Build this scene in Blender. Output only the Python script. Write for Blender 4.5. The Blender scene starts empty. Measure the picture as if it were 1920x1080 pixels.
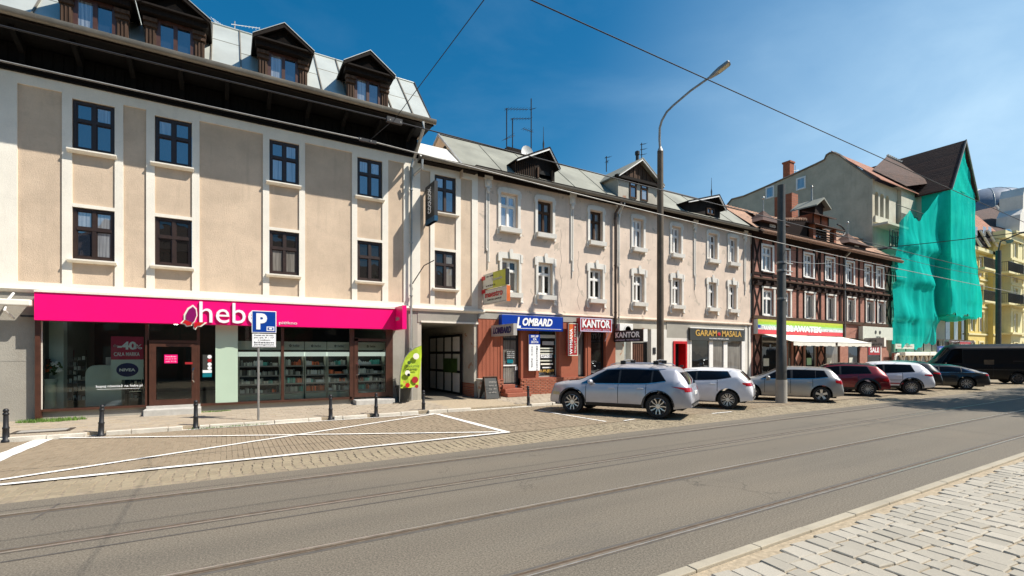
import bpy, math, random
from math import sin, cos, pi, radians, sqrt, atan2
from mathutils import Vector
from mathutils.bvhtree import BVHTree

random.seed(7)
D = bpy.data
SC = bpy.context.scene
COL = SC.collection

# ---------------------------------------------------------------- camera, sky, sun, exposure
H = 2.05                      # camera height above the road
TH = math.atan(1512.0/900.0)  # street direction against the optical axis
CT, ST = cos(TH), sin(TH)
cam_d = D.cameras.new('camera')
cam = D.objects.new('camera', cam_d); COL.objects.link(cam)
cam.location = (0, 0, H)
cam.rotation_euler = (radians(90), 0, TH - radians(90))
cam_d.sensor_width = 36.0
cam_d.lens = 36.0*900.0/1920.0
cam_d.shift_y = (662-540)/1920.0
cam_d.clip_start = 0.05
cam_d.clip_end = 3000
SC.camera = cam

SUN = Vector((0.60, -0.53, 1.0)).normalized()     # towards the sun
sun_el = math.asin(SUN.z)
sun_az = atan2(SUN.x, SUN.y)
world = D.worlds.new('World'); SC.world = world
world.use_nodes = True
nt = world.node_tree; nt.nodes.clear()
def wn(t, **k):
    n = nt.nodes.new(t)
    for a, b in k.items(): setattr(n, a, b)
    return n
out = wn('ShaderNodeOutputWorld'); bg = wn('ShaderNodeBackground')
sky = wn('ShaderNodeTexSky'); sky.sky_type = 'NISHITA'; sky.sun_disc = False
sky.sun_elevation = sun_el; sky.sun_rotation = sun_az
sky.air_density = 1.0; sky.dust_density = 0.8; sky.ozone_density = 2.2; sky.altitude = 50
hs = wn('ShaderNodeHueSaturation'); hs.inputs['Saturation'].default_value = 1.46; hs.inputs['Hue'].default_value = 0.488
# thin cirrus, spread over the whole sky
tc = wn('ShaderNodeTexCoord'); mp = wn('ShaderNodeMapping')
mp.inputs['Scale'].default_value = (1.4, 3.2, 6.5); mp.inputs['Rotation'].default_value = (0.3, 0.25, 0.9)
n1 = wn('ShaderNodeTexNoise'); n1.inputs['Scale'].default_value = 0.9; n1.inputs['Detail'].default_value = 7
n1.inputs['Roughness'].default_value = 0.55; n1.inputs['Distortion'].default_value = 0.35
cr = wn('ShaderNodeMapRange'); cr.inputs['From Min'].default_value = 0.5; cr.inputs['From Max'].default_value = 0.8
cr.inputs['To Max'].default_value = 0.10
mx = wn('ShaderNodeMix', data_type='RGBA'); mx.inputs['B'].default_value = (4.9, 6.9, 8.6, 1)
nt.links.new(tc.outputs['Generated'], mp.inputs['Vector']); nt.links.new(mp.outputs[0], n1.inputs['Vector'])
nt.links.new(n1.outputs[0], cr.inputs['Value']); 
# a veil of high cloud thickening towards the sunny end of the street, and on past it
sp_ = wn('ShaderNodeSeparateXYZ'); nt.links.new(tc.outputs['Generated'], sp_.inputs[0])
vr = wn('ShaderNodeMapRange'); vr.interpolation_type = 'SMOOTHSTEP'; vr.inputs['From Min'].default_value = 0.52; vr.inputs['From Max'].default_value = 1.0; vr.inputs['To Max'].default_value = 0.72
nt.links.new(sp_.outputs[0], vr.inputs['Value'])
n2 = wn('ShaderNodeMapRange'); n2.inputs['From Min'].default_value = 0.3; n2.inputs['From Max'].default_value = 0.7; n2.inputs['To Min'].default_value = 0.65; n2.inputs['To Max'].default_value = 1.15
nt.links.new(n1.outputs[0], n2.inputs['Value'])
m1 = wn('ShaderNodeMath', operation='MULTIPLY'); nt.links.new(vr.outputs[0], m1.inputs[0]); nt.links.new(n2.outputs[0], m1.inputs[1])
m2 = wn('ShaderNodeMath', operation='ADD'); nt.links.new(m1.outputs[0], m2.inputs[0]); nt.links.new(cr.outputs[0], m2.inputs[1])
nt.links.new(m2.outputs[0], mx.inputs['Factor'])
nt.links.new(sky.outputs[0], hs.inputs['Color']); nt.links.new(hs.outputs[0], mx.inputs['A'])
nt.links.new(mx.outputs['Result'], bg.inputs['Color']); nt.links.new(bg.outputs[0], out.inputs[0])
bg.inputs['Strength'].default_value = 0.082
sl = D.lights.new('sun', 'SUN'); so = D.objects.new('sun', sl); COL.objects.link(so)
sl.energy = 4.7; sl.angle = radians(0.5); sl.color = (1.0, 0.945, 0.85)
so.rotation_euler = (-SUN).to_track_quat('-Z', 'Y').to_euler(); so.location = (20, -20, 60)
SC.view_settings.view_transform = 'Standard'; SC.view_settings.look = 'None'
SC.view_settings.gamma = 1.0; SC.view_settings.use_curve_mapping = False
SC.view_settings.exposure = 0.62
SC.cycles.max_bounces = 8
SC.cycles.transparent_max_bounces = 12

# ---------------------------------------------------------------- surveying: photograph pixel -> place
def PX(px, Y):
    q = (px-960)/900.0
    return Y*(CT+q*ST)/(ST-q*CT)
def PZ(px, py, Y):
    return H - (py-662)*(PX(px, Y)*CT+Y*ST)/900.0
def GR(px, py, z=0.0):
    d = (H-z)*900.0/(py-662); l = (px-960)/900.0*d
    return (d*CT+l*ST, d*ST-l*CT)
F = 18.5       # building line
KB = 15.4      # kerb of the pavement

# ---------------------------------------------------------------- materials
MT = {}
def nodes(name):
    m = D.materials.new(name); m.use_nodes = True
    t = m.node_tree; b = t.nodes['Principled BSDF']
    return m, t, b
def L(t, a, b): t.links.new(a, b)
def N(t, kind, **k):
    n = t.nodes.new(kind)
    for a, v in k.items(): setattr(n, a, v)
    return n
def mathn(t, op, a, b=None):
    n = N(t, 'ShaderNodeMath', operation=op)
    for i, x in enumerate((a, b)):
        if x is None: continue
        if isinstance(x, (int, float)): n.inputs[i].default_value = x
        else: L(t, x, n.inputs[i])
    return n.outputs[0]
def mixc(t, fac, a, b, bt='MIX'):
    n = N(t, 'ShaderNodeMix', data_type='RGBA', blend_type=bt)
    for key, x in (('Factor', fac), ('A', a), ('B', b)):
        s = n.inputs[key]
        if isinstance(x, (int, float)): s.default_value = x
        elif isinstance(x, tuple): s.default_value = tuple(x[:3])+(1,)
        else: L(t, x, s)
    return n.outputs['Result']
def noise(t, vec, scale, detail=4, rough=0.55, dist=0.0):
    n = N(t, 'ShaderNodeTexNoise'); n.inputs['Scale'].default_value = scale
    n.inputs['Detail'].default_value = detail; n.inputs['Roughness'].default_value = rough
    n.inputs['Distortion'].default_value = dist
    L(t, vec, n.inputs['Vector']); return n.outputs[0]
def rng(t, v, a, b, c=0.0, d=1.0):
    n = N(t, 'ShaderNodeMapRange')
    for i, x in zip(('From Min', 'From Max', 'To Min', 'To Max'), (a, b, c, d)): n.inputs[i].default_value = x
    L(t, v, n.inputs['Value']); return n.outputs[0]
def pos(t, scale=(1, 1, 1)):
    g = N(t, 'ShaderNodeNewGeometry'); m = N(t, 'ShaderNodeMapping'); m.inputs['Scale'].default_value = scale
    L(t, g.outputs['Position'], m.inputs['Vector']); return m.outputs[0]
def bump(t, b, h, strength, dist=0.01):
    n = N(t, 'ShaderNodeBump'); n.inputs['Strength'].default_value = strength; n.inputs['Distance'].default_value = dist
    L(t, h, n.inputs['Height']); L(t, n.outputs[0], b.inputs['Normal'])
def dark(c, k): return tuple(x*k for x in c[:3])

def plain(name, c, rough=0.5, metal=0.0, var=0.12, scale=6.0, spec=None, coat=0.0, bmp=0.0, bscale=60, island=0.0):
    """a coloured surface with some uneven tone, optionally a fine relief"""
    if name in MT: return MT[name]
    m, t, b = nodes(name)
    p = pos(t)
    nz = noise(t, p, scale, 5)
    col = mixc(t, rng(t, nz, 0.3, 0.7), dark(c, 1-var), dark(c, 1+var))
    if island:
        g = N(t, 'ShaderNodeNewGeometry'); oi = N(t, 'ShaderNodeObjectInfo')
        r = mathn(t, 'FRACT', mathn(t, 'ADD', g.outputs['Random Per Island'], oi.outputs['Random']))
        k = rng(t, r, 0, 1, 1-island, 1+island)
        cb = N(t, 'ShaderNodeCombineColor'); 
        for i in range(3): L(t, k, cb.inputs[i])
        col = mixc(t, 1.0, col, cb.outputs[0], 'MULTIPLY')
    L(t, col, b.inputs['Base Color'])
    b.inputs['Roughness'].default_value = rough; b.inputs['Metallic'].default_value = metal
    if spec is not None: b.inputs['Specular IOR Level'].default_value = spec
    if coat: b.inputs['Coat Weight'].default_value = coat; b.inputs['Coat Roughness'].default_value = 0.04
    if bmp: bump(t, b, noise(t, p, bscale, 3), bmp)
    MT[name] = m; return m

def plaster(name, c, stain=0.25, dirt=(0.25, 0.2, 0.15), rgh=0.5, patch=None):
    m, t, b = nodes(name)
    p = pos(t)
    a = noise(t, p, 1.1, 6, 0.6); fine = noise(t, p, 28, 4, 0.7)
    col = mixc(t, rng(t, a, 0.35, 0.68), dark(c, 1.06), dark(c, 1-stain*0.5))
    run = noise(t, pos(t, (3.2, 3.2, 0.35)), 1.3, 5, 0.65)
    col = mixc(t, rng(t, run, 0.55, 0.8, 0, stain), col, dirt)
    blo = noise(t, p, 3.4, 6, 0.7, 0.4)
    col = mixc(t, rng(t, blo, 0.56, 0.72, 0, 0.30+stain*0.5), col, dark(c, 0.74))
    col = mixc(t, rng(t, fine, 0.3, 0.75, 0.0, 0.30), col, dark(c, 0.68))
    if patch:
        q = noise(t, p, 2.3, 3, 0.5, 0.6)
        col = mixc(t, rng(t, q, 0.64, 0.67), col, patch)
    L(t, col, b.inputs['Base Color'])
    b.inputs['Roughness'].default_value = 0.92
    bump(t, b, noise(t, p, 45, 5, 0.7), rgh, 0.012)
    MT[name] = m; return m

def paving(name, c, c2, rough=0.85, fscale=90, bmp=0.5):
    """loose stones: each stone its own tone"""
    m, t, b = nodes(name)
    g = N(t, 'ShaderNodeNewGeometry'); oi = N(t, 'ShaderNodeObjectInfo')
    r = mathn(t, 'FRACT', mathn(t, 'ADD', g.outputs['Random Per Island'], oi.outputs['Random']))
    p = pos(t)
    col = mixc(t, r, c, c2)
    col = mixc(t, rng(t, noise(t, p, 0.9, 4), 0.4, 0.7, 0, 0.35), col, dark(c, 0.7))
    col = mixc(t, rng(t, noise(t, p, fscale, 4, 0.7), 0.3, 0.75, 0, 0.55), col, dark(c, 0.62))
    L(t, col, b.inputs['Base Color']); b.inputs['Roughness'].default_value = rough
    b.inputs['Specular IOR Level'].default_value = 0.3
    bump(t, b, noise(t, p, 60, 4, 0.7), bmp, 0.008)
    MT[name] = m; return m

def asphalt():
    m, t, b = nodes('asphalt')
    p = pos(t)
    band = noise(t, pos(t, (0.03, 1.0, 1.0)), 1.3, 3, 0.5)
    sp = noise(t, p, 130, 3, 0.85); md = noise(t, p, 34, 3, 0.7); big = noise(t, pos(t, (0.25, 0.8, 1)), 0.9, 5, 0.6)
    col = mixc(t, rng(t, band, 0.35, 0.65), (0.172, 0.150, 0.118), (0.135, 0.118, 0.094))
    col = mixc(t, rng(t, big, 0.35, 0.7, 0, 0.5), col, (0.225, 0.185, 0.135))
    col = mixc(t, rng(t, sp, 0.52, 0.66, 0, 0.6), col, (0.075, 0.068, 0.058))
    col = mixc(t, rng(t, sp, 0.45, 0.34, 0, 0.45), col, (0.30, 0.26, 0.20))
    col = mixc(t, rng(t, md, 0.52, 0.72, 0, 0.35), col, (0.12, 0.105, 0.09))
    gr = noise(t, p, 48, 4, 0.85)
    col = mixc(t, rng(t, gr, 0.49, 0.58, 0, 0.75), col, (0.07, 0.06, 0.047))
    col = mixc(t, rng(t, gr, 0.47, 0.38, 0, 0.6), col, (0.29, 0.25, 0.19))
    vo = N(t, 'ShaderNodeTexVoronoi', feature='DISTANCE_TO_EDGE'); vo.inputs['Scale'].default_value = 0.45
    wp = N(t, 'ShaderNodeVectorMath', operation='ADD'); L(t, p, wp.inputs[0])
    nv = N(t, 'ShaderNodeTexNoise'); nv.inputs['Scale'].default_value = 1.5; nv.inputs['Detail'].default_value = 5; L(t, p, nv.inputs['Vector']); L(t, nv.outputs['Color'], wp.inputs[1]); L(t, wp.outputs[0], vo.inputs['Vector'])
    ck = mathn(t, 'MULTIPLY', rng(t, vo.outputs[0], 0.0, 0.006, 1, 0), rng(t, noise(t, p, 0.35, 2), 0.5, 0.6, 0, 0.75))
    col = mixc(t, ck, col, (0.06, 0.052, 0.042))
    # oil and tyre stain patches
    st = noise(t, pos(t, (0.5, 1.1, 1)), 0.7, 4, 0.65, 0.8)
    col = mixc(t, rng(t, st, 0.62, 0.75, 0, 0.35), col, (0.1, 0.09, 0.08))
    L(t, col, b.inputs['Base Color']); b.inputs['Roughness'].default_value = 0.82
    b.inputs['Specular IOR Level'].default_value = 0.35
    h = mathn(t, 'ADD', sp, mathn(t, 'MULTIPLY', md, 0.6))
    bump(t, b, h, 0.5, 0.006)
    MT['asphalt'] = m
asphalt()

def brickm(name, c1, c2, mortar, bw=0.26, bh=0.075, plane='XZ', msize=0.012):
    m, t, b = nodes(name)
    g = N(t, 'ShaderNodeNewGeometry'); sx = N(t, 'ShaderNodeSeparateXYZ'); cb = N(t, 'ShaderNodeCombineXYZ')
    L(t, g.outputs['Position'], sx.inputs[0])
    L(t, sx.outputs[0 if plane[0] == 'X' else 1], cb.inputs[0]); L(t, sx.outputs[2], cb.inputs[1])
    br = N(t, 'ShaderNodeTexBrick'); L(t, cb.outputs[0], br.inputs['Vector'])
    br.inputs['Scale'].default_value = 1.0; br.inputs['Brick Width'].default_value = bw; br.inputs['Row Height'].default_value = bh
    br.inputs['Mortar Size'].default_value = msize
    br.inputs['Color1'].default_value = c1+(1,); br.inputs['Color2'].default_value = c2+(1,); br.inputs['Mortar'].default_value = mortar+(1,)
    p = pos(t)
    col = mixc(t, rng(t, noise(t, p, 3, 5), 0.35, 0.7, 0, 0.4), br.outputs[0], dark(c1, 0.55))
    L(t, col, b.inputs['Base Color']); b.inputs['Roughness'].default_value = 0.9
    bump(t, b, mathn(t, 'ADD', mathn(t, 'MULTIPLY', br.outputs[1], -1.0), mathn(t, 'MULTIPLY', noise(t, p, 60, 3), 0.4)), 0.6, 0.01)
    MT[name] = m

def glassy(name, tint=(0.015, 0.02, 0.03), refl=0.3, wav=0.25, curtain=None, fk=1.0):
    """window pane: dark room behind, sky in front; curtains in some"""
    m, t, b = nodes(name)
    ob = t.nodes['Material Output']
    p = pos(t)
    oi = N(t, 'ShaderNodeObjectInfo')
    c = tint
    if curtain:
        wv = noise(t, pos(t, (14, 14, 0.4)), 1.6, 2)
        k = rng(t, oi.outputs['Random'], 0.55, 0.56)
        c = mixc(t, mathn(t, 'MULTIPLY', k, rng(t, wv, 0.3, 0.7, 0.25, 0.75)), tint, curtain)
        L(t, c, b.inputs['Base Color'])
    else: b.inputs['Base Color'].default_value = tuple(tint)+(1,)
    b.inputs['Roughness'].default_value = 0.5; b.inputs['Specular IOR Level'].default_value = 0.0
    gl = N(t, 'ShaderNodeBsdfGlossy'); gl.inputs['Roughness'].default_value = 0.015; gl.inputs['Color'].default_value = (0.9, 0.95, 1, 1)
    # a slight warp and every pane tilted a little, as old glazing is
    off = N(t, 'ShaderNodeVectorMath', operation='ADD'); L(t, p, off.inputs[0])
    cmb = N(t, 'ShaderNodeCombineXYZ'); 
    for i in range(3): L(t, mathn(t, 'MULTIPLY', oi.outputs['Random'], 40.0), cmb.inputs[i])
    L(t, cmb.outputs[0], off.inputs[1])
    bm = N(t, 'ShaderNodeBump'); bm.inputs['Strength'].default_value = wav; bm.inputs['Distance'].default_value = 0.03
    L(t, noise(t, off.outputs[0], 1.4, 2, 0.4), bm.inputs['Height']); L(t, bm.outputs[0], gl.inputs['Normal'])
    fr = N(t, 'ShaderNodeFresnel'); fr.inputs['IOR'].default_value = 1.5
    f = mathn(t, 'ADD', mathn(t, 'MULTIPLY', fr.outputs[0], fk), refl)
    ms = N(t, 'ShaderNodeMixShader'); L(t, f, ms.inputs[0]); L(t, b.outputs[0], ms.inputs[1]); L(t, gl.outputs[0], ms.inputs[2])
    L(t, ms.outputs[0], ob.inputs[0])
    MT[name] = m; return m

def shopglass(name, tint=(0.86, 0.93, 0.9), refl=0.05):
    m, t, b = nodes(name); ob = t.nodes['Material Output']
    tr = N(t, 'ShaderNodeBsdfTransparent'); tr.inputs[0].default_value = tint+(1,)
    gl = N(t, 'ShaderNodeBsdfGlossy'); gl.inputs['Roughness'].default_value = 0.01
    fr = N(t, 'ShaderNodeFresnel'); fr.inputs['IOR'].default_value = 1.5
    bm = N(t, 'ShaderNodeBump'); bm.inputs['Strength'].default_value = 0.08; bm.inputs['Distance'].default_value = 0.03
    L(t, noise(t, pos(t), 0.8, 1), bm.inputs['Height']); L(t, bm.outputs[0], gl.inputs['Normal'])
    ms = N(t, 'ShaderNodeMixShader'); L(t, mathn(t, 'ADD', fr.outputs[0], refl), ms.inputs[0])
    L(t, tr.outputs[0], ms.inputs[1]); L(t, gl.outputs[0], ms.inputs[2]); L(t, ms.outputs[0], ob.inputs[0])
    MT[name] = m; return m

def netm():
    m, t, b = nodes('scaffold_net'); ob = t.nodes['Material Output']
    p = pos(t)
    n = noise(t, pos(t, (1, 1, 0.35)), 1.2, 5, 0.6)
    c = mixc(t, rng(t, n, 0.3, 0.7), (0.012, 0.66, 0.55), (0.03, 0.84, 0.72))
    df = N(t, 'ShaderNodeBsdfDiffuse'); L(t, c, df.inputs[0])
    tl = N(t, 'ShaderNodeBsdfTranslucent'); L(t, c, tl.inputs[0])
    tr = N(t, 'ShaderNodeBsdfTransparent'); tr.inputs[0].default_value = (0.25, 0.75, 0.65, 1)
    a = N(t, 'ShaderNodeMixShader'); a.inputs[0].default_value = 0.3; L(t, df.outputs[0], a.inputs[1]); L(t, tl.outputs[0], a.inputs[2])
    s = N(t, 'ShaderNodeMixShader'); s.inputs[0].default_value = 0.36; L(t, a.outputs[0], s.inputs[1]); L(t, tr.outputs[0], s.inputs[2])
    bm = N(t, 'ShaderNodeBump'); bm.inputs['Strength'].default_value = 0.4; bm.inputs['Distance'].default_value = 0.12
    L(t, noise(t, pos(t, (1, 1, 0.5)), 1.8, 5, 0.6), bm.inputs['Height']); L(t, bm.outputs[0], df.inputs['Normal'])
    L(t, s.outputs[0], ob.inputs[0]); MT['net'] = m

def tiles(name, c1, c2, w=0.22, h=0.16):
    m, t, b = nodes(name)
    g = N(t, 'ShaderNodeNewGeometry'); sx = N(t, 'ShaderNodeSeparateXYZ'); cb = N(t, 'ShaderNodeCombineXYZ')
    L(t, g.outputs['Position'], sx.inputs[0])
    L(t, mathn(t, 'ADD', sx.outputs[0], mathn(t, 'MULTIPLY', sx.outputs[1], 0.001)), cb.inputs[0]); L(t, sx.outputs[2], cb.inputs[1])
    br = N(t, 'ShaderNodeTexBrick'); L(t, cb.outputs[0], br.inputs['Vector'])
    br.inputs['Scale'].default_value = 1.0; br.inputs['Brick Width'].default_value = w; br.inputs['Row Height'].default_value = h
    br.inputs['Mortar Size'].default_value = 0.012; br.inputs['Mortar Smooth'].default_value = 0.6
    br.inputs['Color1'].default_value = c1+(1,); br.inputs['Color2'].default_value = c2+(1,); br.inputs['Mortar'].default_value = dark(c1, 0.35)+(1,)
    p = pos(t)
    col = mixc(t, rng(t, noise(t, p, 1.3, 6, 0.65), 0.4, 0.7, 0, 0.6), br.outputs[0], dark(c1, 0.5))
    L(t, col, b.inputs['Base Color']); b.inputs['Roughness'].default_value = 0.85
    bump(t, b, mathn(t, 'ADD', mathn(t, 'MULTIPLY', br.outputs[1], -1.0), noise(t, p, 14, 3)), 0.8, 0.03)
    MT[name] = m

def wood(name, c, axis=2):
    m, t, b = nodes(name)
    s = [14, 14, 14]; s[axis] = 0.9
    n = noise(t, pos(t, tuple(s)), 1.4, 5, 0.65)
    g = N(t, 'ShaderNodeNewGeometry')
    col = mixc(t, rng(t, n, 0.3, 0.7), dark(c, 0.55), dark(c, 1.45))
    L(t, col, b.inputs['Base Color']); b.inputs['Roughness'].default_value = 0.8; b.inputs['Specular IOR Level'].default_value = 0.15
    bump(t, b, n, 0.4, 0.01)
    MT[name] = m

def paint(name, c, metal=0.0, rough=0.35):
    m, t, b = nodes(name)
    n = noise(t, pos(t), 2.5, 4)
    L(t, mixc(t, rng(t, n, 0.3, 0.7), dark(c, 0.94), dark(c, 1.04)), b.inputs['Base Color'])
    b.inputs['Metallic'].default_value = metal; b.inputs['Roughness'].default_value = rough
    b.inputs['Coat Weight'].default_value = 0.9; b.inputs['Coat Roughness'].default_value = 0.03
    MT[name] = m

plaster('cream', (0.82, 0.765, 0.66), 0.14)
plaster('beige', (0.64, 0.495, 0.36), 0.34, rgh=0.9)
plaster('grey_plaster', (0.36, 0.335, 0.285), 0.3, rgh=0.9)
plaster('pink_plaster', (0.70, 0.565, 0.455), 0.34, patch=(0.48, 0.4, 0.32))
plaster('white_trim', (0.72, 0.685, 0.62), 0.25)
plaster('gable_grey', (0.52, 0.455, 0.34), 0.4, dirt=(0.2, 0.19, 0.16))
plaster('light_render', (0.56, 0.52, 0.42), 0.3)
plaster('yellow', (0.66, 0.50, 0.15), 0.15)
plaster('pale_yellow', (0.72, 0.64, 0.36), 0.15)
plaster('old_wall', (0.5, 0.46, 0.38), 0.5, patch=(0.36, 0.2, 0.13))
plaster('terracotta', (0.33, 0.095, 0.05), 0.2, dirt=(0.2, 0.07, 0.04), rgh=0.25)
plaster('concrete', (0.36, 0.34, 0.3), 0.35)
plaster('kerb_stone', (0.66, 0.61, 0.52), 0.5, rgh=0.9)
plaster('kerb_near', (0.39, 0.345, 0.265), 0.3)
plain('white_paint', (0.78, 0.76, 0.72), 0.6, var=0.06, scale=9)
m_, t_, b_ = nodes('road_white')
_p = pos(t_); _c = mixc(t_, rng(t_, noise(t_, _p, 11, 6, 0.75), 0.58, 0.70, 0, 0.75), (0.82, 0.80, 0.76), (0.36, 0.30, 0.22))
_c = mixc(t_, rng(t_, noise(t_, _p, 1.5, 3), 0.4, 0.7, 0, 0.25), _c, (0.5, 0.45, 0.37)); L(t_, _c, b_.inputs['Base Color']); b_.inputs['Roughness'].default_value = 0.8; MT['road_white'] = m_
plain('brown_frame', (0.028, 0.014, 0.009), 0.45, var=0.25)
plain('shop_brown', (0.065, 0.024, 0.014), 0.4, var=0.2)
plain('black', (0.008, 0.008, 0.009), 0.5)
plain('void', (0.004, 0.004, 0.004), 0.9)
plain('tyre', (0.012, 0.012, 0.012), 0.75, bmp=0.3)
plain('black_trim', (0.014, 0.014, 0.015), 0.45)
plain('chrome', (0.75, 0.75, 0.75), 0.15, metal=1.0)
plain('alloy', (0.62, 0.62, 0.63), 0.28, metal=0.9)
plain('dark_alloy', (0.06, 0.06, 0.065), 0.35, metal=0.6)
plain('magenta', (0.90, 0.0, 0.17), 0.35, var=0.03, scale=2)
plain('magenta_dark', (0.22, 0.0, 0.10), 0.4, var=0.1)
plain('white_sign', (0.85, 0.85, 0.85), 0.4, var=0.02)
plain('roof_metal', (0.50, 0.515, 0.47), 0.38, metal=0.35, var=0.10, scale=1.2, island=0.05)
plain('roof_white', (0.68, 0.66, 0.6), 0.5, metal=0.15, var=0.08, scale=1.2)
plain('roof_zinc', (0.225, 0.225, 0.185), 0.75, metal=0.0, var=0.22, scale=0.8, bmp=0.15, bscale=9)
plain('gutter', (0.2, 0.175, 0.14), 0.5, metal=0.5, var=0.2, scale=2)
plain('zinc_pipe', (0.45, 0.44, 0.41), 0.4, metal=0.6, var=0.2, scale=3)
plain('brown_pipe', (0.05, 0.03, 0.02), 0.5, var=0.2)
plain('iron', (0.02, 0.02, 0.022), 0.5, metal=0.3)
plain('steel_post', (0.30, 0.29, 0.27), 0.5, metal=0.5, var=0.2)
plain('dark_steel', (0.055, 0.055, 0.05), 0.55, metal=0.2, var=0.25, scale=3)
plain('mast_brown', (0.10, 0.075, 0.05), 0.8, var=0.3, scale=2.5, bmp=0.4)
plain('rail_head', (0.17, 0.14, 0.105), 0.6, metal=0.2, var=0.3, scale=9)
plain('polished_steel', (0.66, 0.62, 0.57), 0.34, metal=0.8, var=0.1, scale=8)
plain('rail_side', (0.085, 0.055, 0.035), 0.8, var=0.3, scale=12)
plain('tar', (0.095, 0.085, 0.075), 0.7, var=0.2)
plain('sand_joint', (0.36, 0.29, 0.20), 0.95, var=0.25, scale=20, bmp=0.6)
plain('grey_joint', (0.25, 0.20, 0.14), 0.95, var=0.3, scale=9, bmp=0.6)
plain('ground_far', (0.2, 0.18, 0.15), 0.95, var=0.2)
plain('blue_sign', (0.0, 0.045, 0.30), 0.35, var=0.05)
plain('lombard_blue', (0.0, 0.035, 0.30), 0.35, var=0.05)
plain('navy', (0.0, 0.008, 0.09), 0.4)
plain('foot_blue', (0.0, 0.06, 0.13), 0.4)
plain('teal_sign', (0.0, 0.16, 0.2), 0.4)
plain('wine', (0.45, 0.0, 0.05), 0.4)
plain('kantor_red', (0.36, 0.015, 0.02), 0.45, var=0.1)
plain('red', (0.5, 0.008, 0.012), 0.4)
plain('orange_sign', (0.62, 0.14, 0.03), 0.45)
plain('lilac', (0.62, 0.55, 0.72), 0.4)
plain('gold', (0.55, 0.33, 0.07), 0.4)
plain('lime', (0.42, 0.56, 0.03), 0.6, var=0.1)
plain('lime_sign', (0.50, 0.52, 0.04), 0.5, var=0.08)
plain('pale_sign', (0.62, 0.62, 0.52), 0.5, var=0.08)
plain('grey_sign', (0.42, 0.39, 0.36), 0.5, var=0.08)
plain('dark_grey_sign', (0.04, 0.04, 0.035), 0.5)
plain('pale_green', (0.46, 0.58, 0.45), 0.4, var=0.04, scale=1)
plain('counter_white', (0.52, 0.6, 0.54), 0.4, var=0.04)
plain('canvas', (0.80, 0.76, 0.66), 0.85, var=0.07, scale=3, bmp=0.2)
plain('grass', (0.10, 0.19, 0.025), 0.8, var=0.4, scale=9)
plain('leaf', (0.05, 0.10, 0.02), 0.6, var=0.4, scale=3)
plain('bark', (0.10, 0.075, 0.05), 0.9, var=0.3, bmp=0.6)
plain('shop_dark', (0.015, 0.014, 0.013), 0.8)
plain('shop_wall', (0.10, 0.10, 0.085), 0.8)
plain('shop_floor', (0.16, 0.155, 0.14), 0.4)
plain('orange_flower', (0.6, 0.12, 0.03), 0.7)
plain('tail_red', (0.38, 0.006, 0.01), 0.12, coat=0.8)
plain('lamp_glass', (0.5, 0.42, 0.25), 0.2)
plain('plate_white', (0.7, 0.7, 0.68), 0.5)
plain('step_stone', (0.46, 0.44, 0.4), 0.8, bmp=0.4)
plain('step_red', (0.30, 0.09, 0.05), 0.7, bmp=0.3)
plain('rainbow_red', (0.62, 0.05, 0.06), 0.45)
plain('rainbow_green', (0.36, 0.55, 0.02), 0.45)
plain('rainbow_mint', (0.35, 0.6, 0.33), 0.45)
plain('rainbow_pale', (0.6, 0.62, 0.6), 0.45)
plain('dome_grey', (0.15, 0.18, 0.23), 0.45, metal=0.2, var=0.15, scale=1.5)
plain('blue_tarp', (0.08, 0.22, 0.34), 0.7)
plain('brown_door', (0.09, 0.035, 0.018), 0.5, var=0.3)
plain('manhole', (0.09, 0.075, 0.06), 0.6, metal=0.5, var=0.3, scale=30, bmp=0.5)
plain('product', (0.5, 0.5, 0.46), 0.4, island=0.9)
plain('product_warm', (0.7, 0.16, 0.06), 0.4, island=0.8)
plain('product_teal', (0.1, 0.45, 0.38), 0.4, island=0.8)
m_, t_, b_ = nodes('strip_light'); b_.inputs['Base Color'].default_value = (.6, .62, .58, 1); b_.inputs['Emission Color'].default_value = (.95, 1, .9, 1); b_.inputs['Emission Strength'].default_value = 0.35; MT['strip_light'] = m_
m_, t_, b_ = nodes('lamp_spot'); b_.inputs['Emission Color'].default_value = (1, .97, .9, 1); b_.inputs['Emission Strength'].default_value = 12; MT['lamp_spot'] = m_
wood('dark_wood', (0.013, 0.009, 0.007)); wood('weathered_wood', (0.075, 0.045, 0.03)); wood('timber', (0.022, 0.012, 0.009))
wood('timber_h', (0.022, 0.012, 0.009), 0); wood('frieze_wood', (0.0045, 0.004, 0.0038))
brickm('brick_red', (0.32, 0.085, 0.04), (0.42, 0.13, 0.06), (0.3, 0.22, 0.16))
brickm('brick_pink', (0.40, 0.15, 0.10), (0.47, 0.20, 0.14), (0.27, 0.18, 0.14), 0.26, 0.08)
brickm('chimney_brick', (0.36, 0.085, 0.03), (0.42, 0.12, 0.05), (0.25, 0.12, 0.08), 0.26, 0.08, 'YZ')
paving('cobble', (0.46, 0.42, 0.35), (0.34, 0.31, 0.255), 0.75, 55, 0.6)
paving('sett', (0.34, 0.28, 0.19), (0.27, 0.22, 0.15), 0.85)
paving('paver', (0.31, 0.245, 0.17), (0.26, 0.205, 0.14), 0.9, 120)
paving('slab', (0.42, 0.355, 0.27), (0.335, 0.28, 0.215), 0.9)
glassy('sky_pane', refl=0.2, curtain=(0.42, 0.44, 0.46))
glassy('dark_pane', (0.012, 0.011, 0.010), refl=0.02, curtain=(0.34, 0.31, 0.27))
glassy('far_pane', (0.02, 0.02, 0.022), refl=0.12, curtain=(0.35, 0.35, 0.35))
glassy('car_glass', (0.004, 0.004, 0.005), refl=-0.01, wav=0.0, fk=0.5)
shopglass('shop_glass', (0.93, 0.98, 0.95), 0.0); netm()
brickm('brick_piece', (0.34, 0.09, 0.045), (0.42, 0.13, 0.065), (0.3, 0.2, 0.15), 0.26, 0.078)
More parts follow.
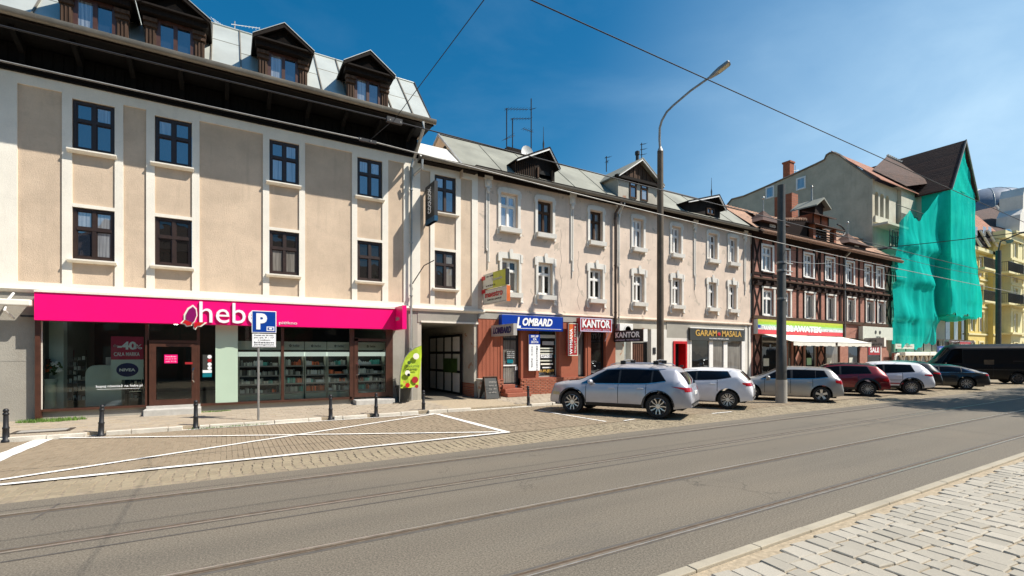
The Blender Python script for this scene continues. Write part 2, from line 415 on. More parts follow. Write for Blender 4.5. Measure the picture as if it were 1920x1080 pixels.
tiles('tile_light', (0.46, 0.27, 0.17), (0.36, 0.20, 0.13)); tiles('tile_dark', (0.085, 0.036, 0.022), (0.045, 0.02, 0.014), 0.34, 0.30)
tiles('tile_orange', (0.40, 0.17, 0.10), (0.30, 0.13, 0.08))
paint('silver_paint', (0.46, 0.46, 0.50), 0.35, 0.38); paint('white_car', (0.76, 0.76, 0.79)); paint('grey_silver', (0.36, 0.35, 0.33), 0.4, 0.36)
paint('red_car', (0.20, 0.004, 0.008), 0.3); paint('black_car', (0.006, 0.006, 0.007)); plain('van_black', (0.006, 0.005, 0.005), 0.4, spec=0.3)

# ---------------------------------------------------------------- mesh helpers
def worg(o):
    p = Vector((0, 0, 0))
    while o is not None: p = p + o.location; o = o.parent
    return p
class MB:
    def __init__(s): s.v = []; s.f = []
    def add(s, vs, fs):
        n = len(s.v); s.v += [tuple(v) for v in vs]; s.f += [tuple(i+n for i in f) for f in fs]; return s
    def box(s, x0, x1, y0, y1, z0, z1):
        if x1 < x0: x0, x1 = x1, x0
        if y1 < y0: y0, y1 = y1, y0
        if z1 < z0: z0, z1 = z1, z0
        return s.add([(x0,y0,z0),(x1,y0,z0),(x1,y1,z0),(x0,y1,z0),(x0,y0,z1),(x1,y0,z1),(x1,y1,z1),(x0,y1,z1)],
              [(0,3,2,1),(4,5,6,7),(0,1,5,4),(1,2,6,5),(2,3,7,6),(3,0,4,7)])
    def poly(s, *p): return s.add(p, [tuple(range(len(p)))])
    def prism(s, pts, a, b, axis='Y'):
        n = len(pts)
        g = {'Y': lambda p, q: (p[0], q, p[1]), 'X': lambda p, q: (q, p[0], p[1]), 'Z': lambda p, q: (p[0], p[1], q)}[axis]
        vs = [g(p, a) for p in pts]+[g(p, b) for p in pts]
        fs = [tuple(range(n)), tuple(range(2*n-1, n-1, -1))]+[(i, i+n, (i+1) % n+n, (i+1) % n) for i in range(n)]
        return s.add(vs, fs)
    def tube(s, pts, r, n=8, cap=True):
        pts = [Vector(p) for p in pts]; rings = []
        rr = r if isinstance(r, (list, tuple)) else [r]*len(pts)
        for i, p in enumerate(pts):
            d = (pts[min(i+1, len(pts)-1)]-pts[max(i-1, 0)]).normalized()
            u = d.cross(Vector((0, 0, 1)));
            if u.length < 1e-3: u = d.cross(Vector((1, 0, 0)))
            u.normalize(); w = d.cross(u)
            rings.append([p+(u*cos(2*pi*k/n)+w*sin(2*pi*k/n))*rr[i] for k in range(n)])
        vs = [q for R in rings for q in R]; fs = []
        for i in range(len(pts)-1):
            for k in range(n): fs.append((i*n+k, i*n+(k+1) % n, (i+1)*n+(k+1) % n, (i+1)*n+k))
        if cap: fs += [tuple(range(n-1, -1, -1)), tuple(range((len(pts)-1)*n, len(pts)*n))]
        return s.add(vs, fs)
    def lathe(s, cx, cy, prof, n=16, axis='Z', cap=True):
        vs = []; fs = []
        for (r, z) in prof:
            for k in range(n):
                a = 2*pi*k/n
                if axis == 'Z': vs.append((cx+r*cos(a), cy+r*sin(a), z))
                else: vs.append((cx+r*cos(a), z, cy+r*sin(a)))
        m = len(prof)
        for i in range(m-1):
            for k in range(n): fs.append((i*n+k, i*n+(k+1) % n, (i+1)*n+(k+1) % n, (i+1)*n+k))
        if cap: fs += [tuple(range(n-1, -1, -1)), tuple(range((m-1)*n, m*n))]
        return s.add(vs, fs)
    def ball(s, c, rx, ry, rz, n=12, m=8):
        vs = []; fs = []
        for i in range(m+1):
            a = pi*i/m
            for k in range(n):
                b = 2*pi*k/n; vs.append((c[0]+rx*sin(a)*cos(b), c[1]+ry*sin(a)*sin(b), c[2]+rz*cos(a)))
        for i in range(m):
            for k in range(n): fs.append((i*n+k, i*n+(k+1) % n, (i+1)*n+(k+1) % n, (i+1)*n+k))
        return s.add(vs, fs)
    def mesh(s, name, m, off=Vector((0, 0, 0)), smooth=False, ang=35):
        me = D.meshes.new(name); me.from_pydata([(a-off.x, b-off.y, c-off.z) for a, b, c in s.v], [], s.f)
        if m: me.materials.append(MT[m] if isinstance(m, str) else m)
        if smooth:
            me.shade_smooth()
            try: me.set_sharp_from_angle(angle=radians(ang))
            except Exception: pass
        return me
    def obj(s, name, m, parent=None, smooth=False, bevel=0.0, ang=35, **props):
        xs, ys, zs = zip(*s.v)
        c = Vector(((min(xs)+max(xs))/2, (min(ys)+max(ys))/2, min(zs) if parent is None else (min(zs)+max(zs))/2))
        o = D.objects.new(name, s.mesh(name, m, c, smooth, ang)); COL.objects.link(o)
        if parent is not None: o.parent = parent; o.location = c-worg(parent)
        else: o.location = c
        if bevel:
            b = o.modifiers.new('bevel', 'BEVEL'); b.width = bevel; b.segments = 2; b.limit_method = 'ANGLE'
        for k, v in props.items(): o[k] = v
        return o
def B(*a): return MB().box(*a)
def thing(name, label, cat, loc, group=None):
    o = D.objects.new(name, None); COL.objects.link(o); o.location = loc; o.empty_display_size = 0.3
    o['label'] = label; o['category'] = cat
    if group: o['group'] = group
    return o
def tag(o, label, cat, group=None):
    o['label'] = label; o['category'] = cat
    if group: o['group'] = group
    return o
def copy_tree(o, parent=None):
    c = o.copy(); COL.objects.link(c)
    if parent is not None: c.parent = parent
    for ch in o.children: copy_tree(ch, c)
    return c
_fonts = {}
def text(body, cx, cz, w, h, depthpos, m, parent, face='Y', bold=0.0, shear=0.0, name='lettering', ext=0.012, rot90=False, spacing=1.0, split=False):
    """flat letters fitted into a w x h rectangle. face 'Y': read from the street; 'X': read from the left"""
    cu = D.curves.new('text', 'FONT'); cu.body = body; cu.size = 1; cu.shear = shear; cu.offset = bold
    cu.space_character = spacing; cu.resolution_u = 3; cu.extrude = 0.0
    to = D.objects.new('tmp', cu); COL.objects.link(to)
    me = D.meshes.new_from_object(to)
    D.objects.remove(to)
    co = [v.co.copy() for v in me.vertices]
    if not co: return None
    x0 = min(c.x for c in co); x1 = max(c.x for c in co); y0 = min(c.y for c in co); y1 = max(c.y for c in co)
    vs = []
    for c in co:
        u = ((c.x-x0)/(x1-x0)-0.5); v = ((c.y-y0)/(y1-y0)-0.5)
        if rot90: u, v = -v, u
        u *= w; v *= h
        if face == 'Y': vs.append((cx+u, depthpos, cz+v))
        else: vs.append((depthpos, cx-u, cz+v))
    mb = MB(); mb.v = vs; mb.f = [tuple(p.vertices) for p in me.polygons]
    D.meshes.remove(me)
    def fin(m_, nm):
        o = m_.obj(nm, m, parent)
        so_ = o.modifiers.new('thick', 'SOLIDIFY'); so_.thickness = ext; so_.offset = 0
        return o
    if not split:
        o = fin(mb, name); o['kind'] = 'stuff'; return o
    # one object per letter: connected pieces, accents joined to the letter under them
    n = len(vs); par = list(range(n))
    def fd(i):
        while par[i] != i: par[i] = par[par[i]]; i = par[i]
        return i
    for f in mb.f:
        for i in f[1:]: par[fd(i)] = fd(f[0])
    comp = {}
    for i in range(n): comp.setdefault(fd(i), []).append(i)
    ax = 2 if rot90 else (0 if face == 'Y' else 1)
    gr = []
    for c in comp.values():
        lo = min(vs[i][ax] for i in c); hi = max(vs[i][ax] for i in c)
        for g in gr:
            ov = min(hi, g[1])-max(lo, g[0])
            if ov > 0.5*min(hi-lo, g[1]-g[0]): g[0] = min(lo, g[0]); g[1] = max(hi, g[1]); g[2] += c; break
        else: gr.append([lo, hi, list(c)])
    last = None
    for g in gr:
        st = set(g[2]); idx = {v: k for k, v in enumerate(g[2])}
        q = MB(); q.v = [vs[i] for i in g[2]]; q.f = [tuple(idx[i] for i in f) for f in mb.f if f[0] in st]
        if q.f: last = fin(q, 'letter')
    return last

def wall_holes(mb, x0, x1, z0, z1, y, holes, depth=0.25):
    """front skin of a wall at y with openings, plus their reveals"""
    xs = sorted(set([x0, x1]+[min(max(h[i], x0), x1) for h in holes for i in (0, 1)]))
    zs = sorted(set([z0, z1]+[min(max(h[i], z0), z1) for h in holes for i in (2, 3)]))
    for i in range(len(xs)-1):
        for j in range(len(zs)-1):
            cx = (xs[i]+xs[i+1])/2; cz = (zs[j]+zs[j+1])/2
            if any(h[0] < cx < h[1] and h[2] < cz < h[3] for h in holes): continue
            mb.poly((xs[i], y, zs[j]), (xs[i+1], y, zs[j]), (xs[i+1], y, zs[j+1]), (xs[i], y, zs[j+1]))
    for a, b, c, d in holes:
        q = y+depth
        mb.poly((a, y, c), (a, y, d), (a, q, d), (a, q, c)); mb.poly((b, y, c), (b, q, c), (b, q, d), (b, y, d))
        mb.poly((a, y, c), (a, q, c), (b, q, c), (b, y, c)); mb.poly((a, y, d), (b, y, d), (b, q, d), (a, q, d))
    return mb

def window(parent, x0, x1, z0, z1, y, fm='brown_frame', pm='sky_pane', transom=0.36, cols=2, fr=0.07, sill=None, name='window'):
    """frame with its panes; y is the frame's front face"""
    mb = MB(); d = 0.07
    mb.box(x0, x0+fr, y, y+d, z0, z1); mb.box(x1-fr, x1, y, y+d, z0, z1)
    mb.box(x0+fr, x1-fr, y, y+d, z0, z0+fr); mb.box(x0+fr, x1-fr, y, y+d, z1-fr, z1)
    zt = z1-(z1-z0)*transom if transom else None
    rows = [(z0+fr, z1-fr)]
    if zt: mb.box(x0+fr, x1-fr, y-0.012, y+d, zt-fr*0.6, zt+fr*0.6); rows = [(z0+fr, zt-fr*0.6), (zt+fr*0.6, z1-fr)]
    cw = (x1-x0-2*fr)/cols; mm = fr*0.62
    panes = []
    for (a, b) in rows:
        for k in range(cols):
            u = x0+fr+k*cw; w = u+cw
            if k > 0: mb.box(u-mm, u+mm, y-0.006, y+d, a, b)
            # inner sash rim
            uu = u+(mm if k > 0 else 0); ww = w-(mm if k < cols-1 else 0); s_ = fr*0.35
            mb.box(uu, uu+s_, y+0.02, y+d, a, b); mb.box(ww-s_, ww, y+0.02, y+d, a, b)
            mb.box(uu+s_, ww-s_, y+0.02, y+d, a, a+s_); mb.box(uu+s_, ww-s_, y+0.02, y+d, b-s_, b)
            panes.append((uu+s_, ww-s_, a+s_, b-s_))
    w = mb.obj(name, fm, parent)
    for a, b, c, e in panes: B(a, b, y+0.045, y+0.055, c, e).obj('pane', pm, w)
    if sill:
        sm, proj, th, ov = sill
        MB().prism([(y-proj, z0-th*0.55), (y-proj, z0-0.012), (y+0.02, z0+0.0), (y+0.02, z0-th), (y-proj*0.5, z0-th)], x0-ov, x1+ov, 'X').obj('sill', sm, w)
    return w

# ================================================================ GROUND
def struct(o): o['kind'] = 'structure'; return o
def stuff(o): o['kind'] = 'stuff'; return o
struct(B(-400, 600, -400, 600, -0.6, -0.25).obj('ground', 'ground_far'))
EDGE = 9.15                   # edge of the asphalt
def setts_edge(x): return 10.52 + 0.022*max(-8, min(x, 12)) - 0.004*max(0, x-12)
road = struct(B(-40, 160, 3.10, EDGE, -0.3, 0.0).obj('road', 'asphalt'))
# thin dark lines on the asphalt, the short one a painted shadow
tm = MB()
def ribbon(mb, pts, w, z):
    for i in range(len(pts)-1):
        (a, b), (c, d) = pts[i], pts[i+1]; L_ = sqrt((c-a)**2+(d-b)**2); nx, ny = -(d-b)/L_*w/2, (c-a)/L_*w/2
        mb.poly((a-nx, b-ny, z), (c-nx, d-ny, z), (c+nx, d+ny, z), (a+nx, b+ny, z))
def wob(y, x0, x1, st, am): return [(x, y+random.uniform(-am, am)) for x in [x0+st*i for i in range(int((x1-x0)/st)+1)]]
ribbon(tm, wob(6.60, -12, 60, 1.2, 0.012), 0.035, 0.004)
ribbon(tm, wob(8.72, -12, 60, 1.0, 0.01), 0.014, 0.004)
ribbon(tm, [GR(60, 975), GR(90, 958), GR(112, 944)], 0.03, 0.004)  # shadow of the span wire, laid on the road as a dark ribbon
stuff(tm.obj('tar_seam', 'tar', road))
# ---- tram tracks, rails set in the asphalt
def track(label, y_near, y_far):
    t = thing('tram_track', label, 'tram track', (10, (y_near+y_far)/2, 0), 'tram tracks in the road')
    for yh, sgn in ((y_near, 1), (y_far, -1)):
        r = MB()
        for a, b in ((-14, 20), (20, 60), (60, 130)):
            r.box(a, b, yh-0.028, yh+0.028, -0.02, 0.010)
        ro = r.obj('rail', 'rail_head', t)
        MB().box(-14, 130, min(yh-sgn*0.027, yh-sgn*0.010), max(yh-sgn*0.027, yh-sgn*0.010), 0.0, 0.0115).obj('running_edge', 'polished_steel', ro)
        g = MB().box(-14, 130, min(yh+sgn*0.028, yh+sgn*0.066), max(yh+sgn*0.028, yh+sgn*0.066), -0.02, 0.003)
        g.obj('groove', 'rail_side', ro)
        MB().box(-14, 130, min(yh+sgn*0.066, yh+sgn*0.08), max(yh+sgn*0.066, yh+sgn*0.08), -0.02, 0.008).obj('guard_lip', 'rail_head', ro)
        e = MB(); e.box(-14, 130, min(yh+sgn*0.08, yh+sgn*0.125), max(yh+sgn*0.08, yh+sgn*0.125), -0.02, 0.0025)
        e.box(-14, 130, min(yh-sgn*0.028, yh-sgn*0.045), max(yh-sgn*0.028, yh-sgn*0.045), -0.02, 0.0028)
        e.obj('rail_bedding', 'tar', ro)
track('pair of polished tram rails nearest the stone kerb in the foreground', 3.72, 5.39)
track('pair of tram rails on the parked-car side of the road', 6.90, 8.48)

# ---- stones: top faces slightly domed, each a bit uneven
def stone_mesh(name, w, l, h, m, seed, be=0.012, jit=0.012):
    rnd = random.Random(seed); mb = MB(); j = lambda: rnd.uniform(-jit, jit)
    lo = [(-w/2+j(), -l/2+j(), -h), (w/2+j(), -l/2+j(), -h), (w/2+j(), l/2+j(), -h), (-w/2+j(), l/2+j(), -h)]
    md = [(p[0], p[1], -be*1.1) for p in lo]
    up = [(p[0]-be*(1 if p[0] > 0 else -1), p[1]-be*(1 if p[1] > 0 else -1), rnd.uniform(-.25, .25)*be) for p in lo]
    mb.v = lo+md+up
    mb.f = [(8, 9, 10, 11)]+[(k, (k+1) % 4, (k+1) % 4+4, k+4) for k in range(4)]+[(k+4, (k+1) % 4+4, (k+1) % 4+8, k+8) for k in range(4)]
    me = mb.mesh(name, m); return me
def lay(parent, spots, name, m, w0, l0, h, n_single, cam_key, variants=7, be=0.012, jit=0.012, rest='stuff_name'):
    """spots: (x, y, z, w, l, rot). The largest seen become parts, the rest one joined part"""
    def size(s):
        x, y = s[0], s[1]; d = x*CT+y*ST; l_ = (x*ST-y*CT)
        if d < 0.6 or abs(l_/d) > 1.2 or 662+900*H/d > 1110: return -1
        return s[3]*s[4]/d**3
    vis = sorted(spots, key=size, reverse=True)
    single = [s for s in vis[:n_single] if size(s) > 0]; rest_s = vis[len(single):]
    ms = [stone_mesh(name, w0, l0, h, m, 100+i, be, jit) for i in range(variants)]
    wo = worg(parent) if parent is not None else Vector((0, 0, 0))
    for s in single:
        o = D.objects.new(name, random.choice(ms)); COL.objects.link(o); o.parent = parent
        o.location = Vector((s[0], s[1], s[2]+random.uniform(-.006, .004)))-wo
        o.rotation_euler = (random.uniform(-.02, .02), random.uniform(-.02, .02), s[5]); o.scale = (s[3]/w0, s[4]/l0, 1)
    mb = MB()
    for s in rest_s:
        me = random.choice(ms); c, d = cos(s[5]), sin(s[5]); n = len(mb.v); dz = random.uniform(-.005, .004)
        for v in me.vertices:
            a = v.co.x*s[3]/w0; b = v.co.y*s[4]/l0
            mb.v.append((s[0]+a*c-b*d, s[1]+a*d+b*c, s[2]+v.co.z+dz))
        mb.f += [tuple(i+n for i in p.vertices) for p in me.polygons]
    if mb.v:
        o = mb.obj(rest, m, parent); o['kind'] = 'stuff'

# ---- near cobbled shoulder with its kerb
shoulder = struct(B(-14, 60, -12, 2.98, -0.3, -0.012).obj('cobbled_shoulder', 'sand_joint'))
sp = []
x = 0.6
rot = -0.10
while x < 24:
    w = random.uniform(0.20, 0.27)*0.92
    y = 2.93-random.uniform(0.0, 0.12)
    while y > -3.2:
        l = random.uniform(0.2, 0.34)*0.92
        if random.random() < 0.06: l *= 0.6
        cx = x+w/2; cy = y-l/2
        xr = cx-(cy-2.95)*math.tan(-rot)*-1.0
        if cy+l/2 < 2.98: sp.append((xr, cy, 0.008+random.uniform(-.004, .006), w-0.006, l-0.008, rot+random.uniform(-.025, .025)))
        y -= l+random.uniform(.0, .012)
    x += w+random.uniform(0.0, 0.01)
lay(shoulder, sp, 'cobblestone', 'cobble', 0.22, 0.25, 0.09, 300, None, be=0.010, jit=0.010, rest='cobblestones')
x = -3.0; kb = []
while x < 60:
    l = random.uniform(0.9, 1.05)
    if x < 30: kb.append((x, l))
    else: pass
    x += l
for (x, l) in kb:
    B(x+0.004, x+l-0.004, 2.985, 3.098, -0.2, 0.018+random.uniform(-.003, .003)).obj('kerbstone', 'kerb_near', shoulder, bevel=0.008)
o = B(30, 90, 2.985, 3.098, -0.2, 0.018).obj('kerb_run', 'kerb_near', shoulder)

# ---- strip of old setts along the road, gentle waves
strip = MB()
xs = [-14+0.5*i for i in range(200)]
for i in range(len(xs)-1):
    a, b = xs[i], xs[i+1]
    strip.poly((a, EDGE, -0.016), (b, EDGE, -0.016), (b, setts_edge(b), -0.016), (a, setts_edge(a), -0.016))
gutter_strip = struct(strip.obj('sett_strip', 'grey_joint'))
sp = []
x = -9.0
while x < 62:
    w = 0.165 if x < 12 else 0.2
    e = setts_edge(x); n = 6; hh = (e-0.02-EDGE-0.015)/n
    for k in range(n):
        y = EDGE+0.02+hh*(k+0.5)
        wv = 0.03*sin(y*5+0.3*sin(x))
        sp.append((x+w/2+wv, y, 0.0-0.014*abs(k-2.5)/3, w-0.018, hh-0.016, random.uniform(-.04, .04)))
    x += w
lay(gutter_strip, sp, 'sett', 'sett', 0.16, 0.22, 0.03, 300, None, be=0.014, jit=0.008, rest='setts')

# ---- parking bays, small concrete pavers
mb = MB()
for i in range(len(xs)-1):
    a, b = xs[i], xs[i+1]
    mb.poly((a, setts_edge(a), -0.012), (b, setts_edge(b), -0.012), (b, KB, -0.012), (a, KB, -0.012))
parking = struct(mb.obj('parking_bay', 'sand_joint'))
sp = []
x = -9.0; ci = 0
while x < 22:
    y = setts_edge(x)+0.005-(0.1 if ci % 2 else 0)
    while y < KB-0.03:
        a = max(y, setts_edge(x)+0.003); b = min(y+0.2, KB-0.005)
        if b-a > 0.04: sp.append((x+0.05, (a+b)/2, -0.001, 0.094, b-a-0.006, 0))
        y += 0.2
    x += 0.1; ci += 1
lay(parking, sp, 'paver', 'paver', 0.094, 0.194, 0.012, 300, None, variants=5, be=0.004, jit=0.0015, rest='pavers')
mb = MB(); a = 22
mb.poly((22, setts_edge(22), 0.0), (85, setts_edge(85), 0.0), (85, KB, 0), (22, KB, 0))
struct(mb.obj('far_parking_bay', 'paver'))

# ---- white bay markings
def wline(name, quad, z=0.006):
    mbx = MB(); pts = [GR(*p) for p in quad]
    mbx.poly(*[(a, b, z) for a, b in pts]); return mbx
mk = thing('road_marking', 'white painted box with crossed diagonals on the empty parking bay', 'road marking', (1, 12.5, 0))
c1 = GR(78, 824); c2 = GR(-60, 917); c3 = GR(940, 807.5); c4 = GR(820, 775)
def line(parent, p, q, w, name='painted_line', seed=0):
    mbx = MB(); n = max(2, int(sqrt((q[0]-p[0])**2+(q[1]-p[1])**2)/0.35)); dx, dy = (q[0]-p[0]), (q[1]-p[1]); L_ = sqrt(dx*dx+dy*dy)
    nx, ny = -dy/L_, dx/L_; rnd = random.Random(seed)
    vs = []
    for i in range(n+1):
        t = i/n; a = w/2*(1+rnd.uniform(-.12, .12)); b = w/2*(1+rnd.uniform(-.12, .12))
        vs += [(p[0]+dx*t-nx*a, p[1]+dy*t-ny*a, 0.0065), (p[0]+dx*t+nx*b, p[1]+dy*t+ny*b, 0.0065)]
    mbx.add(vs, [(2*i, 2*i+2, 2*i+3, 2*i+1) for i in range(n)])
    zz = {'v': mbx}
    return mbx.obj(name, 'road_white', parent)
A0 = (c1[0]+0.05, c1[1]-0.02); A1 = (A0[0]-0.25, setts_edge(-6)+0.12)
line(mk, A0, A1, 0.34, seed=1)
B1_ = (c3[0], setts_edge(c3[0])+0.07); B0 = GR(819, 776)
line(mk, B0, B1_, 0.17, seed=2)
def lz(parent, p, q, w, z, seed):
    o = line(parent, p, q, w, seed=seed); o.location.z += z; return o
lz(mk, (A1[0]-0.1, A1[1]-0.07), (B1_[0]+0.05, B1_[1]-0.02), 0.13, 0.004, 3)
lz(mk, (A0[0]-0.1, A0[1]+0.02), (B0[0], B0[1]+0.05), 0.07, 0.004, 4)
lz(mk, (A1[0]+0.2, A1[1]+0.05), (B0[0]-0.1, B0[1]-0.05), 0.11, 0.008, 5)
lz(mk, (A0[0]+0.3, A0[1]-0.05), (B1_[0]-0.2, B1_[1]+0.1), 0.10, 0.012, 6)
bl = thing('road_marking', 'thin worn white line of the bay under the silver roof-bar car', 'road marking', (9, 13, 0))
line(bl, GR(1010, 770), GR(1136, 790.5), 0.09, seed=8); line(bl, GR(1170, 789), GR(1190, 786), 0.08, seed=9)
bl = thing('road_marking', 'faint white bay line on the setts between the silver roof-bar car and the white car', 'road marking', (13, 11, 0))
line(bl, GR(1335, 775.5), GR(1372, 772), 0.08, seed=10)
# ---- kerb and pavement
walk = MB()
walk.poly((-14, KB+0.12, 0.10), (120, KB+0.12, 0.10), (120, F+1, 0.175), (-14, F+1, 0.175))
walk.poly((-14, KB+0.12, 0.10), (-14, KB+0.12, -0.3), (120, KB+0.12, -0.3), (120, KB+0.12, 0.10))
pavement = struct(walk.obj('pavement', 'sand_joint'))
gaps = [GR(p, q)[0] for p, q in ((189, 818), (367, 804), (620, 787), (705, 782), (794, 774))]
x = -8.0; k = 0
while x < 46:
    l = random.uniform(0.7, 1.05); lo = 6.6 < x < 9.7
    seg = [(x, x+l)]
    for g in gaps:
        ns = []
        for a, b in seg:
            if a < g-0.16 < b or a < g+0.1 < b:
                if g-0.28-a > 0.1: ns.append((a, g-0.28))
                if b-(g+0.08) > 0.1: ns.append((g+0.08, b))
            else: ns.append((a, b))
        seg = ns
    for a, b in seg:
        zt = 0.03 if lo else 0.105+random.uniform(-.008, .006)
        B(a+0.006, b-0.006, KB+random.uniform(-.012, .012), KB+0.125, -0.1, zt).obj('kerbstone', 'kerb_stone', pavement, bevel=0.014)
    x += l
B(46, 100, KB, KB+0.12, -0.1, 0.1).obj('kerb_run', 'kerb_stone', pavement)
# slabs, walked smooth, diagonal grid
sp = []
for i in range(-27, 145):
    for j in range(0, 12):
        x = i*0.26+(0.13 if j % 2 else 0); y = KB+0.13+0.125+j*0.252
        if 6.8 < x < 9.6: continue
        z = 0.10+0.075*(y-KB-0.12)/(F+1-KB-0.12)
        sp.append((x, y, z+0.006, 0.25, 0.243, 0))
lay(pavement, sp, 'paving_slab', 'slab', 0.25, 0.243, 0.02, 200, None, variants=5, be=0.005, jit=0.003, rest='paving_slabs')
drv = MB()
drv.poly((6.75, KB+0.1, 0.04), (9.65, KB+0.1, 0.04), (9.5, F+0.3, 0.178), (6.85, F+0.3, 0.178))
struct(drv.obj('driveway_crossing', 'asphalt'))
mh = thing('manhole_cover', 'rusty rectangular service cover in the pavement left of the pink shop', 'manhole cover', (-4.6, 16.5, 0.12))
hx, hy = GR(82, 808, 0.12)
B(hx-0.55, hx+0.55, hy-0.28, hy+0.28, 0.10, 0.133).obj('frame', 'manhole', mh); B(hx-0.45, hx+0.45, hy-0.2, hy+0.2, 0.10, 0.137).obj('lid', 'concrete', mh)

# tufts of grass at the foot of the wall
def tuft(x, y, z, rx, ry, n, h, label):
    mbx = MB(); 
    for i in range(n):
        a = random.uniform(0, 2*pi); q = sqrt(random.random()); px, py = x+rx*q*cos(a), y+ry*q*sin(a)
        hh = h*random.uniform(.4, 1); b = random.uniform(0, 2*pi); w = random.uniform(.006, .014)
        dx, dy = cos(b)*w, sin(b)*w; lx, ly = random.uniform(-.5, .5)*hh, random.uniform(-.5, .5)*hh
        mbx.poly((px-dx, py-dy, z), (px+dx, py+dy, z), (px+dx*.4+lx*.5, py+dy*.4+ly*.5, z+hh*.6)); mbx.poly((px-dx*.5+lx*.4, py-dy*.5+ly*.4, z+hh*.4), (px+dx*.5+lx*.4, py+dy*.5+ly*.4, z+hh*.4), (px+lx, py+ly, z+hh))
    o = mbx.obj('grass_tuft', 'grass'); o['kind'] = 'stuff'; tag(o, label, 'grass'); return o
x, y = GR(97, 790, 0.15); tuft(x, 18.1, 0.15, 0.75, 0.28, 900, 0.11, 'patch of green grass at the foot of the wall left of the shop window')
tuft(PX(405, 18.3), 18.25, 0.155, 0.45, 0.12, 260, 0.06, 'thin strip of grass along the shop wall right of the door step')
tuft(PX(370, 15.5)+0.7, 15.36, 0.02, 1.0, 0.03, 220, 0.05, 'weeds growing along the kerb behind the painted bay')

# ================================================================ BOLLARDS
def bollard(loc, label):
    t = thing('bollard', label, 'bollard', (0, 0, 0), 'black bollards along the kerb')
    MB().lathe(0, 0, [(0.085, 0), (0.085, 0.05), (0.062, 0.07), (0.058, 0.30), (0.064, 0.31), (0.064, 0.34), (0.05, 0.36), (0.046, 0.62), (0.058, 0.63), (0.058, 0.66), (0.046, 0.68)], 14).obj('post', 'iron', t, smooth=True, ang=50)
    MB().lathe(0, 0, [(0.035, 0.68), (0.05, 0.70), (0.054, 0.73), (0.04, 0.76), (0.02, 0.775)], 14).obj('cap', 'iron', t, smooth=True)
    t.location = loc; return t
bp = [(11, 829, 'leftmost black bollard, beside the grey wall at the photo edge'), (189, 818, 'black bollard in front of the left shop window'),
      (367, 804, 'black bollard in front of the brown shop door'), (620, 787, 'black bollard in front of the cosmetics shelves'),
      (705, 782, 'black bollard in front of the right shop door'), (794, 774, 'black bollard at the corner of the painted box by the gateway'),
      (991, 762, 'slim black bollard in front of the brick plinth by the silver car')]
first = None
for px, py, lb in bp:
    x, y = GR(px, py)
    if first is None: first = bollard((x, y, 0), lb); continue
    c = copy_tree(first); c.location = (x, y, 0.0 if py > 770 else 0.02); c['label'] = lb
    c.rotation_euler = (random.uniform(-.03, .03), random.uniform(-.03, .03), 0)

# ================================================================ PARKING SIGN
sx_, sy_ = 0.80, 15.72
ps = thing('parking_sign', 'blue square parking sign with white P on a grey post', 'sign', (sx_, sy_, 0.1))
MB().tube([(sx_, sy_, 0.08), (sx_, sy_, 3.15)], 0.032, 10).obj('post', 'steel_post', ps, smooth=True)
zt = PZ(495, 583, sy_-0.04); zb = PZ(495, 624, sy_-0.04); xa = PX(472, sy_-0.04); xb = PX(518, sy_-0.04); yy = sy_-0.045
pl = B(xa, xb, yy, yy+0.02, zb, zt).obj('plate', 'white_sign', ps, bevel=0.004)
B(xa+0.02, xb-0.02, yy-0.003, yy+0.001, zb+0.02, zt-0.02).obj('blue_face', 'blue_sign', pl)
text('P', xa+(xb-xa)*0.40, (zt+zb)/2+0.01, (xb-xa)*0.44, (zt-zb)*0.74, yy-0.006, 'white_sign', pl, bold=0.05)
# small car-and-banknote pictogram panel
q = MB().box(xa+(xb-xa)*.6, xa+(xb-xa)*.92, yy-0.007, yy-0.004, zb+(zt-zb)*.09, zb+(zt-zb)*.29); q.obj('pictogram', 'white_sign', pl)
q = MB().box(xa+(xb-xa)*.64, xa+(xb-xa)*.88, yy-0.010, yy-0.007, zb+(zt-zb)*.13, zb+(zt-zb)*.25); q.obj('pictogram', 'blue_sign', pl)
q = MB().ball((xa+(xb-xa)*.76, yy-0.009, zb+(zt-zb)*.19), 0.05, 0.004, 0.028); q.obj('pictogram', 'white_sign', pl)
z2 = PZ(495, 626, yy); z3 = PZ(495, 651, yy)
p2 = B(xa+0.01, xb-0.01, yy, yy+0.018, z3, z2).obj('lower_plate', 'white_sign', ps, bevel=0.004)
B(xa+0.03, xb-0.03, yy-0.0015, yy+0.001, z3+0.015, z3+0.022).obj('rim', 'black', p2)
for i, s_ in enumerate(['Postój do 30 min.', 'pn.-pt. 9 - 17', 'z ważnym', 'biletem', 'parkingowym']):
    text(s_, (xa+xb)/2, z2-0.045-i*0.068, (xb-xa)*(0.8 if i != 2 else .5), 0.042, yy-0.004, 'black', p2, ext=0.003, bold=0.01)

# ================================================================ SHOP BUILDING (left)
XA, XE = -10.0, PX(783, F)
hb = thing('corner_building', 'beige building with white bands, black wooden eaves and mansard roof over the pink shop', 'building', (-1, F, 0.15))
Zt = 9.88                                     # top of the plaster
cols = [(135, 215), (290, 360), (505, 561), (670, 717)]
wz = [(7.75, 9.27), (4.56, 5.98)]
wz = [((PZ(214, 291, F)), PZ(135, 184, F)), (PZ(214, 490, F), PZ(136, 387, F))]
holes = []
for a, b in cols:
    for z0, z1 in wz: holes.append((PX(a, F), PX(b, F), z0, z1))
ZB = PZ(33, 527, F)                           # top of the lower band
REC = 0.045
mb = MB(); wall_holes(mb, XA, XE, ZB-0.3, Zt, F+REC, holes, 0.2)
mb.obj('wall', 'beige', hb)
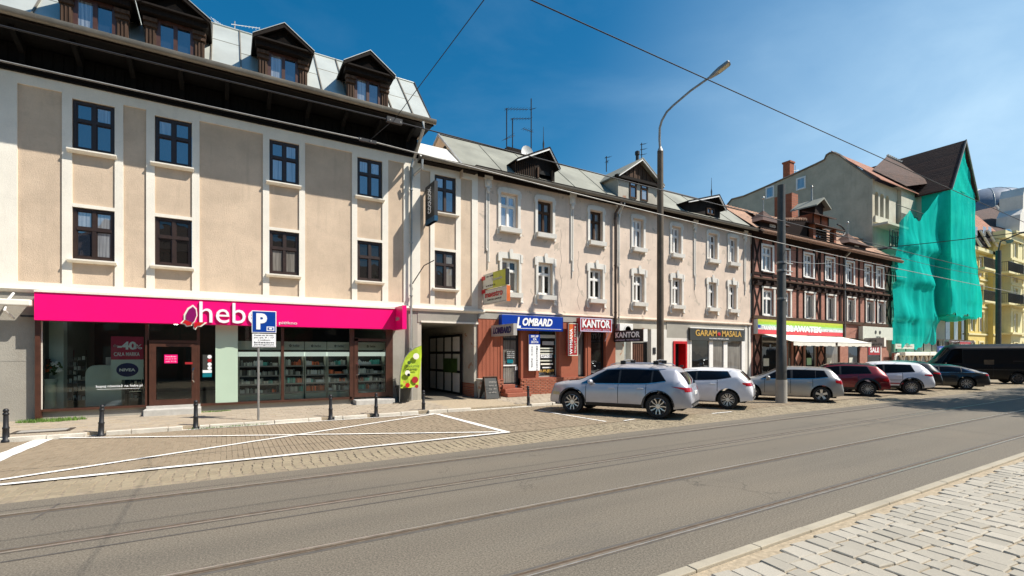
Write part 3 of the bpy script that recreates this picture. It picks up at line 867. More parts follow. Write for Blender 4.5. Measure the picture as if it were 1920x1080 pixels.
# raised white bands
tr = MB()
def strip_v(mbx, a, b, z0, z1, y=F, d=0.05): mbx.box(a, b, y, y+d, z0, z1)
def facade_bands(mbx, edges_v, cols_px, zt, zb, wz, x0, x1, topz):
    mbx.box(x0, x1, F, F+0.05, topz, zt)            # top band
    mbx.box(x0, x1, F, F+0.05, zb-0.12, zb)         # bottom band
    for a, b in edges_v: mbx.box(PX(a, F), PX(b, F), F, F+0.05, zb, topz)
    for a, b in cols_px:
        mbx.box(PX(a, F), PX(b, F), F, F+0.05, wz[1][1]+0.0, wz[1][1]+0.10)
        if wz[0][1] < topz: mbx.box(PX(a, F), PX(b, F), F, F+0.05, wz[0][1], topz)
TOPZ = PZ(32, 155, F)
facade_bands(tr, [(-160, 32), (116, 135), (215, 231), (274, 290), (360, 374), (493, 505), (561, 572), (660, 670), (717, 728), (757, 783)], cols, Zt, ZB, wz, XA, XE, TOPZ)
tr.obj('white_band', 'cream', hb)
for i, (a, b) in enumerate(cols):
    for j, (z0, z1) in enumerate(wz):
        window(hb, PX(a, F)+0.012, PX(b, F)-0.012, z0+0.012, z1-0.012, F+0.07, 'brown_frame', 'sky_pane' if (j == 0 or i == 0) else 'dark_pane', 0.40, 2, 0.075, None)
        xs0, xs1 = PX(a, F)-0.1, PX(b, F)+0.06
        MB().prism([(F-0.15, z0-0.07), (F-0.15, z0-0.03), (F+0.1, z0+0.01), (F+0.1, z0-0.12), (F-0.06, z0-0.12)], xs0, xs1, 'X').obj('sill', 'cream', hb)
# cornice over the ground floor
MB().prism([(F-0.02, ZB-0.12), (F-0.10, ZB-0.14), (F-0.12, ZB-0.22), (F-0.05, ZB-0.30), (F+0.04, ZB-0.32), (F+0.04, ZB-0.12)], XA, XE+3.0, 'X').obj('string_course', 'cream', hb)
# ground floor walls
gw = MB()
gz1 = ZB-0.30
gw.box(XA, PX(67, F), F-0.02, F+0.3, 0.0, gz1)
gw.box(PX(67, F), PX(757, F), F+0.02, F+0.3, 3.05, gz1)
gw.box(PX(732, F), XE, F, F+5, 0.0, gz1)
gw.box(PX(67, F), PX(275, F), F-0.01, F+0.25, 0.0, 0.40)
gw.box(PX(372, F), PX(660, F), F-0.01, F+0.25, 0.0, 0.345)
gw.obj('ground_floor_wall', 'grey_plaster', hb)
jl = MB(); jl.box(XA, PX(67, F), F-0.026, F-0.02, PZ(30, 677, F), PZ(30, 677, F)+0.012); jl.obj('wall_joint', 'concrete', hb)
# eaves: black timber frieze of planks, brackets, soffit, mouldings
PL0, PL1 = Zt+0.12, 10.62
MB().box(XA, XE, F-0.10, F+0.3, Zt-0.02, Zt+0.06).box(XA, XE, F-0.18, F+0.3, Zt+0.06, Zt+0.14).obj('lower_moulding', 'frieze_wood', hb)
x = XA
pm_ = None
while x < XE-0.1:
    o = B(x+0.008, x+0.222, F-0.03+random.uniform(0, 0.012), F+0.1, PL0, PL1).obj('plank', 'frieze_wood', hb) if pm_ is None else None
    if pm_ is None: pm_ = o
    else:
        c = pm_.copy(); COL.objects.link(c); c.location = pm_.location+Vector((x-XA, random.uniform(-.008, .008), random.uniform(-.01, .01)))
    x += 0.23
x = XA+0.2
while x < XE:
    MB().prism([(F-0.03, PL0+0.02), (F-0.12, PL0+0.02), (F-0.16, PL0+0.14), (F-0.14, PL0+0.36), (F-0.95, PL1-0.04), (F-0.95, PL1+0.06), (F-0.03, PL1+0.06)], x, x+0.12, 'X').obj('eaves_bracket', 'frieze_wood', hb)
    x += 1.22
YG = 17.05                                    # gutter line
ZG = H+0.2612*YG/CT
MB().box(XA, XE+0.15, YG+0.1, F+0.2, PL1+0.06, PL1+0.10).obj('soffit', 'frieze_wood', hb)
MB().box(XA, XE+0.15, YG+0.09, YG+0.15, PL1+0.02, ZG+0.02).obj('fascia_board', 'dark_wood', hb)
g = MB(); pr = [(YG-0.09, ZG+0.07), (YG-0.085, ZG-0.03), (YG-0.05, ZG-0.08), (YG+0.0, ZG-0.095), (YG+0.05, ZG-0.08), (YG+0.085, ZG-0.03), (YG+0.09, ZG+0.05)]
g.prism(pr, XA, XE+0.2, 'X'); gu = g.obj('gutter', 'gutter', hb, smooth=True, ang=60)
x = XA+0.5
while x < XE:
    MB().prism([(a-0.004 if a < YG else a+.004, b-0.004) for a, b in pr], x, x+0.012, 'X').obj('gutter_bracket', 'gutter', gu); x += 0.75
# end wall of the higher building
MB().prism([(F+0.02, 9.0), (F+0.02, PL1), (YG+0.15, ZG-0.05), (YG+0.2, ZG+0.05), (19.4, 13.2), (30, 13.4), (30, 9)], XE-0.02, XE+0.0, 'X').obj('end_wall', 'beige', hb)
# mansard of standing seam panels; (y, z) of the slope
ya, za, yb, zb_ = YG+0.12, ZG+0.02, 19.25, 13.22
zb_ = H+0.298*yb/CT
dorm = [(PX(178, 17.2), 1.42), (PX(329, 17.2), 1.42), (PX(531.5, 17.2), 1.42), (PX(690, 17.2), 1.42)]
B(XA, XE, F+0.02, F+0.2, PL0-.05, PL1+.05).obj('frieze_backing', 'frieze_wood', hb)
x = XA; k = 0; panels = []
while x < XE+0.05:
    w = 0.80
    x1 = min(x+w, XE+0.1)
    t0, t1 = 0, 1
    mbx = MB(); mbx.poly((x, ya, za), (x1, ya, za), (x1, yb, zb_), (x, yb, zb_))
    mbx.poly((x, ya, za-.03), (x, yb, zb_-.03), (x1, yb, zb_-.03), (x1, ya, za-.03))
    o = mbx.obj('roof_panel', 'roof_metal', hb)
    L_ = sqrt((yb-ya)**2+(zb_-za)**2); ny, nz = -(zb_-za)/L_, (yb-ya)/L_
    s_ = MB(); s_.add([(x-0.018, ya, za), (x+0.018, ya, za), (x+0.018, ya+ny*.05, za+nz*.05), (x-0.018, ya+ny*.05, za+nz*.05), (x-0.018, yb, zb_), (x+0.018, yb, zb_), (x+0.018, yb+ny*.05, zb_+nz*.05), (x-0.018, yb+ny*.05, zb_+nz*.05)],
        [(0, 1, 2, 3), (4, 7, 6, 5), (0, 3, 7, 4), (1, 5, 6, 2), (2, 6, 7, 3)])
    s_.obj('seam', 'gutter', o)
    # cross joint
    tt = 0.45 if k % 2 else 0.62
    yc, zc = ya+(yb-ya)*tt, za+(zb_-za)*tt
    MB().box(x+.02, x1-.02, yc+ny*.006-.004, yc+ny*.006+.004, zc+nz*.006-.006, zc+nz*.006+.006).obj('cross_joint', 'gutter', o)
    x = x1 if x1 > x+0.05 else x+1; k += 1
MB().poly((XA, yb, zb_-0.01), (XE+0.1, yb, zb_-0.01), (XE+0.1, 31, zb_+0.4), (XA, 31, zb_+0.4)).obj('upper_roof', 'roof_metal', hb)
MB().tube([(XA, yb, zb_+0.02), (XE+0.1, yb, zb_+0.02)], 0.035, 8).obj('ridge_cap', 'roof_metal', hb)
MB().prism([(ya-0.02, za+0.0), (yb-0.02, zb_+0.05), (yb+0.1, zb_+0.05), (ya+0.12, za-0.02)], XE+0.1, XE+0.14, 'X').obj('verge', 'iron', hb)
# dormers
def dormer1(cx, w):
    d = B(cx-w/2+0.22, cx+w/2-0.22, 17.34, 19.6, ZG-0.02, 11.95).obj('dormer', 'grey_plaster', hb)
    y0 = 17.22
    ZE = H+0.2975*(y0-0.2)/CT; ZA_ = H+0.318*(y0-0.3)/CT
    base = ZG-0.06; wtop = ZE-0.2
    # front: two pilasters, casement pair
    for s in (-1, 1):
        xc = cx+s*(w/2-0.12)
        p_ = MB().box(xc-0.13, xc+0.13, y0-0.02, y0+0.12, base, wtop-0.32)
        for q in (-0.08, 0.0, 0.08): p_.box(xc+q-0.022, xc+q+0.022, y0-0.05, y0-0.02, base+0.1, wtop-0.38)
        p_.obj('pilaster', 'weathered_wood', d)
        MB().box(xc-0.16, xc+0.16, y0-0.08, y0+0.12, wtop-0.32, wtop-0.24).box(xc-0.13, xc+0.13, y0-0.04, y0+0.12, wtop-0.24, wtop-0.17).box(xc-0.17, xc+0.17, y0-0.1, y0+0.12, wtop-0.17, wtop-0.07).obj('capital', 'weathered_wood', d)
    x0, x1 = cx-w/2+0.25, cx+w/2-0.25
    fm = MB().box(x0, x0+0.1, y0+0.0, y0+0.1, base, wtop).box(x1-0.1, x1, y0, y0+0.1, base, wtop).box(cx-0.05, cx+0.05, y0-0.01, y0+0.1, base, wtop-0.08).box(x0+0.1, x1-0.1, y0, y0+0.1, wtop-0.08, wtop)
    fm.box(x0+0.1, cx-0.05, y0+0.01, y0+0.1, base, base+0.08).box(cx+0.05, x1-0.1, y0+0.01, y0+0.1, base, base+0.08)
    fm.obj('window_frame', 'shop_brown', d)
    B(x0+0.1, cx-0.05, y0+0.05, y0+0.07, base+0.08, wtop-0.08).obj('pane', 'sky_pane', d)
    B(cx+0.05, x1-0.1, y0+0.05, y0+0.07, base+0.08, wtop-0.08).obj('pane', 'sky_pane', d)
    # beam, gable and roof
    B(cx-w/2-0.1, cx+w/2+0.1, y0-0.22, y0+0.1, wtop, ZE-0.05).obj('beam', 'dark_wood', d)
    B(cx-w/2-0.12, cx+w/2+0.12, y0-0.34, y0+0.1, ZE-0.05, ZE).obj('cornice', 'dark_wood', d)
    MB().prism([(cx-w/2-0.05, ZE), (cx+w/2+0.05, ZE), (cx, ZA_-0.08)], y0-0.08, 19.6, 'Y').obj('gable', 'dark_wood', d)
    MB().prism([(cx-w/2+0.42, ZE+0.08), (cx+w/2-0.42, ZE+0.08), (cx, ZA_-0.32)], y0-0.13, y0-0.08, 'Y').obj('gable_board', 'weathered_wood', d)
    for s in (-1, 1):
        a = (cx, ZA_); b = (cx+s*(w/2+0.17), ZE+0.0)
        MB().prism([a, b, (b[0], b[1]-0.10), (a[0], a[1]-0.13)] if s > 0 else [b, a, (a[0], a[1]-0.13), (b[0], b[1]-0.10)], y0-0.36, y0-0.30, 'Y').obj('bargeboard', 'dark_wood', d)
        MB().prism([a, b, (b[0], b[1]-0.05), (a[0], a[1]-0.05)] if s > 0 else [b, a, (a[0], a[1]-0.05), (b[0], b[1]-0.05)], y0-0.298, 20.2, 'Y').obj('roof', 'dark_wood', d)
        a2 = (a[0], a[1]+0.025); b2 = (b[0]+s*.02, b[1]+0.025)
        MB().prism([a2, b2, (b2[0], b2[1]-0.022), (a2[0], a2[1]-0.022)] if s > 0 else [b2, a2, (a2[0], a2[1]-0.022), (b2[0], b2[1]-0.022)], y0-0.38, 20.3, 'Y').obj('roof_sheet', 'roof_metal', d)
for cx, w in dorm: dormer1(cx, w)

# downpipe with offset at the end of the building
dpx = PX(771, F-0.12)
dp = thing('downpipe', 'long zinc downpipe beside the black hanging sign, bent back under the eaves', 'downpipe', (dpx, F-0.12, 0.15))
MB().tube([(PX(794, YG), YG, ZG-0.1), (PX(794, YG), YG, ZG-0.35), (PX(788, YG+.2), YG+0.25, ZG-0.7), (PX(776, F-.15), F-0.2, 9.75), (dpx, F-0.12, 9.4), (dpx, F-0.12, 2.2)], 0.062, 10).obj('pipe', 'zinc_pipe', dp, smooth=True)
MB().tube([(PX(792, 17.9), 17.9, 9.62), (PX(792, 17.9), 17.95, 9.3), (dpx+0.1, F-0.12, 9.1)], 0.05, 8).obj('branch_pipe', 'zinc_pipe', dp, smooth=True)
MB().tube([(dpx, F-0.12, 2.2), (dpx, F-0.12, 0.2)], 0.07, 10).obj('lower_pipe', 'zinc_pipe', dp, smooth=True)
for z in (2.2, 4.3, 6.4, 8.5): MB().lathe(dpx, F-0.12, [(0.075, z), (0.075, z+0.04)], 12).obj('clamp', 'zinc_pipe', dp)

# roof antenna and dome of the shop building
an = thing('roof_antenna', 'pale aerial with grid on the roof of the shop building', 'antenna', (PX(440, 20.5), 20.5, 13.8))
ax_, ay_, az_ = PX(440, 20.5), 20.5, zb_
a1 = MB().tube([(ax_, ay_, az_), (ax_, ay_, az_+1.05)], 0.02, 6); a1.obj('mast', 'steel_post', an)
a2 = MB()
for i in range(9): 
    t = i/8; a2.tube([(ax_-0.1+0.9*t, ay_-0.3-0.2*t, az_+0.72+0.1*t-0.0), (ax_-0.1+0.9*t, ay_+0.1-0.2*t, az_+0.98-0.05*t)], 0.008, 4)
a2.tube([(ax_-0.1, ay_-0.1, az_+0.85), (ax_+0.8, ay_-0.3, az_+0.9)], 0.012, 5)
a2.obj('element_row', 'white_paint', an)
a3 = MB()
for i in range(7): a3.tube([(ax_-0.75+0.07*i, ay_, az_+0.95-0.03*i), (ax_-0.2+0.07*i, ay_, az_+0.35-0.03*i)], 0.007, 4)
a3.obj('grid_reflector', 'white_paint', an)
dm = MB().lathe(PX(410, 20.4), 20.4, [(0.42, zb_+0.02), (0.40, zb_+0.16), (0.3, zb_+0.3), (0.15, zb_+0.38), (0.02, zb_+0.4)], 16).obj('roof_skylight', 'roof_white', smooth=True)
tag(dm, 'white domed skylight beside the pale aerial on the mansard roof', 'skylight')

# ---------------------------------------------------------------- pink shop front
YS = 18.05
sz1 = H+0.0483*YS/CT; sz0 = H+0.0258*YS/CT
sg = thing('shop_fascia', 'long magenta shop fascia with white lettering and a butterfly', 'sign', (0.5, YS, sz0))
B(PX(64, YS), PX(741, YS), YS, F-0.0, sz0, sz1-0.02).obj('panel', 'magenta', sg)
B(PX(64, YS), PX(741, YS), YS-0.03, F-0.0, sz1-0.018, sz1+0.03).obj('cover_strip', 'cream', sg)
h0, h1 = PX(374, YS), PX(489, YS)
text('hebe', (h0+h1)/2, (PZ(440, 568, YS)+PZ(440, 607, YS))/2, h1-h0, PZ(440, 569, YS)-PZ(440, 607, YS), YS-0.03, 'white_sign', sg, bold=0.0, ext=0.05, split=True)
text('zdrowie i piękno', (PX(470, YS)+PX(557, YS))/2, PZ(530, 606, YS), PX(557, YS)-PX(470, YS), 0.13, YS-0.012, 'white_sign', sg)
# butterfly: two plain wings with pale rim and orange tips, generic
bx, bz = PX(362, YS), PZ(366, 599, YS)
def leaf(pts, y, m, nm='wing'):
    return MB().prism([(bx+a, bz+b) for a, b in pts][::-1], y-0.02, y, 'Y').obj(nm, m, sg)
up = [(-0.02, -0.12), (-0.2, -0.02), (-0.2, 0.14), (-0.12, 0.32), (0.0, 0.42), (0.08, 0.32), (0.1, 0.12), (0.04, -0.06)]
leaf([(a*1.2, b*1.12-.01) for a, b in up], YS-0.012, 'cream', 'wing_rim'); leaf([(a*0.9-0.0, b*0.92+0.01) for a, b in up], YS-0.034, 'magenta_dark')
lo = [(-0.02, -0.1), (-0.22, -0.02), (-0.3, -0.12), (-0.2, -0.16), (-0.16, -0.22), (-0.02, -0.18)]
leaf([(a*1.1, b*1.1) for a, b in lo], YS-0.012, 'cream', 'wing_rim'); leaf([(a*0.85-0.02, b*0.88-0.01) for a, b in lo], YS-0.034, 'red')
l2 = [(0.02, -0.12), (0.15, -0.06), (0.34, -0.08), (0.2, -0.2), (0.1, -0.22), (0.06, -0.3), (0.0, -0.26)]
leaf([(a*1.1, b*1.1) for a, b in l2], YS-0.012, 'cream', 'wing_rim'); leaf([(a*0.85+0.02, b*0.88-0.01) for a, b in l2], YS-0.034, 'red')
fl = thing('flag_sign', 'magenta box sign standing out from the right end of the pink fascia', 'sign', (PX(741, YS), 17.7, sz0))
xx = PX(741, YS)+0.005
fy = 17.2
B(xx, xx+0.16, fy, F-0.02, sz0-0.03, sz1+0.05).obj('box', 'magenta', fl)
text('hebe', 17.75, (sz0+sz1)/2, 0.4, 0.16, xx-0.006, 'grey_sign', fl, face='X')

# window zone
zs_ = [0.40, 0.345]
def post(mbx, px, w, z0, z1, y=18.40): x = PX(px, y); mbx.box(x-w/2, x+w/2, y, y+0.1, z0, z1)
fr = thing('glazed_shopfront', 'brown framed glass shopfront with two doors under the magenta fascia', 'shop front', (0, 18.4, 0.15))
ms = MB(); YF = 18.40
X0, X1 = PX(68, YF), PX(272, YF)
ms.box(X0, X0+0.11, YF-0.12, YF+0.1, 0.12, 3.05); ms.box(X0+0.11, X1, YF, YF+0.1, 0.39, 0.46); ms.box(X0+0.11, X1, YF, YF+0.1, 2.95, 3.1)
ms.box(X1, X1+0.09, YF, YF+0.1, 0.35, 3.1)
ms.obj('window_frame', 'shop_brown', fr)
B(X0+0.11, X0+0.13, YF-0.02, YF+0.0, 0.46, 2.95).obj('glazing_strip', 'cream', fr)
B(X0+0.13, X1, YF+0.045, YF+0.055, 0.46, 2.95).obj('pane', 'shop_glass', fr)
# door bay 1
dx0, dx1 = PX(276, YF), PX(376, YF)
dr = MB().box(dx0+0.05, dx0+0.22, YF-0.02, YF+0.08, 0.42, 2.35).box(dx1-0.24, dx1-0.1, YF-0.02, YF+0.08, 0.42, 2.35).box(dx0+0.22, dx1-0.24, YF-0.02, YF+0.08, 0.42, 0.60).box(dx0+0.22, dx1-0.24, YF-0.02, YF+0.08, 2.25, 2.35)
d_ = dr.obj('door', 'shop_brown', fr)
B(dx0+0.22, dx1-0.24, YF+0.02, YF+0.03, 0.6, 2.25).obj('pane', 'shop_glass', d_)
MB().tube([(dx1-0.17, YF-0.03, 1.58), (dx1-0.17, YF-0.09, 1.57), (dx1-0.2, YF-0.1, 1.5), (dx1-0.2, YF-0.1, 1.2), (dx1-0.17, YF-0.09, 1.13), (dx1-0.17, YF-0.03, 1.12)], 0.018, 8).obj('handle', 'chrome', d_, smooth=True)
tn = MB().box(dx1-0.1, dx1-0.02, YF, YF+0.1, 0.35, 3.1).box(dx0+0.0, dx1-0.1, YF, YF+0.1, 2.37, 2.45).box(dx0+0.0, dx0+0.05, YF, YF+0.1, 0.42, 2.37)
tn.obj('door_frame', 'shop_brown', fr)
B(dx0+0.0, dx1-0.1, YF+0.03, YF+0.05, 2.45, 3.1).obj('pane', 'shop_glass', fr)
B(dx0-0.05, dx1+0.02, 17.95, YF+0.1, 0.12, 0.34).obj('door_step', 'step_stone', fr, bevel=0.02)
B(dx0-0.02, dx1+0.0, YF-0.05, YF+0.12, 0.342, 0.42).obj('threshold', 'step_stone', fr)
# right run
rx0, rx1 = dx1-0.02, PX(660, YF)
px_posts = [530]
r = MB().box(rx0, rx1, YF, YF+0.1, 0.345, 0.42).box(rx0, rx1, YF, YF+0.1, 2.98, 3.1)
for p in px_posts: post(r, p, 0.09, 0.42, 2.98)
post(r, 660, 0.16, 0.3, 3.1, YF); r.obj('window_frame', 'shop_brown', fr)
xs_ = [rx0, PX(404, YF), PX(446, YF), PX(530, YF)-0.045]
B(xs_[0], xs_[1], YF+0.045, YF+0.055, 0.42, 2.98).obj('pane', 'shop_glass', fr)
B(xs_[1], xs_[2], YF+0.03, YF+0.055, 0.42, 2.98).obj('frosted_panel', 'pale_green', fr)
B(xs_[2], xs_[3], YF+0.045, YF+0.055, 0.42, 2.98).obj('pane', 'shop_glass', fr)
B(PX(530, YF)+0.045, rx1-0.08, YF+0.045, YF+0.055, 0.42, 2.98).obj('pane', 'shop_glass', fr)
# door bay 2
ex0, ex1 = PX(663, YF), PX(731, YF)
d2 = MB().box(ex0+0.02, ex0+0.16, YF-0.02, YF+0.08, 0.4, 2.62).box(ex1-0.16, ex1-0.02, YF-0.02, YF+0.08, 0.4, 3.05).box(ex0+0.16, ex1-0.16, YF-0.02, YF+0.08, 0.4, 0.55).box(ex0+0.02, ex1-0.16, YF-0.02, YF+0.08, 2.5, 2.6)
d2o = d2.obj('door', 'shop_brown', fr)
B(ex0+0.16, ex1-0.16, YF+0.02, YF+0.03, 0.55, 2.5).obj('pane', 'shop_glass', d2o)
B(ex0+0.02, ex1-0.16, YF+0.02, YF+0.03, 2.6, 3.05).obj('pane', 'shop_glass', fr)
MB().tube([(ex0+0.1, YF-0.02, 1.65), (ex0+0.18, YF-0.1, 1.63), (ex0+0.18, YF-0.1, 1.25), (ex0+0.1, YF-0.02, 1.23)], 0.016, 8).obj('handle', 'chrome', d2o, smooth=True)
B(ex0-0.02, ex1+0.05, 17.9, YF+0.1, 0.13, 0.32).obj('door_step', 'step_stone', fr, bevel=0.02)
B(ex1-0.02, ex1+0.12, YF+0.0, YF+0.12, 0.3, 3.05).obj('jamb', 'shop_brown', fr)
# writing on the glass
text('kupuj również na hebe.pl', PX(224, YF), PZ(224, 724, YF), PX(268, YF)-PX(181, YF), 0.10, YF+0.03, 'white_sign', fr, bold=0.01, ext=0.004)
B(PX(181, YF), PX(262, YF), YF+0.032, YF+0.036, PZ(220, 729, YF)-0.008, PZ(220, 729, YF)).obj('underline', 'white_sign', fr)
# sale poster hung behind the pane
yp = 18.62
qz = lambda py: PZ(238, py, yp); qx = lambda px: PX(px, yp)
po = thing('sale_poster', 'dark red sale poster over a pale panel with navy oval, behind the left pane', 'poster', (qx(238), yp, qz(712)))
B(qx(208), qx(269), yp, yp+0.02, qz(674), qz(631)).obj('upper_panel', 'wine', po)
B(qx(208), qx(269), yp, yp+0.02, qz(712), qz(674)-0.004).obj('lower_panel', 'counter_white', po)
text('do', qx(217), qz(648), 0.12, 0.09, yp-0.006, 'grey_sign', po)
text('-40', qx(238), qz(648), 0.46, 0.25, yp-0.006, 'white_sign', po, bold=0.04)
text('%', qx(259), qz(650), 0.2, 0.15, yp-0.006, 'white_sign', po)
text('CAŁA MARKA', qx(238), qz(664), 0.62, 0.12, yp-0.006, 'white_sign', po, bold=0.015)
MB().ball((qx(239), yp-0.004, (qz(712)+qz(675))/2), 0.27, 0.006, 0.21, 20, 10).obj('oval', 'navy', po)
text('NIVEA', qx(239), (qz(712)+qz(675))/2, 0.38, 0.09, yp-0.016, 'white_sign', po, bold=0.03)
MB().tube([(qx(240), yp, 0.45), (qx(240), yp, qz(712))], 0.012, 6).obj('stand', 'chrome', po)
# notices on the doors
def card(px0, px1, py0, py1, y, m, label, cat='notice', txt=None, tm='white_sign', lines=1):
    x0, x1 = PX(px0, y), PX(px1, y); c_ = (px0+px1)/2; z1, z0 = PZ(c_, py0, y), PZ(c_, py1, y)
    o = B(x0, x1, y, y+0.006, z0, z1).obj('notice', m); tag(o, label, cat)
    if txt:
        for i, s_ in enumerate(txt):
            hh = (z1-z0)/(len(txt)+0.5); text(s_, (x0+x1)/2, z1-hh*(i+0.75), (x1-x0)*0.8, hh*0.5, y-0.003, tm, o, ext=0.002)
    return o
card(308, 333, 665, 681, YF-0.03, 'magenta', 'small magenta notice on the glass of the brown shop door', txt=['hebe', 'pn-pt 9-20', 'sob 9-16'])
card(347, 361, 679, 683, YF-0.03, 'kantor_red', 'tiny red sticker by the handle of the brown shop door')
st = card(380, 397, 665, 694, YF-0.005, 'dark_grey_sign', 'dark pictogram strip with white and red dots beside the brown shop door')
for i in range(4):
    zz = PZ(393, 669+7*i, YF); MB().lathe(PX(393, YF), zz, [(0.06, YF-0.012), (0.06, YF-0.006)], 12, 'Y').obj('dot', 'white_sign' if i != 1 else 'kantor_red', st)
card(380, 397, 694, 699, YF-0.005, 'white_sign', 'white strip sticker under the pictogram strip'); card(380, 397, 699.5, 707, YF-0.005, 'teal_sign', 'teal sticker lowest beside the brown shop door')

# ---------------------------------------------------------------- interior
rm = thing('shop_interior', 'dim interior of the pink shop with pale pillar and dark back wall', 'room', (0, 21, 0.3))
ix0, ix1 = PX(68, F)+0.1, PX(732, F)-0.05
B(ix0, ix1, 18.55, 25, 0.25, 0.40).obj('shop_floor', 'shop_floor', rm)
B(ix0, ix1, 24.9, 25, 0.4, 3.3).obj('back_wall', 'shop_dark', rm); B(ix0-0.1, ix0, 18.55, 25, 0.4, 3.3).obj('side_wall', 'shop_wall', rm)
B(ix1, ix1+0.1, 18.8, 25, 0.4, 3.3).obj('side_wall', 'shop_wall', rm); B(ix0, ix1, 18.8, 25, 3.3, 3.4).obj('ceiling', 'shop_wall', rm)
B(PX(77, 19.2), PX(119, 19.2), 19.2, 19.6, 0.4, 3.3).obj('pillar', 'counter_white', rm)
ct = thing('counter', 'rounded pale counter standing behind the left shop window', 'counter', (PX(193, 19.4), 19.4, 0.4))
cx0, cx1 = PX(160, 19.3), PX(228, 19.3); czt = PZ(190, 685, 19.3)
arc = [(cx0+0.22*(1-cos(a)), czt-0.28+0.28*sin(a)) for a in [i*pi/12 for i in range(7)]]
MB().prism([(cx0, 0.41)]+arc+[(cx1, czt), (cx1, 0.41)], 19.3, 19.9, 'Y').obj('body', 'counter_white', ct, smooth=True)
B(cx0+0.06, cx1, 19.28, 19.30, 0.5, czt-0.55).obj('inset', 'counter_white', ct)
B(PX(197, 19.3), PX(207, 19.3), 19.4, 19.6, czt, czt+0.25).obj('till', 'grey_sign', ct)
for i, (px, py, y) in enumerate(((403, 643, 23), (388, 656, 23.5), (330, 656, 24), (344, 640, 22), (150, 650, 23), (118, 648, 21), (560, 636, 21), (620, 634, 21), (500, 636, 21.5), (230, 640, 22))):
    sp_ = MB().lathe(PX(px, y), y, [(.07, 3.22), (.07, 3.28)], 10).obj('ceiling_spot', 'lamp_spot', rm)
# racks in the dark
for k, (px, hgt) in enumerate([(133, 1.5), (150, 1.75), (255, 1.2)]):
    y = 20.2; x = PX(px, y)
    rk = thing('display_rack', ['slim steel display rack behind the pillar of the left window', 'taller steel display rack left of the pale counter', 'short steel rack behind the sale poster'][k], 'rack', (x, y, 0.4))
    MB().tube([(x-.15, y, .4), (x-.15, y, .4+hgt)], .012, 6).tube([(x+.15, y, .4), (x+.15, y, .4+hgt)], .012, 6).obj('upright', 'chrome', rk)
    for i in range(5):
        z = .55+i*hgt/5.5; s_ = B(x-.16, x+.16, y-.12, y+.12, z, z+.012).obj('shelf', 'chrome', rk)
        pmx = MB()
        for j in range(3): pmx.box(x-.13+j*.1, x-.07+j*.1, y-.1, y-.04, z+.013, z+.013+random.uniform(.06, .16))
        o = pmx.obj('goods', 'product', s_); o['kind'] = 'stuff'
fv = thing('flower_stand', 'orange and white bunches on a stand at the far left of the shop window', 'flowers', (PX(90, 19), 19, .4))
y = 18.95
for (px, py, m, rr) in ((84, 690, 'orange_flower', .16), (88, 678, 'shop_brown', .1), (104, 683, 'white_sign', .09), (109, 693, 'white_sign', .08), (97, 692, 'leaf', .2), (106, 688, 'leaf', .14)):
    q = MB()
    cxx, czz = PX(px, y), PZ(px, py, y)
    for i in range(26):
        a, b_ = random.uniform(0, 6.28), random.uniform(-1.2, 1.2); r_ = rr*random.uniform(.4, 1)
        q.ball((cxx+r_*cos(a)*cos(b_), y+r_*sin(a)*cos(b_)*.6, czz+r_*sin(b_)), .035, .035, .03, 5, 3)
    q.obj('bunch', m, fv)
MB().lathe(PX(92, y), y, [(.18, .41), (.15, .6), (.15, 1.15), (.19, 1.3)], 14).obj('vase', 'counter_white', fv, smooth=True)
B(PX(80, 19.2), PX(112, 19.2), 18.8, 18.84, .45, 1.2).obj('glass_box', 'shop_glass', fv)
# cosmetic shelves against the right panes
def shelf_unit(pa, pb, label, seed, price=True):
    y = 18.95; xa_, xb_ = PX(pa, y), PX(pb, y); c_ = (pa+pb)/2
    rnd = random.Random(seed)
    u = thing('shelf_unit', label, 'shelf unit', ((xa_+xb_)/2, y, .4), 'cosmetics shelf units behind the glass')
    zz = lambda py: H-(py-662)*(PX(600, y)*CT+y*ST)/900.0
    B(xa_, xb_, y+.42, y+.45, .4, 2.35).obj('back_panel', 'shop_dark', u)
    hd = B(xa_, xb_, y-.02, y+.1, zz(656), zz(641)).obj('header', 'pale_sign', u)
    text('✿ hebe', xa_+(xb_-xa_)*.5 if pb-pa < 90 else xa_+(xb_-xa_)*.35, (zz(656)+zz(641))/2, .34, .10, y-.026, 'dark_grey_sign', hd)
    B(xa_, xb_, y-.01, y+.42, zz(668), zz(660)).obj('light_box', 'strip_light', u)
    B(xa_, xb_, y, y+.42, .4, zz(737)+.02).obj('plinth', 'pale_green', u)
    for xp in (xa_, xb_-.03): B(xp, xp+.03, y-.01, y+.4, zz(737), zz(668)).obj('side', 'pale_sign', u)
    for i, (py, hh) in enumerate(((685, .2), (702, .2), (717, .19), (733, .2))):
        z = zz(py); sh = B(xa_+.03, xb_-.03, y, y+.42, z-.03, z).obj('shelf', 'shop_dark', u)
        B(xa_+.03, xb_-.03, y-.012, y-.002, z-.035, z+.012).obj('price_rail', 'grey_sign', sh)
        pm = {'product': MB(), 'product_warm': MB(), 'product_teal': MB(), 'white_sign': MB()}
        x = xa_+.05
        while x < xb_-.1:
            w = rnd.uniform(.035, .085); h_ = rnd.uniform(.45, 1)*hh; n_ = rnd.randint(2, 5)
            kk = rnd.choices(list(pm), [5, 2.2 if 500 < c_ < 640 else .8, 1.2, 2])[0]
            for _ in range(n_):
                if x > xb_-.1: break
                pm[kk].box(x, x+w*.9, y+.02, y+.3, z+.002, z+.002+h_)
                if h_ > .1 and rnd.random() < .6: pm[kk].box(x+w*.3, x+w*.6, y+.1, y+.16, z+.002+h_, z+.03+h_)
                x += w
            x += rnd.choice((0, 0.01, 0.03))
        for kk, q in pm.items():
            if q.v: o = q.obj('goods', kk, sh); o['kind'] = 'stuff'
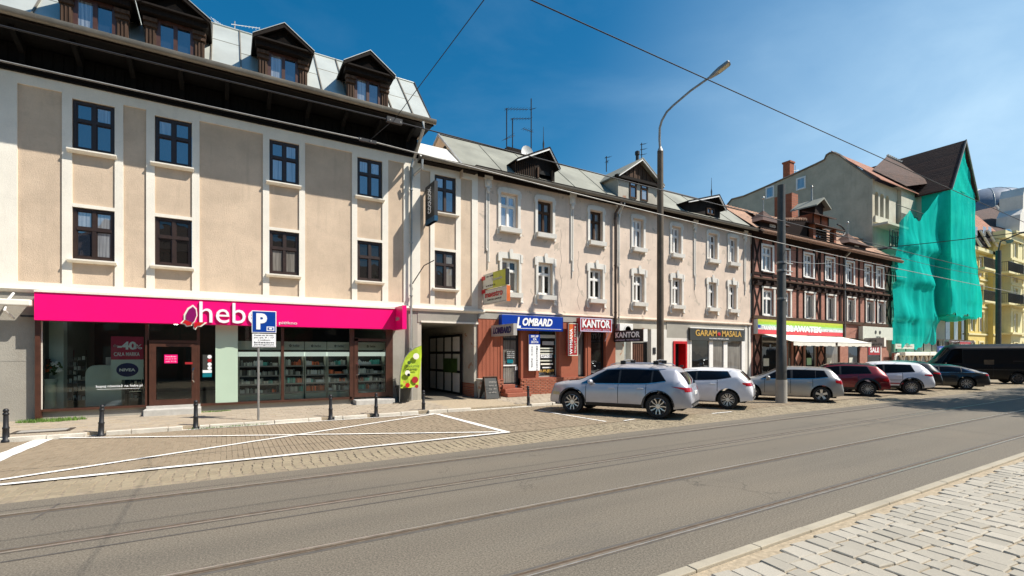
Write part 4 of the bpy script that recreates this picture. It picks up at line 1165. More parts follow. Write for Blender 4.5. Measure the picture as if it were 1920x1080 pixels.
shelf_unit(447, 526, 'shelf unit of bottles behind the parking sign, next to the frosted panel', 1)
shelf_unit(533, 570, 'narrow shelf unit of orange and dark boxes right of the brown mullion', 2)
shelf_unit(572, 612, 'middle shelf unit with reddish packs behind the right shop window', 3)
shelf_unit(614, 656, 'shelf unit of pale bottles at the right end of the shop window', 4)
shelf_unit(668, 722, 'shelf unit of white bottles seen through the right shop door', 5)

# wall bracket with folded awning at the far left
wb = thing('folded_awning', 'pale folded awning with white bracket on the grey wall left of the fascia', 'awning', (PX(20, 18.2), 18.2, 3.2))
B(XA, PX(63, 18.2), 17.95, 18.2, PZ(20, 573, 18.1), PZ(20, 561, 18.1)).obj('roller_case', 'canvas', wb, bevel=0.03)
xk = PX(20, 18.2)
MB().tube([(xk, 18.4, 3.7), (xk, 18.05, 3.5), (xk-0.05, 17.95, 3.2), (xk+.02, 18.35, 3.0)], .03, 6).obj('arm', 'white_paint', wb)
MB().box(PX(38, 18.2), PX(63, 18.2), 18.2, 18.4, 3.05, 3.1).obj('bar', 'iron', wb)

# ================================================================ GATE HOUSE (bay with the passage)
GX0, GX1 = PX(783, F), PX(896, F)
gh = thing('gate_house', 'low beige bay with one window column above the dark gateway', 'building', ((GX0+GX1)/2, F, .15))
ZC = PZ(835, 300, F)+0.02
c2 = [(815, 855)]
w2 = [(PZ(835, 399.5, F), PZ(835, 330, F)), (PZ(835, 540.5, F), PZ(835, 471, F))]
gholes = [(PX(815, F), PX(855, F), a, b) for a, b in w2]
ztop = 9.75
m_ = MB(); wall_holes(m_, GX0, GX1, ZB-.3, ztop, F+REC, gholes, .2); m_.obj('wall', 'beige', gh)
m_ = MB(); facade_bands(m_, [(783, 788), (807, 815), (855, 864), (885, 896)], c2, ztop, ZB, w2, GX0, GX1, PZ(790, 318, F)+.0); m_.obj('white_band', 'cream', gh)
for j, (z0, z1) in enumerate(w2):
    window(gh, PX(815, F)+.01, PX(855, F)-.01, z0+.01, z1-.01, F+.07, 'brown_frame', 'sky_pane' if j == 0 else 'dark_pane', .36, 2, .075)
    MB().prism([(F-0.15, z0-0.07), (F-0.15, z0-0.03), (F+0.1, z0+0.01), (F+0.1, z0-0.12), (F-0.06, z0-0.12)], PX(815, F)-.1, PX(855, F)+.1, 'X').obj('sill', 'cream', gh)
ZEV = H+0.2192*18.0/CT
B(GX0, PX(890, F), F-.35, F+.2, ztop-.02, ZEV-.08).obj('eaves_board', 'dark_wood', gh)
gpr = lambda y, z: [(y-.08, z+.06), (y-.07, z-.03), (y, z-.08), (y+.07, z-.03), (y+.08, z+.05)]
MB().prism(gpr(18.0, ZEV), GX0+.0, PX(872, 18)+.05, 'X').obj('gutter', 'gutter', gh, smooth=True, ang=60)
yr = 19.6; zr = H+0.2337*yr/CT
MB().poly((GX0, 18.05, ZEV), (PX(872, 18), 18.05, ZEV), (PX(872, 18), yr, zr), (GX0, yr, zr)).obj('roof', 'roof_white', gh)
MB().poly((GX0, yr, zr), (PX(872, 18), yr, zr), (PX(872, 18), 24, zr-1), (GX0, 24, zr-1)).obj('rear_roof', 'roof_white', gh)
# beam over the gateway and the passage
pz = PZ(835, 606, F)
gb = MB().box(GX0, GX1, F-.02, F+.5, pz, ZB-.3); gb.obj('lintel', 'grey_plaster', gh)
B(PX(789, F), GX1, F-.05, F+.02, pz-.0, pz+.07).obj('lintel_edge', 'cream', gh)
pX0, pX1 = PX(790, F), PX(889, F)
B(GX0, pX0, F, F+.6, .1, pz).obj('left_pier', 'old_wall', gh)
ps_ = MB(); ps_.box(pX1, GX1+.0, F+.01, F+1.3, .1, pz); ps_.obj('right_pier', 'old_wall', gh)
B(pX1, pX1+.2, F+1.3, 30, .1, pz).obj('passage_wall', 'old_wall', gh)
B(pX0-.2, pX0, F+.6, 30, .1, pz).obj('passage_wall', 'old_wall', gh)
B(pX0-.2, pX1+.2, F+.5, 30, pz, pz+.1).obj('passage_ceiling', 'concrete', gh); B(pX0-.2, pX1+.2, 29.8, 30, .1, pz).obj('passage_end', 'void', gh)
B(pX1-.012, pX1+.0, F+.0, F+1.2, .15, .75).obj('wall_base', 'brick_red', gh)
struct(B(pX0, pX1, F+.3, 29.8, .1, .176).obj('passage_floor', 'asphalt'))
gt = thing('gate_leaf', 'open gate leaf of pale panels in a black frame inside the gateway', 'gate', (pX1-.06, F+3, .18))
def ydepth(px, X):  # depth where the line of sight through px meets the wall at X
    q = (px-960)/900.; return X*(ST-q*CT)/(CT+q*ST)
gx = pX1-.10
g0, g1 = ydepth(864, gx), min(ydepth(806, gx), 28)
n_ = 4; fz0, fz1 = .22, 2.85
zr_ = [fz0, .22+.98, .22+1.85, fz1]
fm = MB()
for i in range(n_+1):
    yv = g0+(g1-g0)*i/n_; fm.box(gx-.03, gx+.03, yv-.06, yv+.06, fz0-.05, fz1+.05)
for z in zr_: fm.box(gx-.028, gx+.028, g0, g1, z-.05, z+.05)
fm.obj('frame', 'black', gt)
for i in range(n_):
    for j in range(3):
        a = g0+(g1-g0)*i/n_+.07; b = g0+(g1-g0)*(i+1)/n_-.07
        B(gx-.01, gx+.01, a, b, zr_[j]+.06, zr_[j+1]-.06).obj('panel', 'white_paint' if not (i == 0 and j == 1) else 'pale_sign', gt)
bn = B(gx-.06, gx-.05, g0+.3, g0+1.9, 1.15, 1.8).obj('banner', 'leaf'); tag(bn, 'small green banner hung on the open gate leaf', 'banner')

# ================================================================ LONG PINKISH TENEMENT
TX0, TX1 = PX(896, F), PX(1408, F)
tn = thing('tenement', 'long faded pinkish house with ornate white window surrounds and dark dormers', 'building', ((TX0+TX1)/2, F, .15))
ups = [(939, 971, 361.5, 424, 0), (1008, 1036, 375, 435.5, 0), (1106, 1130, 395.6, 452, 0), (1187, 1206.5, 413.5, 464, 1), (1259.5, 1277, 428, 475, 1), (1328, 1345, 443, 486, 1), (1367, 1382, 450, 492, 1)]
los = [(941, 973, 486, 548.5, 1), (1009, 1036, 495, 554, 1), (1106, 1130, 508, 561.5, 1), (1188, 1208, 517, 569, 1), (1260.5, 1278.5, 526, 575.5, 1), (1328, 1343, 534, 579.5, 1), (1366.5, 1380.5, 539, 583.5, 1)]
ZU0, ZU1, ZL0, ZL1 = 7.66, 9.16, 4.78, 6.24
ZBT = H+0.0500*F/CT      # band over the ground floor
ZTOP = 9.93
hl = []
for w in ups: hl.append((PX(w[0], F), PX(w[1], F), ZU0, ZU1))
for w in los: hl.append((PX(w[0], F), PX(w[1], F), ZL0, ZL1))
m_ = MB(); wall_holes(m_, TX0, TX1, ZBT-.02, ZTOP, F+.03, hl, .28); m_.obj('wall', 'pink_plaster', tn)
def surround(x0, x1, z0, z1, upper):
    w = .135; q = MB(); y0 = F-.03; y1 = F+.03
    if upper:
        q.box(x0-w, x0, y0, y1, z0-.12, z1+.03); q.box(x1, x1+w, y0, y1, z0-.12, z1+.03)
        n = 8; cx = (x0+x1)/2; hw = (x1-x0)/2+w
        top = [(cx+hw*cos(pi*i/n), z1+.17+.09*sin(pi*i/n)) for i in range(n+1)]
        q.prism(([(x0-w, z1+.03)]+top[::-1]+[(x1+w, z1+.03)])[::-1], y0, y1, 'Y')
        for s, xx in ((-1, x0-w), (1, x1+w)):
            q.box(xx-.05, xx+.05, y0-.01, y1, z0-.34, z0-.10); q.box(xx-.05, xx+.05, y0-.01, y1, z1-.12, z1+.10)
    else:
        q.box(x0-w*.9, x0, y0, y1, z0-.05, z1+.03); q.box(x1, x1+w*.9, y0, y1, z0-.05, z1+.03)
        q.box(x0-w, x1+w, y0, y1, z1+.03, z1+.2); q.box(x0-w*.6, x1+w*.6, y0, y1, z1+.2, z1+.3)
        cx = (x0+x1)/2
        q.prism([(cx-.06, z1+.02), (cx+.06, z1+.02), (cx+.1, z1+.38), (cx+.05, z1+.46), (cx-.05, z1+.46), (cx-.1, z1+.38)], y0-.06, y0-.001, 'Y')
        for s, xx in ((-1, x0-w), (1, x1+w)):
            q.box(xx-.06, xx+.06, y0-.02, y1, z1-.12, z1+.26); q.box(xx-.06, xx+.06, y0-.02, y1, z0-.42, z0-.05)
            q.ball((xx, y0-.01, z0-.44), .09, .05, .07, 8, 5)
    q.obj('surround', 'white_trim', tn)
for k, (lst, z0, z1, u) in enumerate(((ups, ZU0, ZU1, 1), (los, ZL0, ZL1, 0))):
    for w in lst:
        x0, x1 = PX(w[0], F), PX(w[1], F)
        fm = 'white_paint' if w[4] else 'weathered_wood'
        window(tn, x0+.01, x1-.01, z0+.01, z1-.01, F+.17, 'white_paint' if w[4] or w[0] < 950 else 'weathered_wood', 'sky_pane' if u and w[0] < 960 or w[0] > 1180 and u else 'dark_pane', .34, 2, .075)
        MB().prism([(F-.2, z0-.24), (F-.22, z0-.04), (F+.1, z0+.0), (F+.1, z0-.24)], x0-.1, x1+.1, 'X').obj('sill_box', 'white_trim', tn)
        surround(x0, x1, z0, z1, u)
# stucco pendants
for px in (915, 1073, 1160, 1303, 1397):
    x = PX(px, F); q = MB()
    q.box(x-.16, x+.16, F-.05, F+.03, 9.25, 9.62); q.ball((x, F-.04, 9.5), .13, .08, .16, 10, 6); q.ball((x, F-.03, 9.15), .1, .07, .14, 10, 6)
    q.box(x-.2, x+.2, F-.09, F+.03, 9.62, 9.75)
    q.box(x-.1, x-.05, F-.03, F+.03, 6.6, 9.1).box(x+.02, x+.06, F-.03, F+.03, 6.1, 9.1).box(x-.02, x+.0, F-.02, F+.03, 5.7, 9.0)
    q.ball((x-.07, F-.02, 6.55), .05, .03, .07, 6, 4).ball((x+.04, F-.02, 6.05), .05, .03, .07, 6, 4)
    q.obj('stucco_pendant', 'white_trim', tn)
# thin cracks and stains as proud hairlines of filler
for px, y0, y1 in ((1052, 430, 575), (1085, 470, 580), (1304, 470, 560)):
    pts = [(PX(px, F)+.10*sin(i*1.7)*(.4+i*.04), F+.028, PZ(px, y0+(y1-y0)*i/12, F)) for i in range(13)]
    MB().tube(pts, .007, 4).obj('crack', 'grey_plaster', tn)
MB().prism([(F-.06, ZBT-.04), (F-.1, ZBT+.0), (F-.08, ZBT+.06), (F+.03, ZBT+.09), (F+.03, ZBT-.06)], TX0, TX1, 'X').obj('string_course', 'pink_plaster', tn)
# eaves
B(TX0-.3, TX1+.1, F-.45, F+.2, ZTOP-.04, ZTOP+.02).obj('soffit', 'dark_wood', tn)
B(TX0-.3, TX1+.1, F-.46, F-.40, ZTOP-.1, ZEV-.02).obj('fascia_board', 'dark_wood', tn)
B(TX0, TX1, F-.08, F+.03, ZTOP-.26, ZTOP-.04).obj('frieze', 'dark_wood', tn)
RX0 = PX(870, 18.0)
MB().prism(gpr(17.98, ZEV), RX0, TX1+.1, 'X').obj('gutter', 'gutter', tn, smooth=True, ang=60)
YR = 20.75; ZR = H+0.2483*YR/CT
x = RX0; RZ = lambda y: ZEV+(ZR-ZEV)*(y-18.05)/(YR-18.05)
while x < TX1:
    x1 = min(x+2.04, TX1+.05)
    o = MB().poly((x, 18.05, ZEV), (x1, 18.05, ZEV), (x1, YR, ZR), (x, YR, ZR)).obj('roof_sheet', 'roof_zinc', tn)
    MB().add([(x-.012, 18.05, ZEV), (x+.012, 18.05, ZEV), (x+.012, YR, ZR), (x-.012, YR, ZR), (x-.012, 18.03, ZEV+.012), (x+.012, 18.03, ZEV+.025), (x+.012, YR-.02, ZR+.012), (x-.012, YR-.02, ZR+.012)], [(4, 5, 6, 7), (0, 4, 7, 3), (1, 2, 6, 5)]).obj('seam', 'roof_zinc', o)
    x = x1 if x1-x > .5 else x+2
MB().poly((RX0, YR, ZR), (TX1+.05, YR, ZR), (TX1+.05, 26, ZR-2.5), (RX0, 26, ZR-2.5)).obj('rear_roof', 'roof_zinc', tn)
MB().tube([(RX0, YR, ZR+.02), (TX1, YR, ZR+.02)], .04, 6).obj('ridge', 'iron', tn)
MB().prism([(18.2, 9.4), (18.2, ZEV-.04), (YR, ZR-.03), (26, ZR-2.53), (26, 9)], RX0+.03, RX0+.05, 'X').obj('gable_wall', 'beige', tn)
for a, b in (((18.05, ZEV), (YR, ZR)), ((YR, ZR), (26, ZR-2.5))):
    MB().prism([(a[0], a[1]-.07), (b[0], b[1]-.07), (b[0], b[1]+.05), (a[0], a[1]+.05)], RX0-.04, RX0+.02, 'X').obj('verge', 'zinc_pipe', tn)
B(RX0-.0, RX0+.03, 19.9, 20.2, 11.1, 11.35).obj('vent_hole', 'void', tn)

def spike(t, x, y, z, h, m='iron', r=.05):
    MB().lathe(x, y, [(r, z), (r*1.5, z+.1), (r*.6, z+.2), (r*.9, z+h*.35), (r*.35, z+h*.5), (.008, z+h)], 8).obj('finial', m, t, smooth=True)
def dormer2(parent, pxl, pxr, ybot, yeave, papex, yf, overh, wall, kind, back=None, m_roof='dark_wood', rake='white_paint', tile=None):
    """small gabled dormer on the front slope at depth yf"""
    x0, x1 = PX(pxl, yf), PX(pxr, yf); cx = (x0+x1)/2; w = x1-x0
    mid = (pxl+pxr)/2
    ze = PZ(mid, yeave, yf); za_ = PZ(papex[0], papex[1], yf-overh); zb0 = RZ(yf)-.1
    yb_ = back or min(yf+3.2, YR+.3)
    ax = PX(papex[0], yf) if kind == 'small' else cx
    d = MB().box(x0, x1, yf, yb_, zb0, ze).obj('dormer', wall, parent)
    MB().prism([(x0, ze), (x1, ze), (ax, za_-.1)], yf, yb_, 'Y').obj('gable', 'weathered_wood' if kind == 'big' else 'dark_wood', d)
    for s in (-1, 1):
        a = (ax, za_); b = (cx+s*(w/2+overh*(.6 if kind == 'big' else .25)), ze-.06)
        o4 = [a, b, (b[0], b[1]-.1), (a[0], a[1]-.12)]
        if s < 0: o4 = [b, a, (a[0], a[1]-.12), (b[0], b[1]-.1)]
        MB().prism(o4, yf-overh, yf-overh+.06, 'Y').obj('bargeboard', rake, d)
        o5 = [a, b, (b[0], b[1]-.06), (a[0], a[1]-.06)] if s > 0 else [b, a, (a[0], a[1]-.06), (b[0], b[1]-.06)]
        o5 = [(p, q+.03) for p, q in o5]
        MB().prism(o5, yf-overh-.02, yb_+.2, 'Y').obj('roof', m_roof, d)
    return d, cx, w, ze, zb0
# dormer with round-headed opening
d, cx, w, ze, zb0 = dormer2(tn, 966, 1040, 348, 309, (1023, 274), 18.5, .35, 'dark_wood', 'small', m_roof='dark_wood')
cx = PX(1021, 18.5)
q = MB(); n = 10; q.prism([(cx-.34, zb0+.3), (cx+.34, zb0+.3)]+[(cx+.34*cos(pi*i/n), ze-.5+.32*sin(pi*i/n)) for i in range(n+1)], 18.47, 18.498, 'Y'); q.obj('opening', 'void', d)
w_ = MB()
for i in range(10): w_.box(PX(966+i*4, 18.5), PX(966+i*4+.6, 18.5), 18.47, 18.5, zb0, ze)
w_.obj('board_joint', 'weathered_wood', d)['kind'] = 'stuff'
for s in (-1, 1): B(cx+s*.4-.04, cx+s*.4+.04, 18.42, 18.5, zb0+.1, ze-.1).obj('post', 'weathered_wood', d)
spike(d, PX(1019, 18.6), 18.6, PZ(1022, 278, 18.3)-.1, 1.25)
# big dormer with plastered front, pair of small windows
d, cx, w, ze, zb0 = dormer2(tn, 1159, 1234, 375, 338, (1198, 294), 18.42, .3, 'old_wall', 'big', back=21.2, m_roof='roof_zinc')
yf = 18.42
for a, b in ((1180, 1193), (1201, 1214)):
    window(d, PX(a, yf), PX(b, yf), PZ(1190, 373, yf), PZ(1190, 341, yf), yf-.05, 'weathered_wood', 'sky_pane', .3, 1, .06, name='dormer_window')
B(cx-w/2-.25, cx+w/2+.25, yf-.2, yf-.002, ze-.16, ze-.02).obj('beam', 'dark_wood', d)
for i in range(9):
    xx = cx-w/2+.2+i*(w-.4)/8; hh = (1-abs(xx-cx)/(w/2))*.95
    if hh > .15: B(xx-.05, xx+.05, yf-.03, yf-.002, ze, ze+hh).obj('gable_board', 'weathered_wood', d)
MB().lathe(PX(1195, 19.2), 19.2, [(.09, ze+.9), (.09, ze+1.75), (.13, ze+1.78), (.13, ze+1.95), (.05, ze+2.0)], 10).obj('flue', 'iron', d, smooth=True)
# third dormer
d, cx, w, ze, zb0 = dormer2(tn, 1284, 1350, 408, 386, (1338, 362), 18.55, .4, 'dark_wood', 'small', m_roof='dark_wood')
window(d, PX(1324, 18.55), PX(1338, 18.55), zb0+.2, ze-.05, 18.48, 'weathered_wood', 'far_pane', 0, 2, .06, name='dormer_window')
spike(d, PX(1334, 18.7), 18.7, PZ(1335, 366, 18.3)-.05, 1.3)
# chimney, aerials
cy_ = 21.2; cxx = PX(970, cy_)
ch = MB().box(cxx-.55, cxx+.55, cy_, cy_+.6, ZR-.7, PZ(970, 288, cy_)); ch.obj('chimney', 'old_wall', tn)
B(cxx-.62, cxx+.62, cy_-.07, cy_+.67, PZ(970, 288, cy_), PZ(970, 282, cy_)+.05).obj('chimney_cap', 'dark_wood', tn)
def aerial(label, px, y, py0, py1, booms):
    x = PX(px, y); z0, z1 = PZ(px, py1, y), PZ(px, py0, y)
    t = thing('roof_antenna', label, 'antenna', (x, y, z0), 'aerials on the tenement roof')
    MB().tube([(x, y, z0), (x, y, z1)], .028, 6).obj('mast', 'iron', t)
    for (bz, dx, dz, n, el) in booms:
        zc = z0+(z1-z0)*bz; q = MB().tube([(x-.12*(1 if dx > 0 else -1), y, zc-.02), (x+dx, y-.2, zc+dz)], .016, 5)
        for i in range(n):
            tt = i/max(1, n-1); xx = x+dx*tt; zz_ = zc+dz*tt
            q.tube([(xx, y-.2*tt-el, zz_), (xx, y-.2*tt+el, zz_+.02)], .008, 4)
        q.obj('boom', 'iron', t)
aerial('tall thin aerial mast with a boom at its top, left of the roof chimney', 950, 21.0, 203, 285, [(.98, 1.15, .2, 8, .25)])
aerial('stout short aerial mast with two booms right above the roof chimney', 961, 21.2, 222, 283, [(.98, .95, .17, 7, .22), (.5, -.65, -.5, 5, .2)])
aerial('tallest bare aerial mast, right of the chimney and white dish', 996, 20.9, 185, 290, [(.42, -.62, -.1, 5, .2), (.8, .12, .02, 2, .1)])
aerial('small aerial between the two front dormers', 1137, 21, 293, 322, [(.9, .1, .0, 3, .15), (.6, -.1, .0, 3, .15)])
aerial('small aerial beside the black flue of the big dormer', 1203, 20.9, 268, 300, [(.9, .12, .0, 3, .15), (.6, .12, .0, 3, .15), (.3, .12, 0, 3, .12)])
ds = thing('satellite_dish', 'white satellite dish beside the roof chimney', 'satellite dish', (PX(990, 20.9), 20.9, PZ(990, 285, 20.9)))
dx_, dz_ = PX(988, 20.8), PZ(988, 287, 20.8)
MB().lathe(dx_, dz_, [(.02, 20.86), (.2, 20.83), (.36, 20.76), (.37, 20.78), (.2, 20.87)], 18, 'Y').obj('dish', 'white_paint', ds, smooth=True)
MB().tube([(dx_, 20.8, dz_-.5), (dx_, 20.85, dz_)], .02, 6).obj('arm', 'steel_post', ds)

# downpipes on the tenement
def pipe(px, z0, z1, m, label, r=.07, y=F-.11):
    x = PX(px, y); t = thing('downpipe', label, 'downpipe', (x, y, z0))
    MB().tube([(x, 17.98, z1+.12), (x, 17.98, z1-.1), (x, y, z1-.5), (x, y, z0)], r, 8).obj('pipe', m, t, smooth=True)
    for k in range(3): MB().lathe(x, y, [(r*1.2, z0+.8+k*2.4), (r*1.2, z0+.86+k*2.4)], 10).obj('clamp', m, t)
pipe(1154, 3.3, 9.7, 'brown_pipe', 'dark brown downpipe above the red and black exchange signs')
pipe(1160.5, 3.4, 9.7, 'zinc_pipe', 'thin pale pipe right beside the dark brown downpipe', .03)

# ---- ground floor of the tenement
gf = MB(); ZG1 = ZBT-.02
TCx1 = PX(1153, F)
def wall_px(px0, px1, z0, z1, m, name='shop_wall_panel', y0=F, y1=F+.3): return B(PX(px0, F), PX(px1, F), y0, y1, z0, z1).obj(name, m, tn)
yT = F-.04
zsill = PZ(990, 709, yT)      # top of the brick plinth
# terracotta clad front with openings
oh = [(PX(943, yT), PX(975, yT), 0.6, 3.18), (PX(1010, yT), PX(1046, yT), zsill+.02, 3.18), (PX(1084, yT), PX(1098, yT), .9, 3.18), (PX(1108, yT), PX(1135, yT), .2, 3.18)]
m_ = MB(); wall_holes(m_, TX0-.02, TCx1, zsill, ZG1-.3, yT, oh, .35); m_.obj('clad_wall', 'terracotta', tn)
x = TX0; 
while x < PX(942, yT):
    B(x, x+.02, yT-.012, yT, zsill, ZG1-.32).obj('cladding_rib', 'terracotta', tn); x += .19
B(TX0-.0, TCx1, yT-.02, F+.2, ZG1-.3, ZG1-.04).obj('header_panel', 'concrete', tn)
for a, b in ((890, 943), (975, 1084), (1084, 1108), (1135, 1153)):
    if a == 1084: continue
    B(PX(a, yT) if a > 890 else TX0-.02, PX(b, yT), yT-.06, F+.2, .12, zsill-.05).obj('brick_plinth', 'brick_red', tn)
    B(PX(a, yT) if a > 890 else TX0-.02, PX(b, yT), yT-.09, F+.2, zsill-.05, zsill).obj('plinth_coping', 'step_red', tn)
# real bricks on the plinth beside the steps
wo = worg(tn)
bm = None
for r in range(11):
    z = .16+r*.078
    if z > zsill-.12: break
    for a, b in ((PX(976, yT), PX(1084, yT)), (TX0, PX(942, yT))):
        x = a+(.13 if r % 2 else 0)
        while x+.25 < b:
            if bm is None:
                me = MB().box(-.121, .121, -.02, .02, -.033, .033).mesh('brick', 'brick_piece' if 'brick_piece' in MT else 'step_red'); bm = me
            o = D.objects.new('brick', bm); COL.objects.link(o); o.parent = tn
            o.location = Vector((x+.125, yT-.068+random.uniform(-.004, .004), z+.035))-wo
            x += .26
# door of the pawn shop
dx0, dx1 = oh[0][0], oh[0][1]; yd = F+.1
dd = MB().box(dx0, dx0+.1, yd, yd+.08, .6, 3.18).box(dx1-.1, dx1, yd, yd+.08, .6, 3.18).box(dx0+.1, dx1-.1, yd, yd+.08, .6, .72).box(dx0+.1, dx1-.1, yd, yd+.08, 2.62, 2.72)
do = dd.obj('shop_door', 'black', tn); B(dx0+.1, dx1-.1, yd+.04, yd+.05, .72, 3.18).obj('pane', 'dark_pane', do)
card(949, 966, 657, 673, yd-.01, 'dark_grey_sign', 'opening hours framed in white on the black pawn shop door', txt=['pon-pt', '9.00 - 17.00', 'sobota', '10.00-13.00'])
card(951, 962, 674, 681, yd-.01, 'teal_sign', 'small teal sticker on the black pawn shop door')
card(944, 969, 684, 686, yd-.01, 'white_sign', 'thin white strip on the black pawn shop door')
card(966, 970, 687, 694, yd-.01, 'white_sign', 'white plate by the lock of the pawn shop door')
wx0, wx1 = oh[1][0], oh[1][1]
wf = MB().box(wx0, wx0+.05, yd, yd+.06, zsill+.02, 3.18).box(wx1-.05, wx1, yd, yd+.06, zsill+.02, 3.18).box(wx0+.05, wx1-.05, yd, yd+.06, zsill+.02, zsill+.08).obj('shop_window', 'concrete', tn)
B(wx0+.05, wx1-.05, yd+.03, yd+.04, zsill+.08, 3.18).obj('pane', 'dark_pane', wf)
yn = yd+.0
def stripe(py0, py1, m, l=.08, r=.08, tx=None, tm='black'):
    z1, z0 = PZ(1028, py0, yn), PZ(1028, py1, yn)
    o = B(wx0+l, wx1-r, yn-.012, yn-.004, z0, z1).obj('window_strip', m, wf)
    if tx: text(tx, (wx0+wx1)/2, (z0+z1)/2, (wx1-wx0)*.75, (z1-z0)*.6, yn-.016, tm, wf, ext=.003)
stripe(628, 634, 'pale_sign', tx='LOMBARD', tm='grey_sign'); stripe(640, 647, 'grey_sign', .3, .08); stripe(640, 647, 'teal_sign', .95, .06)
for y in (652, 657, 662): stripe(y, y+2.6, 'pale_sign', .12, .2)
stripe(665, 671, 'white_sign', .2, .25, 'LAPTOPY'); stripe(665, 671, 'teal_sign', 1.0, .06); stripe(665, 671, 'lime', .06, 1.05)
stripe(675, 677.5, 'pale_sign', .15, .25); stripe(681, 684, 'canvas', .2, .2); stripe(688, 690, 'white_sign', .3, .3)
text('KUPUJEMY', (wx0+wx1)/2, PZ(1028, 696, yn), .85, .16, yn-.016, 'gold', wf, bold=.02)
# pilaster ribs
for px in (940, 978, 1005, 1049, 1103, 1137): B(PX(px, yT)-.05, PX(px, yT)+.05, yT-.03, yT+.01, zsill, 3.2).obj('rib', 'terracotta', tn)
# exchange window and door
for (h_, mm) in ((oh[2], 'dark_pane'), (oh[3], 'dark_pane')):
    fo = MB().box(h_[0], h_[0]+.06, yd, yd+.06, h_[2], h_[3]).box(h_[1]-.06, h_[1], yd, yd+.06, h_[2], h_[3]).box(h_[0]+.06, h_[1]-.06, yd, yd+.06, h_[2], h_[2]+.08).obj('exchange_frame', 'black', tn)
    B(h_[0]+.06, h_[1]-.06, yd+.03, yd+.04, h_[2]+.08, h_[3]).obj('pane', mm, fo)
B(PX(1084, yT), PX(1108, yT), yT+.0, F+.2, .15, .9).obj('plinth_panel', 'brick_red', tn)
# steps
st = thing('door_steps', 'three reddish tiled steps at the pawn shop door', 'steps', (PX(960, 18.2), 18.1, .15))
sx0, sx1 = PX(940, 18.3), PX(984, 18.3)
for i, (dz, yy_) in enumerate(((.17, 17.75), (.17, 18.02), (.2, 18.3))):
    z = .15+sum((.17, .17, .17)[:i]); B(sx0+.04*i, sx1-.25*i, yy_, 18.6, z, z+.165).obj('step', 'step_red', st, bevel=.012)

# ---- signs of the shops
ys = F-.32
lz0, lz1 = PZ(1000, 620, ys), PZ(1000, 592, ys)
ls = thing('shop_sign', 'wide blue fascia reading LOMBARD in white italics', 'sign', (PX(1000, ys), ys, lz0))
B(PX(941, ys), PX(1056, ys), ys, F-.05, lz0, lz1).obj('box', 'lombard_blue', ls, bevel=.01)
B(PX(941, ys), PX(961, ys), ys, F-.05, PZ(950, 628, ys), lz0-.002).obj('side_drop', 'lombard_blue', ls)
text('L', PX(972.5, ys), (lz0+lz1)/2, .22, .5, ys-.012, 'white_sign', ls, bold=.05, shear=.25, split=True)
text('OMBARD', PX(1008, ys), (lz0+lz1)/2+.05, PX(1035, ys)-PX(979, ys), .36, ys-.012, 'white_sign', ls, bold=.045, shear=.25, split=True)
B(PX(976, ys), PX(1052, ys), ys-.012, ys-.0, lz0+.08, lz0+.1).obj('underline', 'white_sign', ls)
# signs standing out from the wall
def dep(px, X): q = (px-960)/900.; return X*(ST-q*CT)/(CT+q*ST)
def proj(label, pw, pf, yt, yb, m, th=.16, frame=None, end=None, wall_y=F-.1):
    """pw/pf: pixel column of the wall end and the street end; yt/yb: rows of the top and bottom edge at the wall end"""
    X = PX(pw, wall_y); y0, y1 = dep(pf, X), wall_y; z1, z0 = PZ(pw, yt, wall_y), PZ(pw, yb, wall_y)
    t = thing('projecting_sign', label, 'sign', (X, (y0+y1)/2, z0))
    B(X, X+th, y0+(.03 if end else 0), y1, z0, z1).obj('box', m, t)
    if end: B(X-.003, X+th+.003, y0, y0+.03, z0-.01, z1+.01).obj('end_cap', end, t)
    if frame:
        q = MB()
        for a, b, c, d_ in ((y0, y1, z1-.035, z1), (y0, y1, z0, z0+.035), (y0, y0+.03, z0+.035, z1-.035), (y1-.03, y1, z0+.035, z1-.035)): q.box(X-.012, X-.001, a, b, c, d_)
        q.obj('rim', frame, t)
    MB().box(X+.04, X+.10, y1, F+.06, z1-.14, z1-.09).box(X+.04, X+.10, y1, F+.06, z0+.09, z0+.14).obj('bracket', 'iron', t)
    return t, X, y0, y1, z0, z1
t, X, y0, y1, z0, z1 = proj('small grey box sign reading LOMBARD in dark italics, standing out over the brick wall', 921.5, 963, 610.5, 631, 'grey_sign', frame='concrete')
text('LOMBARD', (y0+y1)/2, (z0+z1)/2, (y1-y0)*.82, (z1-z0)*.6, X-.014, 'navy', t, face='X', bold=.04, shear=.25, split=True)
t, X, y0, y1, z0, z1 = proj('grey box sign reading maestro with orange street end', 906, 950, 545.5, 572, 'pale_sign', end='orange_sign', frame='grey_sign')
text('maestro', (y0+y1)/2+.05, (z0+z1)/2+.08, (y1-y0)*.74, (z1-z0)*.36, X-.016, 'red', t, face='X', bold=.015, split=True)
text('SZKOŁA JAZDY', (y0+y1)/2, z0+.16, (y1-y0)*.6, .08, X-.016, 'dark_grey_sign', t, face='X')
t, X, y0, y1, z0, z1 = proj('yellow and white printed sign standing out above the maestro sign', 906, 948.5, 516, 543, 'lime_sign', end='black')
B(X-.004, X-.001, y0+(y1-y0)*.55, y1, z0, z1).obj('white_part', 'pale_sign', t)
text('ania - studio', (y0+y1)/2+.35, z1-.12, .6, .07, X-.012, 'dark_grey_sign', t, face='X')
text('Kosmetyka', (y0+y1)/2-.25, (z0+z1)/2, .9, .16, X-.012, 'pale_sign', t, face='X')
text('tel. 95 720 31 12', (y0+y1)/2+.3, z0+.1, .8, .06, X-.012, 'dark_grey_sign', t, face='X')
for z in (z1-.15, z0-.1): B(PX(903, F), PX(908, F)+.1, F-.3, F, z-.08, z+.08).obj('wall_mount', 'red', t)
